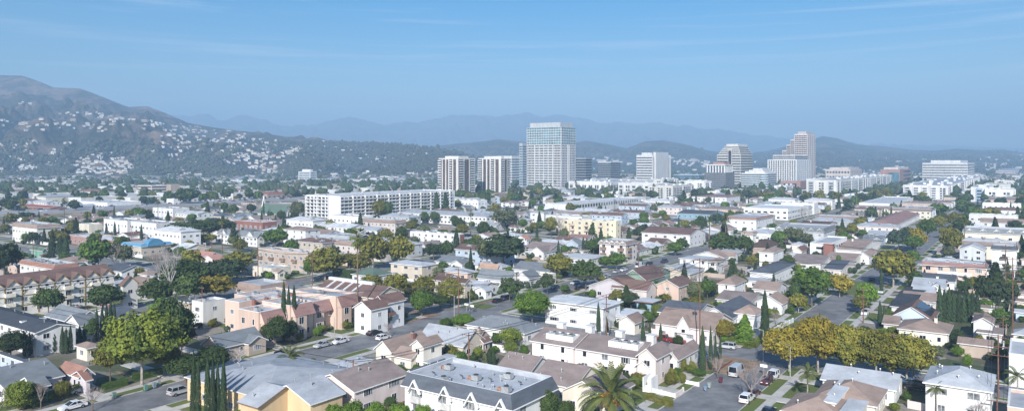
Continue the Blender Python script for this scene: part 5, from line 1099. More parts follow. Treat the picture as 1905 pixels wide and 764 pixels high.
def tree(x, y, h, w, kind='round', col='green', rz=None, lab=None, parts=True, sub=None, z=0, d=None):
    dist = math.hypot(x, y); rr = R
    if kind == 'palm':
        sub = sub or 'fan'; cr, tk, ex = palm_meshes(sub, rr.randrange(2)); root = link('palm_tree', None, None, (x, y, z), rr.uniform(0, 6.28)); s = {'fan': 1, 'queen': 1, 'date': 1, 'small': 1}[sub]; k = w / ({'fan': 4.6, 'queen': 6.2, 'date': 8.6, 'small': 4.4}[sub])
        c = link('crown', cr, root); c.scale = (k, k, k); c.location.z = h - 10 * k; t = link('trunk', tk, root); t.scale = (k if sub != 'fan' else 1.2, k if sub != 'fan' else 1.2, h / 10)
        if ex: e = link(ex.name.split('.')[0], ex, root); e.scale = (k, k, k); e.location.z = h - 10 * k
        TREES.append((root, x, y, h, 'palm', 'palm', lab)); tag(root, lab, CATS['palm'], GRP['palm']); return root
    if kind == 'bare':
        br, tk = bare_mesh(rr.randrange(3), 'pale' if col == 'pale' else 'bark'); root = link('bare_tree', None, None, (x, y, z), rr.uniform(0, 6.28)); b = link('branches', br, root); t = link('trunk', tk, root)
        for o in (b, t): o.scale = (w / 9, w / 9, h / 9.5)
        TREES.append((root, x, y, h, 'bare', 'bark', lab)); tag(root, lab, CATS['bare'], GRP['bare']); return root
    lod = 0 if dist < 235 else 1 if dist < 620 else 2
    vs = variants(kind, col, lod); cr, tk = vs[rr.randrange(len(vs))]; sc = (w / 10, (d or w) / 10, h / 10)
    if dist < 620 and parts:
        root = link(NAMES[kind], None, None, (x, y, z), rr.uniform(0, 6.28) if rz is None else rz); c = link('crown', cr, root); c.scale = sc; t = link('trunk', tk, root); t.scale = sc
    else: root = link(NAMES[kind], cr, None, (x, y, z), rr.uniform(0, 6.28)); root.scale = sc
    TREES.append((root, x, y, h, kind, col, lab)); tag(root, lab, CATS[kind], GRP[kind]); return root
def T(xc, yt, yb, wpx, kind='round', col='green', lab=None, sub=None, occ=True):
    """tree whose top is at pixel (xc,yt) and whose foot stands on the ground at row yb"""
    x, y = P(xc, yb); h = CAMZ - (yt - 300) * y / FX; w = wpx * y / FX
    if kind == 'palm': h -= w * {'fan': .22, None: .22}.get(sub, .26)
    if occ: a, b = toab(x, y); TOCC.append((a, b, w * .3))
    return tree(x, y, h, w, kind, col, lab=lab, sub=sub)
TOCC = []
rd, sp_, lo_, sh_ = 'round', 'spread', 'loose', 'shrub'
T(264, 564, 716, 158, 'feather', 'yelgreen', 'big yellow-green sycamore with a white trunk on the verge at lower left'); T(205, 622, 712, 70, lo_, 'olive', 'smaller olive tree leaning out left of the big sycamore')
T(322, 549, 668, 95, rd, 'green_dk', 'dense dark green tree right behind the big sycamore'); T(338, 590, 660, 62, rd, 'rust', 'dark tree with reddish fruit right of the big sycamore')
T(300, 552, 640, 60, rd, 'bright', 'bright green dome rising behind the big sycamore')
T(36, 702, 764, 60, sh_, 'yelgreen', 'yellow-green rounded shrub at the bottom left corner'); T(62, 708, 758, 42, sh_, 'dark', 'dark shrub right of the yellow-green corner shrub'); T(116, 704, 742, 34, sh_, 'olive', 'olive shrub at the end of the bottom left hedge')
T(76, 700, 762, 30, 'bare', 'bark', 'pinkish leafless tree behind the bottom left hedge'); T(172, 712, 764, 46, 'bare', 'bark', 'leafless tree in front of the two parked white cars')
T(20, 612, 672, 78, rd, 'dark', 'black-green tree mass under the slate roof at the left edge')
for k, (x, yt, yb, w) in enumerate(((46, 620, 662, 8), (55, 616, 662, 8), (63, 618, 660, 8), (88, 610, 654, 9), (100, 606, 656, 9), (116, 606, 658, 10), (123, 608, 658, 8), (131, 604, 656, 9), (148, 604, 640, 9), (157, 600, 640, 8), (180, 572, 634, 9), (190, 568, 634, 10), (198, 564, 634, 10), (206, 558, 634, 11), (213, 564, 634, 9))): T(x, yt, yb, w, 'cypress', 'cypress')
T(170, 590, 640, 26, rd, 'green_dk', 'round dark tree between the two cypress clumps at left'); T(90, 534, 588, 62, rd, 'green_dk', 'round dark tree left in front of the half-timbered row'); T(192, 528, 580, 76, rd, 'green_dk', 'broad dark tree in front of the right part of the half-timbered row')
T(290, 514, 576, 66, rd, 'green_dk', 'dark round tree right of the gabled end townhouse'); T(122, 578, 598, 30, sh_, 'rust', 'low rusty shrub before the dormered blue-grey house'); T(350, 500, 575, 60, lo_, 'green_dk')
T(8, 448, 520, 60, rd, 'dark', 'black-green tree at the left edge above the half-timbered row'); T(178, 442, 503, 74, rd, 'green', 'mid-green tree above the half-timbered row, left of the bare one'); T(212, 448, 502, 44, 'bare', 'bark'); T(232, 450, 500, 40, lo_, 'grey')
T(97, 428, 476, 22, 'conifer', 'dark'); T(112, 438, 476, 14, 'cypress', 'cypress'); T(122, 440, 478, 14, 'cypress', 'cypress'); T(82, 425, 455, 8, 'cypress', 'cypress')
T(400, 506, 562, 84, lo_, 'golden', 'golden-brown tree above the plain white two-storey box'); T(362, 515, 560, 40, lo_, 'olive'); T(342, 480, 548, 95, rd, 'green_dk'); T(415, 478, 530, 90, rd, 'dark'); T(440, 463, 515, 66, sp_, 'olive'); T(355, 462, 520, 50, rd, 'olive')
T(316, 440, 560, 60, 'bare', 'pale', 'tall pale leafless tree in front of the salmon-roofed house'); T(300, 450, 540, 50, 'bare', 'bark')
T(512, 424, 460, 56, rd, 'green', 'fresh green round tree left of the white three-storey block'); T(487, 440, 462, 30, 'palm', 'palm', sub='date', lab='stocky date palm right of the three-gabled white row') if False else T(441, 440, 466, 26, 'palm', 'palm', 'squat palm in front of the three-gabled white row', sub='date')
T(362, 408, 446, 80, rd, 'green_dk'); T(410, 404, 440, 60, rd, 'dark'); T(330, 412, 445, 50, rd, 'green_dk'); T(385, 432, 455, 40, sp_, 'olive')
T(605, 454, 520, 80, sp_, 'olive', 'olive-gold street tree left of the tall fan palm'); T(650, 468, 500, 40, lo_, 'olive'); T(575, 478, 522, 26, rd, 'green')
T(694, 430, 502, 66, sp_, 'olive', 'left half of the big olive tree pair behind the fan palm'); T(742, 432, 498, 66, sp_, 'olive', 'right half of the big olive tree pair behind the fan palm')
T(806, 450, 484, 40, rd, 'dark'); T(830, 446, 484, 34, rd, 'green_dk'); T(873, 443, 483, 42, rd, 'green_dk', 'compact round dark tree right of the white slab with red end')
T(665, 426, 612, 46, 'palm', 'palm', 'very tall thin fan palm beside the peach-pink complex', sub='fan')
for x, yt, yb, w in ((690, 508, 548, 56), (736, 506, 556, 56), (790, 508, 562, 54), (838, 514, 572, 62), (762, 520, 560, 40)): T(x, yt, yb, w, lo_, 'olive')
T(785, 538, 588, 54, rd, 'green', 'fresh green round street tree at the corner by the gable-end block'); T(820, 545, 575, 40, rd, 'green_dk')
T(528, 521, 632, 13, 'cypress', 'cypress', 'left and tallest of three cypresses before the peach-pink complex'); T(537, 530, 632, 11, 'cypress', 'cypress', 'middle of three cypresses before the peach-pink complex'); T(547, 529, 632, 13, 'cypress', 'cypress', 'right of three cypresses before the peach-pink complex')
T(512, 586, 648, 56, rd, 'green_dk', 'broad dark street tree at the foot of the three cypresses'); T(540, 592, 640, 34, rd, 'dark'); T(690, 572, 614, 52, rd, 'green', 'green lawn tree in front of the peach-pink complex'); T(718, 576, 612, 26, rd, 'green_dk'); T(722, 594, 628, 22, 'bare', 'bark', 'small reddish leafless street tree by the kerb')
T(440, 640, 690, 56, 'bare', 'pale', 'fan-shaped whitish leafless shrub in the tree shade'); T(395, 640, 695, 80, lo_, 'green_dk'); T(345, 655, 712, 90, lo_, 'green_dk', 'dark loose tree left of the foreground cypresses'); T(420, 612, 655, 50, lo_, 'grey'); T(310, 640, 690, 60, rd, 'olive')
for k, (x, yt, w) in enumerate(((360, 650, 13), (369, 662, 11), (386, 656, 13), (396, 664, 12), (405, 671, 11), (416, 664, 14))): T(x, yt, 784 + k % 2 * 3, w, 'cypress', 'cypress', 'foreground cypress, %s of six before the apricot building' % ('first from the left', 'second from the left', 'third from the left', 'third from the right', 'second from the right', 'last on the right')[k])
T(538, 648, 708, 56, 'palm', 'palm', 'feather palm behind the apricot blue-roofed building', sub='queen'); T(580, 664, 692, 26, sh_, 'bright')
for x, yt, w in ((622, 748, 40), (655, 741, 54), (700, 745, 46), (742, 746, 50), (785, 750, 44)): T(x, yt, 800, w, rd, 'bright')
T(1018, 722, 790, 52, rd, 'green_dk', 'dark leafy tree at the right end of the white mansard building'); T(1052, 742, 792, 40, rd, 'green_dk')
T(990, 538, 604, 78, rd, 'bright', 'bright green dome-shaped tree in the picture centre'); T(948, 512, 562, 50, lo_, 'green_dk'); T(905, 520, 545, 24, sh_, 'redbud', 'reddish shrub beside the white-porched house')
T(936, 430, 500, 96, lo_, 'dark', 'big dark spreading tree in the middle of the housing'); T(905, 440, 495, 44, lo_, 'grey'); T(1040, 468, 520, 62, sp_, 'olive', 'golden-olive tree left of the dark one by the parked cars'); T(1090, 482, 540, 66, rd, 'green_dk', 'dark round street tree over the parked cars in mid-picture'); T(1147, 468, 502, 46, rd, 'green'); T(1126, 474, 500, 30, rd, 'green'); T(1018, 505, 548, 36, lo_, 'green_dk')
T(948, 606, 648, 54, lo_, 'yelgreen', 'yellow-green tree between the slate hip roof and the pink terrace'); T(950, 632, 664, 34, lo_, 'yelgreen'); T(862, 582, 606, 46, sh_, 'bright', 'bright green hedge-like shrub at the street corner'); T(830, 590, 608, 26, sh_, 'green'); T(838, 640, 668, 36, sh_, 'olive'); T(856, 650, 680, 34, sh_, 'green'); T(880, 656, 678, 22, sh_, 'green_dk'); T(910, 648, 678, 14, 'cypress', 'cypress'); T(918, 650, 678, 10, 'cypress', 'cypress'); T(902, 652, 680, 12, 'cypress', 'grey')
T(975, 638, 666, 24, sh_, 'green'); T(1060, 680, 704, 50, sh_, 'green'); T(1085, 686, 708, 30, sh_, 'green')
T(1137, 704, 790, 125, 'palm', 'palm', 'large date palm with orange fruit at the bottom edge', sub='date')
for x, yt, yb, w in ((1113, 560, 618, 8), (1129, 590, 622, 6), (1196, 587, 634, 8), (1209, 598, 632, 6), (1229, 600, 644, 8), (1322, 604, 688, 8)): T(x, yt, yb, w, 'cypress', 'cypress')
T(1307, 605, 694, 13, 'cypress', 'cypress', 'tallest slim cypress beside the pavement, right of the clipped balls'); T(1331, 618, 676, 6, 'cypress', 'cypress'); T(1340, 622, 672, 6, 'cypress', 'cypress')
for x, yt, yb, w in ((1250, 680, 712, 18), (1270, 690, 714, 15), (1272, 665, 692, 16), (1288, 668, 694, 17)): T(x, yt, yb, w, sh_, 'olive')
T(1335, 654, 704, 34, 'bare', 'bark', 'bare seed-hung street tree beside the left pavement'); T(1300, 684, 700, 30, sh_, 'green'); T(1262, 560 + 60, 644, 20, sh_, 'green_dk'); T(1250, 600 + 12, 630, 14, sh_, 'olive')
T(1346, 588, 638, 46, sp_, 'golden', 'small golden tree beside the bright green cone-shaped one'); T(1386, 584, 640, 52, 'conifer', 'bright', 'bright green cone-shaped tree behind the corner hedge'); T(1423, 538, 642, 17, 'cypress', 'cypress', 'tall lone cypress in front of the tan-roofed white houses')
T(1403, 616, 642, 22, 'bare', 'bark'); T(1443, 575, 605, 24, 'bare', 'bark'); T(1398, 668, 745, 66, 'bare', 'bark', 'leafless purple-grey street tree over the white SUV by the kerb')
T(1502, 682, 748, 42, 'palm', 'palm', 'feather palm on the right lawn', sub='queen'); T(1540, 725, 748, 30, sh_, 'green_dk'); T(1576, 697, 730, 34, sh_, 'green')
T(1468, 598, 690, 104, sp_, 'golden', 'golden street tree overhanging the intersection, first of the golden row'); T(1522, 574, 694, 108, sp_, 'golden', 'tallest golden tree of the row, second from the left'); T(1578, 590, 700, 104, sp_, 'olive', 'third tree of the golden row, olive and dense'); T(1630, 598, 708, 104, sp_, 'olive', 'fourth tree of the golden row'); T(1687, 608, 716, 108, sp_, 'olive', 'last and rightmost tree of the golden row')
T(1700, 640, 705, 66, lo_, 'grey'); T(1510, 490, 572, 86, rd, 'green', 'large leafy green tree on the left side of the far avenue'); T(1480, 520, 572, 30, rd, 'green_dk'); T(1562, 506, 552, 52, sp_, 'golden', 'flat-topped golden tree with white trunk on the far avenue'); T(1613, 520, 582, 46, lo_, 'bright', 'bright loose tree on the far avenue median side'); T(1600, 545, 585, 30, lo_, 'olive')
T(1662, 458, 534, 88, sp_, 'olive', 'big olive tree with pale forked trunk by the far avenue'); T(1700, 500, 536, 30, rd, 'green_dk'); T(1702, 518, 540, 26, sh_, 'olive')
T(1672, 424, 466, 46, rd, 'bluegreen', 'blue-green rounded tree left of the far avenue'); T(1706, 420, 466, 40, sp_, 'golden'); T(1700, 436, 470, 40, rd, 'green'); T(1770, 418, 478, 46, sp_, 'olive'); T(1765, 455, 485, 26, rd, 'grey')
for x, yt, yb, w, c in ((1725, 405, 442, 40, 'green'), (1745, 398, 430, 36, 'olive'), (1790, 400, 440, 40, 'green_dk'), (1775, 392, 425, 40, 'olive'), (1815, 388, 418, 44, 'green'), (1840, 384, 412, 50, 'olive'), (1800, 375, 400, 50, 'green_dk'), (1745, 376, 402, 44, 'green')): T(x, yt, yb, w, sp_, c)
for k, (x, yt, yb) in enumerate(((1748, 530, 596), (1757, 538, 596), (1766, 534, 597), (1775, 546, 598), (1784, 540, 599), (1793, 548, 600), (1801, 541, 596), (1809, 540, 594), (1818, 546, 592))): T(x, yt, yb, 12, 'cypress', 'cypress')
T(1637, 558, 606, 9, 'cypress', 'cypress'); T(1645, 566, 606, 8, 'cypress', 'cypress'); T(1652, 570, 604, 16, sh_, 'green'); T(1720, 500, 530, 8, 'cypress', 'cypress')
T(1852, 488, 572, 62, 'conifer', 'dark', 'big dark conifer beside the power poles'); T(1830, 505, 572, 40, lo_, 'dark'); T(1880, 520, 572, 34, lo_, 'dark'); T(1860, 570, 612, 34, rd, 'green'); T(1780, 610, 640, 34, sh_, 'dark'); T(1745, 640, 672, 30, lo_, 'grey'); T(1800, 655, 690, 20, lo_, 'bright')
T(1741, 712, 775, 34, 'palm', 'palm', 'small young palm against the white hip-roofed block', sub='small'); T(1893, 688, 745, 46, 'palm', 'palm', 'feather palm at the right edge', sub='queen'); T(1820, 740, 792, 34, 'bare', 'bark')
T(1320, 405, 455, 20, 'palm', 'palm', 'left of two mid-distance fan palms beside the chocolate-roofed block', sub='date'); T(1350, 402, 452, 22, 'palm', 'palm', 'right of two mid-distance palms beside the chocolate-roofed block', sub='date')
T(1347, 432, 478, 66, rd, 'green_dk', 'wide dark tree right of the chocolate-roofed block'); T(1385, 436, 476, 40, rd, 'green_dk'); T(1256, 448, 476, 36, rd, 'green'); T(1300, 540, 560, 28, lo_, 'green_dk'); T(1290, 520, 556, 34, sh_, 'grey'); T(1364, 484, 520, 32, 'conifer', 'green_dk'); T(1325, 520, 548, 20, sh_, 'bluegreen'); T(1395, 515 + 18, 558, 18, sh_, 'bluegreen')
T(1205, 575, 600, 26, sh_, 'green'); T(1222, 562, 590, 24, sh_, 'yelgreen'); T(1165, 530, 570, 34, 'conifer', 'green_dk'); T(1148, 535, 560, 26, sh_, 'olive'); T(1278, 556, 575, 24, sh_, 'bright')
T(706, 370, 410, 34, rd, 'olive'); T(722, 372, 410, 22, rd, 'green_dk'); T(812, 358, 401, 13, 'cypress', 'cypress'); T(829, 358, 401, 13, 'cypress', 'cypress'); T(553, 372, 410, 34, rd, 'grey'); T(527, 395, 432, 5, 'cypress', 'cypress'); T(537, 393, 432, 5, 'cypress', 'cypress'); T(546, 391, 432, 5, 'cypress', 'cypress')
T(346, 348, 383, 46, rd, 'green_dk', 'big dark round tree right of the tan ribbon-window office'); T(138, 370, 396, 22, rd, 'dark'); T(14, 365, 392, 40, rd, 'dark'); T(940, 385, 428, 60, lo_, 'grey'); T(1060, 388, 410, 50, 'bare', 'bark'); T(1040, 395, 440, 34, 'bare', 'pale'); T(1025, 400, 440, 30, lo_, 'olive')
T(855, 405, 430, 30, rd, 'green_dk'); T(1103, 410, 440, 26, 'conifer', 'green_dk'); T(1498, 380, 420, 34, 'bare', 'pale', 'pale leafless tree in the right middle distance'); T(1578, 372, 402, 40, 'conifer', 'bluegreen', 'blue-green layered conifer in the right middle distance')
T(1560, 470, 500, 10, sh_, 'green')
for k in range(9): T(1085 + k * 6.5, 440 + (k % 3) * 2, 472, 7, 'cypress', 'cypress')
# ---------------------------------------------------------------- the rest of the town, lot by lot
SHORTC = dict(white='white', cream='cream', beige='beige', pink='pink', tan='tan', pale='off-white', grey='grey', stone='stone-coloured', peach='peach', blue='blue-grey', yellow='yellow', brick='brick')
RW = dict(grey='grey', light='pale grey', white='white', slate='slate', tan='tan', brown='brown', rust='rust', terra='terracotta', mauve='mauve-brown', dark='charcoal', rose='rose-brown', green='green', pinkr='pink')
PROTO = []
def proto(kind, W_, D_, h, roof, rh, wall, rc, st=1, L2=False, small=False, far=False, chim=0, ac=0):
    """W_ along local x, D_ along local y"""
    nm = {'bung': 'house', 'apt': 'apartment_building', 'shop': 'shop_building', 'gar': 'garage'}[kind]
    root = link(nm, None); x0, x1, y0, y1 = -W_ / 2, W_ / 2, -D_ / 2, D_ / 2
    gap = 3.4 if not far else 6
    volume(root, x0, x1, y0, y1, h, roof=roof, rh=rh, ridge='x' if W_ >= D_ and not L2 else 'y', wall=wall, rc=rc, st=st, gap=gap if kind != 'gar' else 9, faces='LRBF', ww=1.5 if not far else 2.6, chim=chim, vents=0 if far else (2 if kind != 'apt' else 5), ac=ac, garage=1 if kind == 'gar' else 0, style='dark' if far else None)
    if L2: volume(root, x0 - 2.4, x0 + W_ * .5, y0 - .2, y0 + D_ * .48, h - .15, roof='gable', rh=rh * .8, ridge='x', wall=wall, rc=rc, gap=3, faces='L')
    root['_w'] = W_; root['_d'] = D_; root['_lab'] = (SHORTC[wall], RW[rc], {'gable': 'gable', 'hip': 'hip', 'flat': 'flat', 'mansard': 'skirt', 'slab': 'flat'}[roof], {'bung': 'house', 'apt': 'apartment block', 'shop': 'commercial building', 'gar': 'garage'}[kind]); root['_h'] = h
    notekids(root); return root
WL = ['white', 'white', 'pale', 'cream', 'beige', 'pink', 'white', 'grey', 'stone', 'peach', 'blue', 'white']; RL = ['tan', 'mauve', 'light', 'grey', 'tan', 'slate', 'brown', 'light', 'tan', 'mauve', 'white', 'rose', 'grey', 'light']
BUNG = []; APT = []; GAR = []; FARB = []; SHOP = []
for k in range(26):
    W_, D_ = R.uniform(12, 17), R.uniform(9.5, 12.5)
    BUNG.append(proto('bung', W_, D_, R.uniform(2.9, 3.4), R.choice(['gable', 'hip', 'gable']), R.uniform(1.6, 2.5), WL[k % 12], RL[(k * 5) % 14], L2=k % 2 == 0, chim=k % 3 == 0))
for k in range(12): APT.append(proto('apt', R.uniform(22, 32), R.uniform(11, 14), R.choice([5.8, 6.2, 8.6]), R.choice(['flat', 'hip', 'hip', 'gable', 'mansard']), R.uniform(1.2, 2), WL[(k * 7) % 12], ['white', 'light', 'tan', 'mauve', 'brown', 'light'][k % 6], st=2, ac=R.choice([2, 4])))
for k in range(6): GAR.append(proto('gar', 6.2, 6.4, 2.7, ['gable', 'hip', 'slab'][k % 3], 1.3, WL[k * 2], RL[k * 2]))
for k in range(14): FARB.append(proto('apt', R.uniform(15, 30), R.uniform(11, 17), R.uniform(4, 8), R.choice(['flat', 'hip', 'hip', 'gable', 'gable']), 2, WL[k % 12], ['white', 'light', 'tan', 'mauve', 'rose', 'grey', 'tan'][k % 7], st=2, far=True))
for k in range(10): SHOP.append(proto('shop', R.uniform(26, 50), R.uniform(20, 34), R.uniform(4.5, 7), R.choice(['flat', 'flat', 'hip']), 2, ['white', 'cream', 'pale', 'tan', 'white'][k % 5], ['light', 'light', 'white', 'rust', 'tan'][k % 5], far=True))
OCC.append((40, 118, -200, -118)); OCC.append((60, 118, -60, -38)); used = set(); FILL = []; COUNT = dict(house=0, apt=0, far=0, gar=0)
def place(pr, a, b, turn=0):
    x, y = toxy(a, b)
    if pr.name not in used: used.add(pr.name); o = pr
    else: o = copytree(pr)
    o.location = (x, y, 0); o.rotation_euler = (0, 0, RZ + turn); FILL.append((o, x, y, pr)); return o
def vis(a, b, m=60):
    x, y = toxy(a, b); return y > 118 and abs(x) < .70 * y + (34 if m else 0)
STF = G(); SW_ = [wm('white'), wm('pale'), wm('cream'), wm('beige'), wm('pale')]; SR_ = [rm('light'), rm('light'), rm('tan'), rm('rose'), rm('grey')]
def stuff_house(x, y, z, w, d, h, rot, i, rh=2.0):
    """distant building: walls, hip roof and a window band, in one mesh with the others"""
    c, s = math.cos(rot), math.sin(rot); q = lambda px, py, pz: (x + px * c - py * s, y + px * s + py * c, z + pz)
    wm_, rm_ = SW_[i % 5], SR_[(i * 3) % 5]; n = len(STF.v); a, b = w / 2, d / 2
    STF.v += [q(-a, -b, -3), q(a, -b, -3), q(a, b, -3), q(-a, b, -3), q(-a, -b, h), q(a, -b, h), q(a, b, h), q(-a, b, h)]
    for f in ((0, 1, 5, 4), (1, 2, 6, 5), (2, 3, 7, 6), (3, 0, 4, 7)): STF.f.append(tuple(n + k for k in f)); STF.m.append(STF.mi(wm_))
    if i % 3: r = min(a, b) * .9; STF.v += [q(-a + r, 0, h + rh), q(a - r, 0, h + rh)]; fs = ((4, 5, 9, 8), (5, 6, 9), (6, 7, 8, 9), (7, 4, 8)) if a >= b else ((4, 5, 9, 8), (5, 6, 9), (6, 7, 8, 9), (7, 4, 8))
    else: fs = ((4, 5, 6, 7),)
    for f in fs: STF.f.append(tuple(n + k for k in f)); STF.m.append(STF.mi(rm_))
    n = len(STF.v); zb = h * .45; STF.v += [q(-a - .1, -b * .8, zb), q(-a - .1, b * .8, zb), q(-a - .1, b * .8, zb + 1.2), q(-a - .1, -b * .8, zb + 1.2)]; STF.f.append((n, n + 1, n + 2, n + 3)); STF.m.append(STF.mi(GLASS))
STT = []     # far tree clumps x,y,z,r,h,color index
autoT = []
TK = [('round', 'green_dk'), ('spread', 'olive'), ('round', 'green'), ('loose', 'grey'), ('round', 'dark'), ('spread', 'green_dk'), ('loose', 'olive'), ('conifer', 'dark'), ('cypress', 'cypress'), ('loose', 'green'), ('shrub', 'green_dk')]
def tfree(a, b, r):
    for o in OCC:
        if a > o[0] - r and a < o[1] + r and b > o[2] - r and b < o[3] + r: return False
    for (ta, tb, tr) in TOCC:
        if (ta - a) ** 2 + (tb - b) ** 2 < (tr + r + 1) ** 2: return False
    return True
def hides(x, y, h, w):
    """would it stand in front of one of the things built by hand?"""
    px, pt = proj(x, y, h); _, pb = proj(x, y, 0); hw = w * .5 * FX / y
    for (rt, bx_, by_, sh, rc_) in BLD:
        if not sh: continue
        cy_ = toxy(rc_[0], rc_[3])[1]
        if cy_ < y + 2 or not (pt < by_ - 1 and pb > by_ - 12): continue
        xs = [proj(*toxy(a_, b_), 0)[0] for a_ in rc_[:2] for b_ in rc_[2:]]; l_, r_ = min(xs), max(xs)
        if min(r_, px + hw) - max(l_, px - hw) > .30 * (r_ - l_): return True
    return False
ROADS_A = [(c - HC - 2.5, c + HC + 2.5) for c in CR]
for j in range(0, len(AV) - 1):
    bl, br = AV[j] + HW + 4.4, AV[j + 1] - HW - 4.4; mid = (bl + br) / 2
    for i in range(len(CR) - 1 + 0):
        a = CR[i] + HC + 5; aend = CR[i + 1] - HC - 5; Ymid = toxy((a + aend) / 2, mid)[1]
        if Ymid < 60: continue
        far = Ymid > 780; vfar = Ymid > 1250
        while a < aend - 12:
            if not far:
                isapt = R.random() < (0 if Ymid < 330 else .22 if Ymid < 520 else .35)
                step = R.uniform(15, 18) if not isapt else R.uniform(17, 21)
                for side in (0, 1):
                    bc = (bl + 10.5) if side == 0 else (br - 10.5)
                    if isapt:
                        pr = R.choice(APT); bc = (bl + 4 + pr['_w'] / 2) if side == 0 else (br - 4 - pr['_w'] / 2); w, d = pr['_d'], pr['_w']; ac = a + step / 2
                        if vis(ac, bc) and free(ac - w / 2, ac + w / 2, bc - d / 2, bc + d / 2, 1.2) and not hides(*toxy(ac, bc), pr['_h'] + 1.5, (w + d) * .6): place(pr, ac, bc, math.pi / 2 * (1 if side else 1)); OCC.append((ac - w / 2, ac + w / 2, bc - d / 2, bc + d / 2))
                    else:
                        pr = R.choice(BUNG); turn = R.choice((0, math.pi / 2)); w, d = (pr['_w'], pr['_d']) if turn == 0 else (pr['_d'], pr['_w']); ac = a + step / 2; w = min(w, step) 
                        if vis(ac, bc) and free(ac - w / 2, ac + w / 2, bc - d / 2, bc + d / 2, .8) and not hides(*toxy(ac, bc), pr['_h'] + 1.5, (w + d) * .6): place(pr, ac, bc, turn); OCC.append((ac - w / 2, ac + w / 2, bc - d / 2, bc + d / 2))
                        bg = (bl + 29) if side == 0 else (br - 29); pg = R.choice(GAR)
                        if R.random() < .6 and vis(ac, bg) and free(ac - 3.1, ac + 3.1, bg - 3.2, bg + 3.2, .8): place(pg, ac + R.uniform(-2, 2), bg, 0); OCC.append((ac - 3.1, ac + 3.1, bg - 3.2, bg + 3.2))
                    # trees: front, back, between
                    dens = 1.0 if Ymid < 330 else .9
                    for (bt, pb) in ((AV[j] + HW + 1.4 if side == 0 else AV[j + 1] - HW - 1.4, .42), (mid + R.uniform(-7, 7), .75), (mid + R.uniform(-12, 12), .6), (bc + R.uniform(9, 13) * (1 if side == 0 else -1), .55), (bc + R.uniform(-9, 13) * (1 if side == 0 else -1), .5)):
                        if R.random() < pb * dens:
                            at = a + R.uniform(0, step); kd, cl = R.choice(TK if pb > .45 or R.random() < .5 else TK[1:3]); w = R.uniform(4.5, 10); h = w * R.uniform(.85, 1.2)
                            if kd == 'cypress': w = 1.8; h = R.uniform(7, 12)
                            if kd == 'shrub': w = R.uniform(2.5, 4.5); h = w * .8
                            if kd == 'conifer': w *= .7; h = w * 1.9
                            if Ymid < 300: w *= .75; h *= .75
                            if vis(at, bt, 0) and (toxy(at, bt)[1] > 215 or (kd == 'shrub' and toxy(at, bt)[1] > 150)) and tfree(at, bt, w * .22) and (kd in ('cypress', 'shrub') or not hides(*toxy(at, bt), h, w)): autoT.append((at, bt, h, w, kd, cl)); TOCC.append((at, bt, w * .3))
                a += step
            else:
                step = R.uniform(20, 34)
                for side in (0, 1):
                    pr = R.choice(FARB if (mid > -560 and R.random() < .8) else SHOP) if (Ymid < 1300 or R.random() < .5) else R.choice(SHOP)
                    w, d = pr['_w'], pr['_d']; bc = (bl + 3 + d / 2) if side == 0 else (br - 3 - d / 2); ac = a + step / 2
                    if not vis(ac, bc): continue
                    if free(ac - w / 2, ac + w / 2, bc - d / 2, bc + d / 2, 2) and not hides(*toxy(ac, bc), pr['_h'] + 1.5, (w + d) * .6):
                        OCC.append((ac - w / 2, ac + w / 2, bc - d / 2, bc + d / 2)); x, y = toxy(ac, bc)
                        if COUNT['far'] < 270 and y < 1500: COUNT['far'] += 1; place(pr, ac, bc)
                        else: stuff_house(x, y, 0, w, d, pr['_h'], RZ, R.randrange(97))
                    for q in range(4 if Ymid < 1300 else 2):
                        at, bt = a + R.uniform(0, step), (AV[j] if side == 0 else AV[j + 1]) + R.uniform(-1, 1) * 44; w = R.uniform(7, 13); x, y = toxy(at, bt)
                        if y > 400 and abs(x) < .7 * y and tfree(at, bt, 1):
                            if y < 900 and len(autoT) < 1500: autoT.append((at, bt, w * R.uniform(.8, 1.2), w, *R.choice(TK[:8])))
                            else: STT.append((x, y, 0, w / 2, w * R.uniform(.8, 1.3), R.randrange(3)))
                a += step + 2
# far plain between the last blocks and the hills
for k in range(2600):
    y = R.uniform(1500, 2350); x = R.uniform(-.72, .72) * y; a, b = toab(x, y)
    if y < 2350: stuff_house(x, y, 0, R.uniform(12, 40), R.uniform(10, 22), R.uniform(4, 9), RZ + R.choice((0, .4)), R.randrange(97))
for k in range(3200):
    y = R.uniform(1000, 3000); x = R.uniform(-.72, .72) * y; a, b = toab(x, y)
    if y > 1150 and tfree(a, b, 1): w = R.uniform(6, 12); STT.append((x, y, 0, w / 2, w * R.uniform(.8, 1.4), R.randrange(3)))
# shrubs against the walls of the nearer houses
for (a0, a1, b0, b1) in list(OCC):
    if a1 - a0 > 45 or b1 - b0 > 60: continue
    x, y = toxy((a0 + a1) / 2, (b0 + b1) / 2)
    if y > 520 or y < 135: continue
    for k in range(5 if y < 330 else 3):
        e = R.randrange(3); w = R.uniform(1.6, 3.4); t = R.random()
        a, b = [(a0 - w * .6, b0 + (b1 - b0) * t), (a0 + (a1 - a0) * t, b1 + w * .6), (a0 - R.uniform(1, 5), b0 + (b1 - b0) * t)][e]
        if vis(a, b, 0) and free(a - .6, a + .6, b - .6, b + .6) and not any(abs(b - q) < HW + .6 for q in AV) and not any(abs(a - q) < HC + .6 for q in CR): autoT.append((a, b, w * R.uniform(.7, 1.2), w, 'shrub', R.choice(('green_dk', 'green', 'bright', 'olive', 'dark', 'yelgreen'))))
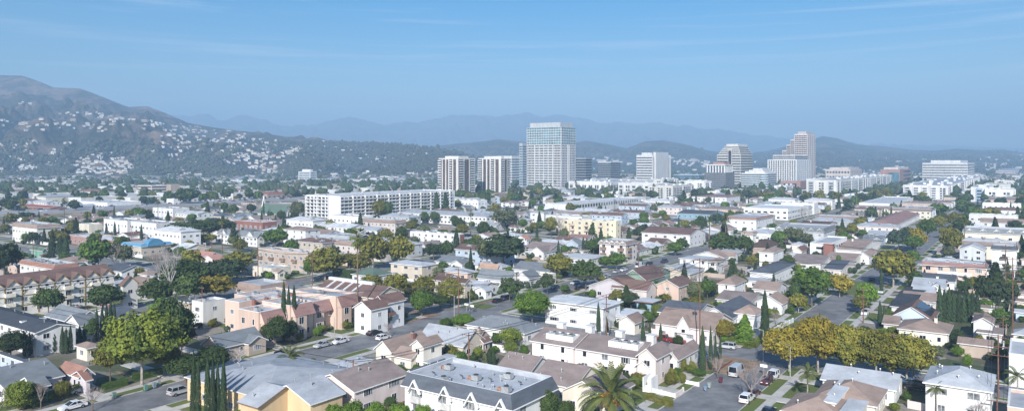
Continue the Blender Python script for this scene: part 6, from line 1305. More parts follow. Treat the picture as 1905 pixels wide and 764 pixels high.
# order by size in view; keep the largest 290 of each kind as things
autoT.sort(key=lambda t: t[3] / toxy(t[0], t[1])[1], reverse=True)
cnt = {}; cnt0 = {}
for t in TREES: k = NAMES[t[4]]; cnt0[k] = cnt0.get(k, 0) + 1
for (a, b, h, w, kd, cl) in autoT:
    x, y = toxy(a, b); k = NAMES[kd]; lim = 292 if k != 'cypress_tree' else 200
    if cnt0.get(k, 0) < lim: cnt0[k] = cnt0.get(k, 0) + 1; tree(x, y, h, w, kd, cl)
    else: STT.append((x, y, 0, w / 2, h, 1))
# palms sprinkled as in the photograph
for k in range(46):
    y = R.uniform(330, 1100); x = R.uniform(-.66, .66) * y; a, b = toab(x, y)
    if tfree(a, b, .5): tree(x, y, R.uniform(11, 19), R.uniform(3.6, 5), 'palm', 'palm', sub=R.choice(('fan', 'fan', 'date')))
# ---------------------------------------------------------------- hillside houses
HH = []
def hill_house_mesh(i):
    def f():
        g = G(); w, d, h = [(16, 10, 5), (22, 11, 6), (13, 9, 4.5), (28, 12, 6.5)][i % 4]; wl = wm(['pale', 'cream', 'beige', 'pale', 'tan'][i % 5]); rf = rm(['light', 'tan', 'white', 'rose', 'grey'][(i * 2) % 5])
        g.box(-w / 2, w / 2, -d / 2, d / 2, -5, h, wl); roof_geo(g, -w / 2 - .6, w / 2 + .6, -d / 2 - .6, d / 2 + .6, h + .25, 'hip' if i % 3 else 'slab', 2, 'x', rf, TRIM, wl)
        for k in range(3): g.box(-w / 2 + w * (k + .2) / 3, -w / 2 + w * (k + .8) / 3, -d / 2 - .08, -d / 2, 1, 2.6, GLASS)
        return g.mesh('hillside_house')
    return cm(('hh', i), f)
HLAB = ['off-white', 'cream', 'beige', 'off-white', 'tan']
def hill_house(x, y, z, i, s=1.0, rz=None):
    o = link('hillside_house', hill_house_mesh(i), None, (x, y, z + .5), (math.atan2(-x, y) * .6 + R.uniform(-.5, .5)) if rz is None else rz); o.scale = (s, s, s); HH.append((o, x, y, z, HLAB[i % 5]))
def ridge_band(hill, pts, n, spread, s=1.0, indiv=True):
    """houses strung along a line seen on the hillside"""
    for k in range(n):
        t = R.random() * (len(pts) - 1); i = int(t); u = t - i; px = pts[i][0] * (1 - u) + pts[i + 1][0] * u; py = pts[i][1] * (1 - u) + pts[i + 1][1] * u + R.gauss(0, spread)
        hpt = hill.hit(px, py)
        if hpt is None: continue
        if indiv: hill_house(*hpt, R.randrange(20), s * R.uniform(.38, .64))
        else: stuff_house(*hpt, R.uniform(9, 18) * s, R.uniform(7, 10) * s, R.uniform(3, 4.5) * s, math.atan2(-hpt[0], hpt[1]) * .6 + R.uniform(-.5, .5), R.randrange(97))
ridge_band(HLEFT, [(0, 236), (60, 232), (120, 236), (200, 238), (300, 242), (360, 238), (420, 252), (480, 262), (560, 276)], 90, 4.5, 1.1)
ridge_band(HLEFT, [(110, 212), (160, 214), (210, 222), (250, 228), (330, 236), (380, 243)], 60, 3.0, 1.15)
ridge_band(HLEFT, [(30, 194), (70, 196)], 4, 1.5, 1.0)
ridge_band(HLEFT, [(15, 278), (40, 268), (70, 268)], 14, 2, 1.0); ridge_band(HLEFT, [(300, 252), (400, 262), (520, 290), (640, 300), (760, 296)], 56, 9, 1.1)
ridge_band(HLEFT, [(0, 300), (100, 296), (200, 303), (320, 308), (430, 300), (560, 310)], 46, 9, 1.0); ridge_band(HLEFT, [(640, 275), (720, 285), (790, 300), (820, 310)], 34, 8, 1.1)
ridge_band(HLEFT, [(0, 316), (200, 318), (400, 316), (600, 318), (820, 318)], 480, 9, .75, False); ridge_band(HLEFT, [(560, 285), (660, 285), (760, 290), (840, 305)], 190, 12, .85, False); ridge_band(HLEFT, [(300, 262), (480, 280), (640, 292), (800, 296)], 260, 12, .9, False); ridge_band(HLEFT, [(0, 290), (150, 300), (320, 300)], 150, 12, .75, False)
ridge_band(HMID, [(1100, 296), (1160, 300)], 14, 3, 1.4, False); ridge_band(HMID, [(1255, 304), (1290, 300), (1320, 306)], 50, 3, 1.5, False); ridge_band(HMID, [(900, 300), (1000, 305), (1200, 312), (1420, 316)], 60, 6, 1.4, False)
ridge_band(HRIGHT, [(1400, 300), (1440, 305), (1520, 318), (1620, 320), (1700, 322)], 60, 5, 1.5, False); ridge_band(HRIGHT, [(1830, 312), (1905, 318)], 40, 5, 1.5, False); ridge_band(HRIGHT, [(1600, 300), (1800, 302), (1905, 296)], 16, 5, 1.4, False)
tag(STF.build('distant_houses'), None, None, kind='stuff')
# ---------------------------------------------------------------- distant woods
for k in range(9500):
    px = R.uniform(-40, 960); py = 334 - 72 * R.random() ** 1.3
    if px < 420 and py < 292 and R.random() < .45: continue
    q = HLEFT.hit(px, py)
    if q is None: continue
    n = noise.noise(Vector((q[0] * .006, q[1] * .006, 3)))
    if n < -.02: continue
    w = R.uniform(7, 14); STT.append((q[0], q[1], q[2] - 1, w / 2, w * R.uniform(.7, 1.3), R.choice((2, 3, 3))))
for hill, x0, x1, y0, y1, n in ((HMID, 760, 1500, 275, 322, 1100), (HRIGHT, 1380, 1940, 285, 324, 1600), (HLEFT, 560, 900, 266, 320, 1800)):
    for k in range(n):
        q = hill.hit(R.uniform(x0, x1), R.uniform(y0, y1))
        if q: w = R.uniform(9, 20); STT.append((q[0], q[1], q[2] - 1, w / 2, w * R.uniform(.6, 1.1), 3))
ico = [(0, 0, 1)] + [(math.cos(t) * .9, math.sin(t) * .9, .35) for t in [k * 1.2566 for k in range(5)]] + [(math.cos(t) * .8, math.sin(t) * .8, -.5) for t in [k * 1.2566 + .628 for k in range(5)]] + [(0, 0, -1)]
icf = [(0, 1 + k, 1 + (k + 1) % 5) for k in range(5)] + [(1 + k, 6 + k, 1 + (k + 1) % 5) for k in range(5)] + [(6 + k, 6 + (k + 1) % 5, 1 + (k + 1) % 5) for k in range(5)] + [(11, 6 + (k + 1) % 5, 6 + k) for k in range(5)]
def clumps(name, lst, m, per):
    """each far tree is several small uneven lumps"""
    V0 = np.array(ico); F0 = np.array(icf); vs = []; A = np.array([t[:5] for t in lst]); 
    for p in range(per):
        off = NR.uniform(-.5, .5, (len(A), 2)) * (0 if per == 1 else 1.1); sc = NR.uniform(.55, .85, (len(A), 1, 1)); jit = NR.uniform(.75, 1.25, (len(A), 12, 3))
        c = np.stack([A[:, 0] + off[:, 0] * A[:, 3], A[:, 1] + off[:, 1] * A[:, 3], A[:, 2] + A[:, 4] * NR.uniform(.4, .68, len(A))], 1)
        dim = np.stack([A[:, 3], A[:, 3], A[:, 4] * .5], 1)[:, None, :]
        vs.append((c[:, None, :] + V0[None] * jit * sc * dim))
    v = np.concatenate(vs).reshape(-1, 3); n = len(v) // 12; f = (F0[None] + (np.arange(n) * 12)[:, None, None]).reshape(-1, 3)
    me = bpy.data.meshes.new(name); me.vertices.add(len(v)); me.vertices.foreach_set('co', v.astype(np.float32).ravel()); me.loops.add(len(f) * 3); me.loops.foreach_set('vertex_index', f.astype(np.int32).ravel()); me.polygons.add(len(f)); me.polygons.foreach_set('loop_start', np.arange(0, len(f) * 3, 3, dtype=np.int32)); me.materials.append(m); me.update(calc_edges=True)
    tag(link(name, me), None, None, kind='stuff')
for i, c in enumerate(('green_dk', 'dark', 'grey', 'hill')): clumps('distant_trees', [t for t in STT if t[5] == i], leafm(c), 3)
print('FILL', len(FILL), COUNT, 'autoT', len(autoT), 'STT', len(STT), 'HH', len(HH), cnt0)
# ---------------------------------------------------------------- cars
CARC = dict(white=(.75, .76, .78), black=(.012, .012, .015), silver=(.42, .44, .46), blue=(.10, .19, .30), red=(.20, .02, .02), maroon=(.10, .02, .025), darkblue=(.02, .035, .07), grey=(.12, .13, .14), beige=(.45, .40, .32))
TYRE = mat('tyre_rubber', (.015, .015, .015), .9, .1, 3); RIM = mat('wheel_rim', (.35, .35, .36), .35, .1, 3, metal=.7); LAMPW = mat('headlight_lens', (.7, .7, .7), .15, .05, 3); LAMPR = mat('tail_light_lens', (.35, .02, .02), .2, .05, 3)
def paint(c):
    n = 'car_paint_' + c
    if n not in MATS: m = mat(n, CARC[c], .28, .04, 1, spec=.5); m.node_tree.nodes['Principled BSDF'].inputs['Coat Weight'].default_value = .6
    return MATS[n]
CP = {}
PROF = dict(sedan=(4.6, 1.8, [(-2.3, .35), (-2.3, .82), (-2.05, .95), (-1.3, 1.0), (.9, .98), (2.0, .80), (2.28, .65), (2.3, .35)], [(-1.65, .98), (-1.0, 1.40), (.15, 1.44), (1.05, .97)]),
            suv=(4.7, 1.9, [(-2.35, .4), (-2.35, 1.0), (-2.2, 1.08), (1.0, 1.08), (2.1, .98), (2.33, .8), (2.35, .4)], [(-2.2, 1.08), (-1.95, 1.68), (.25, 1.72), (1.1, 1.07)]),
            hatch=(4.1, 1.75, [(-2.05, .35), (-2.05, .9), (-1.9, 1.0), (.9, .98), (1.8, .84), (2.05, .62), (2.05, .35)], [(-1.9, .99), (-1.5, 1.45), (.15, 1.48), (1.0, .97)]),
            pickup=(5.4, 1.95, [(-2.7, .45), (-2.7, 1.05), (-.5, 1.07), (1.2, 1.08), (2.5, 1.0), (2.7, .8), (2.7, .45)], [(-.75, 1.07), (-.55, 1.74), (.6, 1.76), (1.35, 1.07)]),
            van=(5.6, 2.0, [(-2.8, .4), (-2.8, 1.15), (1.6, 1.15), (2.6, 1.0), (2.8, .75), (2.8, .4)], [(-2.78, 1.15), (-2.7, 2.3), (1.2, 2.3), (2.1, 1.14)]))
def car_parts(kind, colr):
    if (kind, colr) in CP: return CP[(kind, colr)]
    Ln, Wd, low, cab = PROF[kind]; pm = paint(colr); w = Wd / 2; g = G()
    def loft(prof, ws, m, cap=None):
        i = len(g.v); n = len(prof)
        for s in (-1, 1):
            for (x, z), ww in zip(prof, ws): g.v.append((x, s * ww, z))
        for k in range(n): g.f.append((i + k, i + (k + 1) % n, i + n + (k + 1) % n, i + n + k)); g.m.append(g.mi(m))
        g.f.append(tuple(range(i + n - 1, i - 1, -1))); g.m.append(g.mi(m)); g.f.append(tuple(range(i + n, i + 2 * n))); g.m.append(g.mi(m))
    loft(low, [w * (.90 if z < .5 else .97 if abs(x) < Ln * .42 else .86) for x, z in low], pm)
    x0, x1, x2, x3 = [c[0] for c in cab]; zt = cab[1][1]; wt = w * .76
    i = len(g.v); g.v += [(x1 - .05, -wt, zt), (x2 + .05, -wt, zt + .02), (x2 + .05, wt, zt + .02), (x1 - .05, wt, zt), (x1 + .05, -wt * .9, zt + .06), (x2 - .1, -wt * .9, zt + .07), (x2 - .1, wt * .9, zt + .07), (x1 + .05, wt * .9, zt + .06)]
    for f in ((4, 5, 6, 7), (0, 1, 5, 4), (1, 2, 6, 5), (2, 3, 7, 6), (3, 0, 4, 7), (3, 2, 1, 0)): g.f.append(tuple(i + q for q in f)); g.m.append(g.mi(pm))
    for s in (-1, 1):
        for xa, xb in ((x0, x1), (x3, x2), ((x1 + x2) / 2, (x1 + x2) / 2)): g.tube((xa, s * w * .9, cab[0][1] - .02), (xb, s * wt, zt), .05, .05, pm, 4)
    if kind == 'van': g.box(-2.7, .2, -w * .92, w * .92, 1.15, 2.28, pm)
    if kind == 'pickup': g.box(-2.6, -.85, -w * .8, w * .8, 1.075, 1.085, DARKM)
    body = g.mesh('body'); g = G(); n = 4; i = 0
    for s in (-1, 1):
        for k, (x, z) in enumerate(cab): g.v.append((x, s * (w * .88 if k in (0, 3) else wt * .98), z - .01))
    for f in ((0, 1, 5, 4), (1, 2, 6, 5), (2, 3, 7, 6), (3, 2, 1, 0), (4, 5, 6, 7)): g.f.append(f); g.m.append(g.mi(GLASS))
    glass = g.mesh('window_glass')
    ty = G().tube((0, -.11, 0), (0, .11, 0), .33, .33, TYRE, 14).mesh('tyre'); ri = G().tube((0, -.125, 0), (0, .125, 0), .19, .19, RIM, 10).mesh('rim')
    hl = G().box(-.03, .05, -.2, .2, -.07, .08, LAMPW).mesh('headlight'); tl = G().box(-.05, .03, -.17, .17, -.08, .1, LAMPR).mesh('tail_light')
    CP[(kind, colr)] = (body, glass, ty, ri, hl, tl, Ln, w, low); return CP[(kind, colr)]
NCAR = 0; CARS = []
KN = dict(sedan='sedan', suv='SUV', hatch='hatchback', pickup='pickup truck', van='van'); OBN = dict(sedan='parked_car', suv='parked_car', hatch='parked_car', pickup='pickup_truck', van='van')
CW = dict(darkblue='dark blue')
def car(x, y, kind, colr, ang, lab=None, z=0.008, group='cars parked along the kerbs', near=True, moving=False):
    body, glass, ty, ri, hl, tl, Ln, w, low = car_parts(kind, colr); root = link('car' if moving else OBN[kind], None, None, (x, y, z), ang); link('body', body, root); link('window_glass', glass, root)
    if near:
        for sx in (-1, 1):
            for sy in (-1, 1):
                wh = link('wheel', ty, root, (sx * Ln * .31, sy * (w * .88), .33)); link('rim', ri, wh)
        for sy in (-1, 1): link('headlight', hl, root, (Ln / 2 - .06, sy * w * .62, .68)); link('tail_light', tl, root, (-Ln / 2 + .03, sy * w * .66, .8))
    tag(root, lab, 'van' if kind == 'van' else 'pickup truck' if kind == 'pickup' else 'car', group); CARS.append((root, x, y, kind, colr, lab)); a, b = toab(x, y); return root
def CAR(px, py, kind, colr, lab, dr=0):
    """dr: 0 nose away along the avenue, 1 nose toward us, 2 across"""
    x, y = P(px, py); return car(x, y, kind, colr, RZ + (0, math.pi, math.pi / 2, -math.pi / 2)[dr], lab)
CAR(1390, 746, 'suv', 'white', 'white SUV by the kerb under the leafless purple-grey tree', 0); CAR(1437, 704, 'suv', 'white', 'white SUV at the corner in front of the golden tree row', 1); CAR(1427, 713, 'hatch', 'maroon', 'dark maroon hatchback just behind the white corner SUV', 1)
CAR(1371, 697, 'van', 'silver', 'silver van by the left kerb before the intersection', 0); CAR(1402, 736, 'sedan', 'maroon', 'maroon car hidden by the leafless purple-grey tree', 0); CAR(1430, 770, 'sedan', 'darkblue', 'dark blue car cut by the bottom edge at the right lawn', 0)
CAR(600, 645, 'sedan', 'silver', 'silver-blue sedan parked in front of the peach-pink complex', 1); CAR(633, 638, 'sedan', 'white', 'white sedan parked nose to tail with the silver-blue one', 1); CAR(696, 622, 'sedan', 'black', 'black sedan parked beyond the white one on the centre street', 0); CAR(713, 631, 'hatch', 'white', 'white hatchback across the street from the black sedan', 0)
CAR(926, 562, 'sedan', 'black', 'black sedan at the far kerb beside the corner lawn', 0); CAR(942, 557, 'suv', 'darkblue', 'dark blue SUV in front of the black sedan at the corner lawn', 0); CAR(528, 664, 'suv', 'black', 'black SUV in shade under the broad dark street tree', 0)
CAR(152, 728, 'sedan', 'silver', 'silver-white sedan in the driveway behind the leafless tree', 1); CAR(135, 760, 'sedan', 'white', 'white sedan at the bottom left corner by the hedge', 1); CAR(335, 732, 'suv', 'silver', 'silver SUV half hidden left of the foreground cypresses', 0)
CAR(548, 706, 'sedan', 'darkblue', 'dark blue car beside the feather palm', 0); CAR(1340, 667, 'sedan', 'red', 'red car left of the silver van', 0) if False else CAR(1351, 648, 'suv', 'silver', 'silver SUV behind the bare seed-hung street tree', 2)
CAR(1236, 634, 'pickup', 'red', 'bright red pickup truck in front of the long brown-shingled house', 2); CAR(1258, 638, 'sedan', 'red', 'bright red sedan beside the red pickup truck', 2)
CAR(1605, 547, 'sedan', 'blue', 'light blue sedan in the shade on the far avenue', 1); CAR(1610, 585, 'suv', 'white', 'white SUV under the bright loose tree on the far avenue', 1); CAR(1640, 545, 'suv', 'silver', 'silver-white SUV on the right side of the far avenue', 1); CAR(1648, 532, 'sedan', 'grey', 'grey sedan close to the pale forked trunk', 0); CAR(1622, 522, 'sedan', 'black', 'black sedan in the big olive tree shadow', 0)
for i, (px, py, k, c, lab) in enumerate(((590, 523, 'sedan', 'darkblue', 'dark blue sedan at the kerb below the brown balcony apartments'), (612, 518, 'sedan', 'black', 'black sedan between the dark blue one and the hedge block'), (630, 512, 'pickup', 'white', 'white pickup before the tall hedge block'), (470, 521, 'hatch', 'blue', 'blue hatchback beside the white Spanish corner house'),
    (1038, 516, 'pickup', 'white', 'white pickup left of the dark round tree'), (1020, 519, 'suv', 'silver', 'silver SUV in the lot left of the dark round tree'), (1128, 516, 'sedan', 'white', 'white sedan right of the dark round tree'), (1148, 507, 'sedan', 'silver', 'silver sedan behind the white one'), (1160, 504, 'sedan', 'white', 'second silver-white sedan on the middle street'), (1190, 497, 'van', 'white', 'white box van on the middle street'), (1207, 494, 'suv', 'black', 'black SUV beside the white box van'), (1236, 488, 'pickup', 'darkblue', 'dark blue pickup farther up the middle street'),
    (1070, 528, 'sedan', 'silver', 'silver sedan in tree shade, nearest of the middle street row'), (1078, 538, 'sedan', 'black', 'black sedan nearest the white modern block roof'), (1032, 537, 'sedan', 'darkblue', 'dark blue sedan behind the white modern block'), (1055, 545, 'suv', 'grey', 'grey SUV behind the white modern block'))): CAR(px, py, k, c, lab, 0 if i % 2 else 1)
CAR(1700, 723, 'suv', 'black', 'black SUV in the shaded drive left of the white hip-roofed block', 2); CAR(1690, 716, 'hatch', 'blue', 'blue hatchback at the end of the golden tree row', 2); CAR(1215, 466, 'pickup', 'darkblue', 'dark blue pickup on the far cross street', 2); CAR(840, 470, 'hatch', 'silver', 'silver hatchback below the white slab with red end', 0)
# kerbside cars farther off
for j in range(12, len(AV)):
    for s in (-1, 1):
        a = 190
        while a < 760:
            a += R.uniform(9, 34); b = AV[j] + s * (HW - 1.15); x, y = toxy(a, b)
            if y < 250 or not vis(a, b, 0) or len(CARS) > 230: continue
            if any(abs(x - c[1]) + abs(y - c[2]) < 7 for c in CARS): continue
            if any(abs((a) - c) < HC + 4 for c in CR): continue
            car(x, y, R.choice(['sedan', 'suv', 'hatch', 'sedan', 'pickup']), R.choice(['white', 'black', 'silver', 'grey', 'darkblue', 'white', 'red', 'beige']), RZ + (math.pi if s > 0 else 0), near=y < 420)
for (a, b, s) in DRV:
    x, y = toxy(a, b)
    if 140 < y < 430 and vis(a, b, 0) and R.random() < .55 and free(a - 1, a + 1, b - 2.4, b + 2.4) and len(CARS) < 285: car(x, y, R.choice(['sedan', 'suv', 'hatch', 'pickup', 'sedan']), R.choice(['white', 'black', 'silver', 'grey', 'darkblue', 'beige', 'red', 'blue']), RZ + math.pi / 2 * R.choice((-1, 1)), z=.127, near=y < 420, group='cars in the driveways')
NPK = len(CARS)
for k in range(66):
    a = R.uniform(290, 900); ln = R.choice((-716, -711, -706, -698, -693, -688)); x, y = toxy(a, ln)
    if abs(x) > .69 * y or any(abs(x - c[1]) + abs(y - c[2]) < 9 for c in CARS[NPK:]): continue
    car(x, y, R.choice(['sedan', 'suv', 'van', 'sedan', 'pickup']), R.choice(['white', 'black', 'silver', 'grey', 'darkblue', 'white', 'red', 'beige']), RZ + (math.pi if ln < -702 else 0), z=2.4, near=False, group='cars driving on the freeway', moving=True)
# ---------------------------------------------------------------- utility poles and wires
POLES = []
def pole(px, yb, yt, lab, arms=2, wood=True, tr=0, aw=2.4):
    x, y = P(px, yb); h = CAMZ - (yt - 300) * y / FX; root = link('utility_pole', None, None, (x, y, 0), RZ); G().tube((0, 0, -.3), (0, 0, h), .17, .11, POLEM, 8).build('pole', root)
    for k in range(arms):
        z = h - .5 - k * 1.7; G().box(-.06, .06, -aw / 2, aw / 2, z - .06, z + .07, POLEM).build('crossarm', root, (-.17, 0, 0))
        for q in (-.46, -.3, .3, .46): link('insulator', cm('insul', lambda: G().tube((0, 0, 0), (0, 0, .2), .05, .035, mat('insulator', (.35, .33, .32), .3, .1, 3), 6).mesh('insulator')), root, (-.17, aw * q, z + .07))
    for k in range(tr): G().tube((-.35, .35 * (k * 2 - 1), h - 5.2), (-.35, .35 * (k * 2 - 1), h - 4.1), .24, .24, METAL, 10).build('transformer', root)
    tag(root, lab, 'utility pole', 'wooden utility poles'); POLES.append((root, x, y, h, aw)); return POLES[-1]
p1 = pole(657, 754, 668, 'wooden pole with two crossarms in front of the long beige block')
p2 = pole(872, 705, 618, 'wooden pole between the tan cottage and the middle brown-grey house')
p3 = pole(1128, 640, 548, 'wooden pole with transformers in front of the white modern block', tr=2); p4 = pole(1302, 668, 480, 'tallest reddish pole in the right middle, between the cypresses', tr=2, aw=2.6)
p5 = pole(1857, 742, 622, 'dark red pole right of the white hip-roofed block', 3, aw=3.4); p6 = pole(1855, 800, 740, 'short pole top at the bottom right edge', 1, aw=3); p7 = pole(1884, 640, 478, 'tall multi-armed pole near the right picture edge', 4, aw=3.2); p8 = pole(1866, 628, 588, 'smaller pole behind the dark red pole', 2); p9 = pole(1871, 560, 455, 'distant tall pole beside the dark conifer', 3)
p10 = pole(1229, 558, 505, 'wooden pole beside the tall peach gable house'); p11 = pole(961, 562, 510, 'wooden pole rising behind the bright dome-shaped tree'); p12 = pole(853, 600, 478 + 20, 'slim pole by the clipped olive tree row'); p13 = pole(581, 540, 470, 'pole beside the street below the brown balcony apartments'); p14 = pole(480, 520, 462, 'pole at the white Spanish corner house'); p15 = pole(376, 590, 532, 'pole with a lamp beside the plain white box'); p16 = pole(688, 512, 478, 'pole behind the green-roofed house')
p17 = pole(165, 610, 572, 'pole in front of the dormered blue-grey house'); p18 = pole(1606, 600, 536, 'single pole on the far avenue under the bright loose tree', 1); p19 = pole(394, 482, 446, 'pole among the salmon roofs'); p20 = pole(1188, 500, 452, 'thin pole behind the green gable'); p21 = pole(1461, 472, 440, 'pole beside the blocky white building')
for k, (px, yb, yt) in enumerate(((62, 480, 455), (245, 470, 420), (120, 450, 420), (960, 480, 430), (1060, 450, 415), (1385, 470, 430), (1530, 420, 395), (790, 470, 440), (560, 440, 410), (1290, 450, 415))): pole(px, yb, yt, None, 1)
WIREM = mat('wire_black', (.03, .03, .035), .6, .1, 3)
def wires(pa, pb, offs=(-.46, -.3, .3, .46), lv=0, sag=.9):
    g = G()
    for o in offs:
        def pt(p): x, y = p[1], p[2]; a, b = toab(x, y); xx, yy = toxy(a - .17, b - o * p[4]); return Vector((xx, yy, p[3] - .25 - 1.7 * lv))
        A, B_ = pt(pa), pt(pb); prev = A
        for k in range(1, 11): t = k / 10; q = A.lerp(B_, t) - Vector((0, 0, sag * 4 * t * (1 - t))); g.tube(prev, q, .032, .032, WIREM, 3); prev = q
    o = g.build('power_line'); tag(o, None, 'power line', 'overhead power lines'); WIRES.append((o, pa, pb)); return o
WIRES = []
off1 = (None, *toxy(*[sum(z) for z in zip(toab(p1[1], p1[2]), (-14, -190))]), 10, 2.4); wires(p1, p2); wires(p2, p3); wires(p1, off1); wires(p3, p4); wires(p4, p10); wires(p4, (None, 215, 235, 12, 2.6), lv=0); wires(p4, (None, -60, 205, 11, 2.6), lv=1)
wires(p5, p7); wires(p5, p6, lv=0); wires(p7, p9); wires(p8, p4, lv=0, sag=2); wires(p10, p20); wires(p11, p12); wires(p13, p14); wires(p13, p16); wires(p11, p10); wires(p7, (None, 60, 520, 10, 2.6), lv=1)
WL2 = ['low power line from the beige-block pole to the pole by the tan cottage', 'power line from the tan cottage pole to the transformer pole', 'power line leaving the beige-block pole toward the far left', 'power line between the transformer pole and the tallest reddish pole', 'power line from the tallest reddish pole to the peach gable pole', 'power line running right over the golden tree row', 'lower power line running left from the tallest reddish pole',
       'power line between the dark red pole and the tall multi-armed pole', 'short power line dropping to the bottom right pole', 'power line from the multi-armed pole to the distant tall pole', 'long pale power line crossing the blue gable house toward the left', 'power line from the peach gable pole to the thin pole behind', 'power line behind the corner lawn to the olive tree row', 'power line along the street by the Spanish corner house', 'power line above the side street to the green-roofed house', 'power line over the centre dome-shaped tree', 'lower power line heading left from the multi-armed pole']
for (o, a, b), l in zip(WIRES, WL2): o['label'] = l
# ---------------------------------------------------------------- street lamps, bins, signs, hedges, walls
def lamp(px, yb, h, lab):
    x, y = P(px, yb); root = link('street_lamp', None, None, (x, y, 0), RZ + math.pi / 2); G().tube((0, 0, 0), (0, 0, h), .09, .06, CONC, 8).build('post', root); g = G(); g.tube((0, 0, h), (1.6, 0, h + .35), .05, .04, CONC, 6); g.build('arm', root); G().box(1.5, 2.2, -.15, .15, h + .28, h + .42, METAL).build('lamp_head', root); tag(root, lab, 'street lamp', 'street lamps')
for px, yb, h, lab in ((1420, 672, 7, 'street lamp at the corner in front of the first golden tree'), (845, 592, 6.5, 'street lamp at the corner by the olive tree row'), (874, 577, 6, 'street lamp at the edge of the corner lawn'), (700, 612, 6.5, 'street lamp on the lawn before the peach-pink complex'), (622, 634, 6, 'slim street lamp beside the white sedan'), (1752, 480, 7, 'street lamp high up the far avenue'), (1470, 700, 6.5, 'street lamp on the cross street under the golden trees')): lamp(px, yb, h, lab)
def signp(px, yb, colr, shape, lab):
    x, y = P(px, yb); root = link('street_sign', None, None, (x, y, 0), RZ + math.pi / 2 * 0); G().tube((0, 0, 0), (0, 0, 2.6), .04, .04, METAL, 6).build('post', root); g = G(); m = mat('sign_' + shape, colr, .5, .03, 2)
    if shape == 'diamond': g.prism([(0, 1.7), (.62, 2.32), (0, 2.94), (-.62, 2.32)], 'x', -.08, -.05, m)
    elif shape == 'board': g.box(-.08, -.05, -.75, .75, 2.0, 2.6, m)
    else: g.prism([(.36 * math.cos(t * math.pi / 4 + .39), 2.3 + .36 * math.sin(t * math.pi / 4 + .39)) for t in range(8)], 'x', -.08, -.05, m)
    g.build('sign_face', root); tag(root, lab, 'sign', 'street signs')
signp(459, 520, (.75, .38, .02), 'diamond', 'orange-yellow diamond warning sign by the blue hatchback'); signp(1421, 700, (.72, .72, .70), 'board', 'white board sign beside the corner SUV'); signp(878, 583, (.72, .72, .70), 'board', 'white rectangular sign at the corner lawn'); signp(868, 580, (.7, .7, .68), 'board', 'small white sign left of the corner lawn one')
signp(738, 606, (.6, .6, .58), 'board', 'small pale sign on the lawn corner by the gable-end block')
def bin_(px, py, colr, lab):
    x, y = P(px, py); root = link('wheelie_bin', None, None, (x, y, .12), RZ + math.pi / 2); m = mat('bin_' + str(colr[0]), colr, .5, .1, 2); g = G(); i = 0
    g.v += [(-.24, -.27, .08), (.24, -.27, .08), (.24, .27, .08), (-.24, .27, .08), (-.31, -.33, 1.0), (.31, -.33, 1.0), (.31, .33, 1.0), (-.31, .33, 1.0)]
    for f in ((0, 3, 2, 1), (4, 5, 6, 7), (0, 1, 5, 4), (1, 2, 6, 5), (2, 3, 7, 6), (3, 0, 4, 7)): g.f.append(f); g.m.append(g.mi(m))
    g.build('bin_body', root); G().prism([(-.34, 1.0), (.34, 1.0), (.36, 1.05), (0, 1.12), (-.36, 1.08)], 'x', -.33, .36, m).build('lid', root); G().tube((.2, -.3, .12), (.2, .3, .12), .12, .12, TYRE, 8).build('wheel', root); tag(root, lab, 'bin', 'wheelie bins at the kerb')
for px, py, c, lab in ((212, 741, (.16, .24, .22), 'grey-green bin on the verge left of the sycamore trunk'), (271, 727, (.10, .22, .18), 'teal bin at the foot of the sycamore trunk'), (287, 722, (.18, .26, .30), 'blue-grey bin right of the sycamore trunk'), (295, 718, (.30, .34, .33), 'pale bin, rightmost by the sycamore'), (1341, 712, (.12, .03, .05), 'maroon bin on the left kerb'), (1320, 722, (.30, .03, .03), 'red bin lower on the left kerb'), (1313, 727, (.15, .22, .30), 'blue bin beside the red one'), (475, 677, (.22, .26, .32), 'grey-blue bin near the whitish leafless shrub')): bin_(px, py, c, lab)
HEDGES = []
def hedge(x0, y0, x1, y1, h, w, col, lab):
    """clipped hedge between two ground points"""
    ax, ay = P(x0, y0); bx_, by_ = P(x1, y1); Ln = math.hypot(bx_ - ax, by_ - ay); vs = variants('hedge', col, 0); cr, tk = vs[R.randrange(3)]; root = link('hedge', None, None, ((ax + bx_) / 2, (ay + by_) / 2, 0), math.atan2(by_ - ay, bx_ - ax)); c = link('foliage', cr, root); c.scale = (Ln / 10, w / 10, h / 10); tag(root, lab, 'hedge', 'clipped hedges')
hedge(-20, 770, 62, 752, 1.6, 1.3, 'yelgreen', 'clipped hedge at the bottom left corner, nearer half'); hedge(62, 752, 150, 728, 1.6, 1.3, 'yelgreen', 'clipped hedge running from the corner toward the parked cars'); hedge(190, 724, 236, 714, 1.1, 1.2, 'green', 'low hedge along the verge left of the sycamore'); hedge(248, 706, 300, 696, 1.4, 1.6, 'green', 'hedge right behind the sycamore trunk')
hedge(1356, 636, 1402, 646, 1.3, 1.8, 'yelgreen', 'bright corner hedge at the intersection, front stretch'); hedge(1402, 646, 1413, 634, 1.3, 1.6, 'yelgreen', 'bright corner hedge at the intersection, short side'); hedge(624, 516, 656, 520, 3.4, 3.0, 'green_dk', 'tall dark clipped hedge block by the side street'); hedge(1035, 700, 1098, 716, 1.5, 1.4, 'green', 'hedge in front of the pink terrace'); hedge(1205, 742, 1248, 756, 1.2, 1.4, 'olive', 'low garden hedge below the pink terrace steps')
hedge(820, 606, 880, 600, 1.6, 1.6, 'bright', 'bright hedge along the big pale grey roof'); hedge(1360, 555, 1392, 562, 1.4, 1.6, 'green', 'hedge before the long mauve-tan roof'); hedge(545, 507, 555, 508, 1, 1, 'green', 'small hedge by the Spanish corner house')
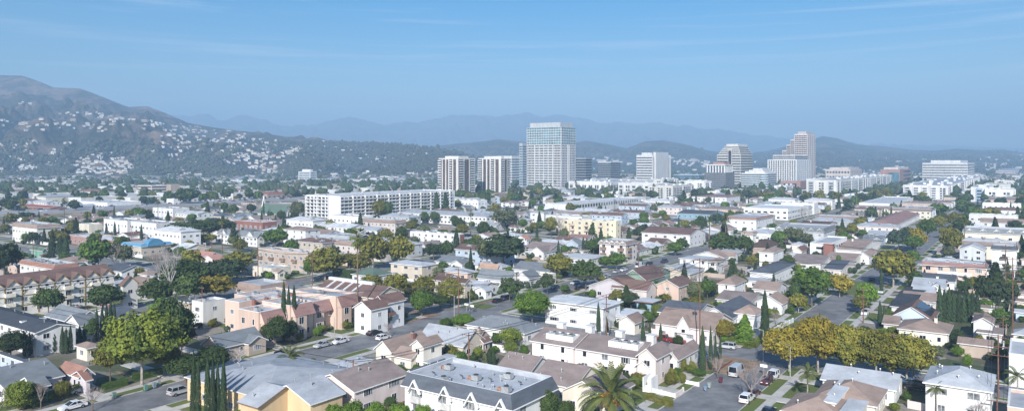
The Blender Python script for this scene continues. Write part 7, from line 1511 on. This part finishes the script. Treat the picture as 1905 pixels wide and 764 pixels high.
def gwall(x0, y0, x1, y1, h, m, name, lab):
    ax, ay = P(x0, y0); bx_, by_ = P(x1, y1); Ln = math.hypot(bx_ - ax, by_ - ay); root = link(name, None, None, (ax, ay, 0), math.atan2(by_ - ay, bx_ - ax)); G().box(0, Ln, -.1, .1, 0, h, m).build('panel', root); g = G(); n = max(1, int(Ln / 3)); [g.box(Ln * k / n - .14, Ln * k / n + .14, -.15, .15, 0, h + .12, m) for k in range(n + 1)]; g.build('post', root); tag(root, lab, 'garden wall' if 'wall' in name else 'fence')
gwall(1211, 622, 1292, 634, 1.7, wm('pink'), 'garden_wall', 'pink garden wall in front of the long brown-shingled house'); gwall(1205, 727, 1256, 740, .9, wm('white'), 'garden_wall', 'low white wall below the pink terrace stairs'); gwall(1238, 706, 1300, 718, .8, wm('white'), 'garden_wall', 'low white wall behind the clipped balls'); gwall(1256, 740, 1271, 728, .8, wm('pink'), 'garden_wall', 'short pink wall beside the pavement')
gwall(724, 674, 775, 686, 1.6, WOODB, 'wooden_fence', 'brown fence in front of the cream two-storey house'); gwall(1690, 758, 1850, 790, 1.4, wm('pink'), 'garden_wall', 'pinkish wall along the bottom right drive'); gwall(1175, 590, 1240, 575, 1.5, WOODB, 'wooden_fence', 'brown fence behind the teal carport'); gwall(1440, 618, 1475, 600, 1.3, TRIM, 'wooden_fence', 'white fence at the bare garden')
gwall(560, 720, 640, 742, 1.5, wm('tan'), 'garden_wall', 'tan wall beside the apricot building')

# back fences between the lots
FEN = []
FM = [WOODB, wm('pale'), TRIM, wm('tan'), mat('fence_grey', (.25, .23, .21), .9, .2, 2)]; FN = ['brown', 'off-white', 'white', 'tan', 'grey']
def fence_me(i, n):
    def f():
        g = G(); g.box(0, n, -.05, .05, .05, 1.65, FM[i]); [g.box(k - .07, k + .07, -.09, .09, 0, 1.78, FM[i]) for k in range(0, n + 1, 3)]; return g.mesh('wooden_fence')
    return cm(('fe', i, n), f)
for j in range(12, len(AV) - 1):
    mid = (AV[j] + AV[j + 1]) / 2
    for i in range(0, 3):
        a = CR[i] + 14
        while a < CR[i + 1] - 22:
            w = R.randrange(9, 16, 3); x, y = toxy(a, mid); q = R.randrange(5)
            if 115 < y < 470 and vis(a, mid, 0) and len(FEN) < 290:
                if R.random() < .7 and free(a, a + w, mid - .3, mid + .3): o = link('wooden_fence', fence_me(q, w), None, (x, y, 0), RZ); FEN.append((o, x, y, FN[q])); 
                for s in (-1, 1):
                    if R.random() < .6:
                        b2 = mid + s * R.uniform(2, 4); bb0, bb1 = (b2, b2 + w) if s > 0 else (b2 - w, b2)
                        if free(a - .3, a + .3, bb0, bb1): x2, y2 = toxy(a, bb1); o = link('wooden_fence', fence_me(q, w), None, (x2, y2, 0), RZ + math.pi / 2); FEN.append((o, x2, y2, FN[q]))
            a += w + R.uniform(0, 3)
for o, x, y, n in FEN: tag(o, None, 'fence', 'fences between the back yards')
# ---------------------------------------------------------------- labels for what was placed in loops
ORD = ['nearest', 'second nearest', 'third nearest', 'fourth nearest', 'fifth nearest', 'sixth nearest', 'seventh nearest', 'eighth nearest', 'ninth nearest', 'tenth nearest', 'eleventh nearest', 'twelfth nearest'] + [w + ' nearest' for w in ('thirteenth', 'fourteenth', 'fifteenth', 'sixteenth', 'seventeenth', 'eighteenth', 'nineteenth', 'twentieth')]
LM = [(px, py, sh) for (_, px, py, sh, _) in BLD if sh]
LM += [(262, 640, 'the big sycamore'), (1137, 740, 'the date palm'), (1423, 590, 'the lone cypress'), (990, 570, 'the bright dome-shaped tree'), (936, 465, 'the big dark spreading tree'), (665, 520, 'the tall thin fan palm'), (1662, 500, 'the big forked olive tree')]
TAKEN = {o['label'] for o in SC.objects if 'label' in o.keys()}
def autolabel(items, maxw=16):
    """items: (obj, px, py, adjective, plural noun); ranks by nearness to the nearest landmark in each direction"""
    groups = {}
    for o, px, py, adj, noun in items:
        best = min(LM, key=lambda l: (l[0] - px) ** 2 + ((l[1] - py) * 2.2) ** 2); dx, dy = px - best[0], (py - best[1]) * 2.2
        rel = ('right of' if dx > 0 else 'left of') if abs(dx) > abs(dy) else ('in front of' if dy > 0 else 'behind')
        groups.setdefault((adj, noun, rel, best[2]), []).append((math.hypot(dx, dy), o))
    for (adj, noun, rel, sh), lst in groups.items():
        lst.sort(key=lambda t: t[0])
        for k, (_, o) in enumerate(lst):
            head = (adj + ' ' + noun[0] + ' ' + rel + ' ' + sh) if len(lst) == 1 else (ORD[min(k, 19)] + ' ' + adj + ' ' + noun[0] + ' ' + rel + ' ' + sh)
            if head in TAKEN: head = ORD[min(k + 1, 19)] + ' ' + adj + ' ' + noun[0] + ' ' + rel + ' ' + sh
            TAKEN.add(head); o['label'] = head
autolabel([(t, x, y, c, ('mid-rise block',)) for (t, x, y, c) in MID])
TN = dict(feather='sycamore', round='round tree', spread='spreading tree', loose='loose-crowned tree', shrub='shrub', hedge='hedge', cypress='cypress', conifer='conifer', palm='palm', bare='leafless tree')
it = []
for (o, x, y, h, kd, cl, lab) in TREES:
    if lab: continue
    px, py = proj(x, y, h / 2); it.append((o, px, py, {'bare': 'bare', 'palm': 'green', 'bark': 'bare'}.get(kd, COLW.get(cl, 'green')), (TN[kd], )))
autolabel(it)
it = []
for (o, x, y, pr) in FILL:
    wl, rf, rk, nn = pr['_lab']; px, py = proj(x, y, pr['_h']); it.append((o, px, py, wl + ' ' + rf + '-roofed', (nn,))); o['category'] = {'house': 'house', 'garage': 'garage', 'apartment block': 'apartment building', 'commercial building': 'commercial building'}[nn]; o['group'] = {'house': 'houses on the small lots', 'garage': 'backyard garages', 'apartment block': 'apartment blocks among the houses', 'commercial building': 'low commercial buildings'}[nn]
autolabel(it)
autolabel([(o, *proj(x, y, .8), CW.get(c, c), (KN[k],)) for (o, x, y, k, c, lab) in CARS if not lab])
autolabel([(o, *proj(x, y, h / 2), 'thin wooden', ('utility pole',)) for (o, x, y, h, aw) in POLES if 'label' not in o.keys()])
autolabel([(o, *proj(x, y, .8), n, ('fence',)) for (o, x, y, n) in FEN])
zones = [(0, 'under the left end of the ridge'), (90, 'below the dip left of the rounded summit'), (180, 'below the rounded second summit'), (270, 'below the low third knoll'), (360, 'where the ridge starts to drop'), (450, 'above the tan ribbon-window office side'), (560, 'above the lone white hillside tower'), (660, 'above the small white cube'), (760, 'left of the twin residential towers')]
gr = {}
for (o, x, y, z, c) in HH:
    px, py = proj(x, y, z); zi = max([k for k, (a, _) in enumerate(zones) if px >= a] or [0]); lv = 'high' if py < 240 else 'upper' if py < 262 else 'middle' if py < 290 else 'low'
    gr.setdefault((c, zi, lv), []).append((px, o)); o['category'] = 'house'; o['group'] = 'houses on the left hillside'
OD = ['first', 'second', 'third', 'fourth', 'fifth', 'sixth', 'seventh', 'eighth', 'ninth', 'tenth', 'eleventh', 'twelfth', 'thirteenth', 'fourteenth', 'fifteenth', 'sixteenth', 'seventeenth', 'eighteenth', 'nineteenth', 'twentieth']
for (c, zi, lv), l in gr.items():
    l.sort(key=lambda t: t[0])
    for k, (_, o) in enumerate(l): o['label'] = '%s %s house from the left, %s slope, %s' % (OD[min(k, 19)], c, lv, zones[zi][1])
# protos never placed are removed; helper properties go
for pr in BUNG + APT + GAR + FARB + SHOP:
    if pr.name not in used:
        for ch in list(pr.children): bpy.data.objects.remove(ch)
        bpy.data.objects.remove(pr)
for o in SC.objects:
    for k in ('_w', '_d', '_lab', '_h', '_n'):
        if k in o.keys(): del o[k]
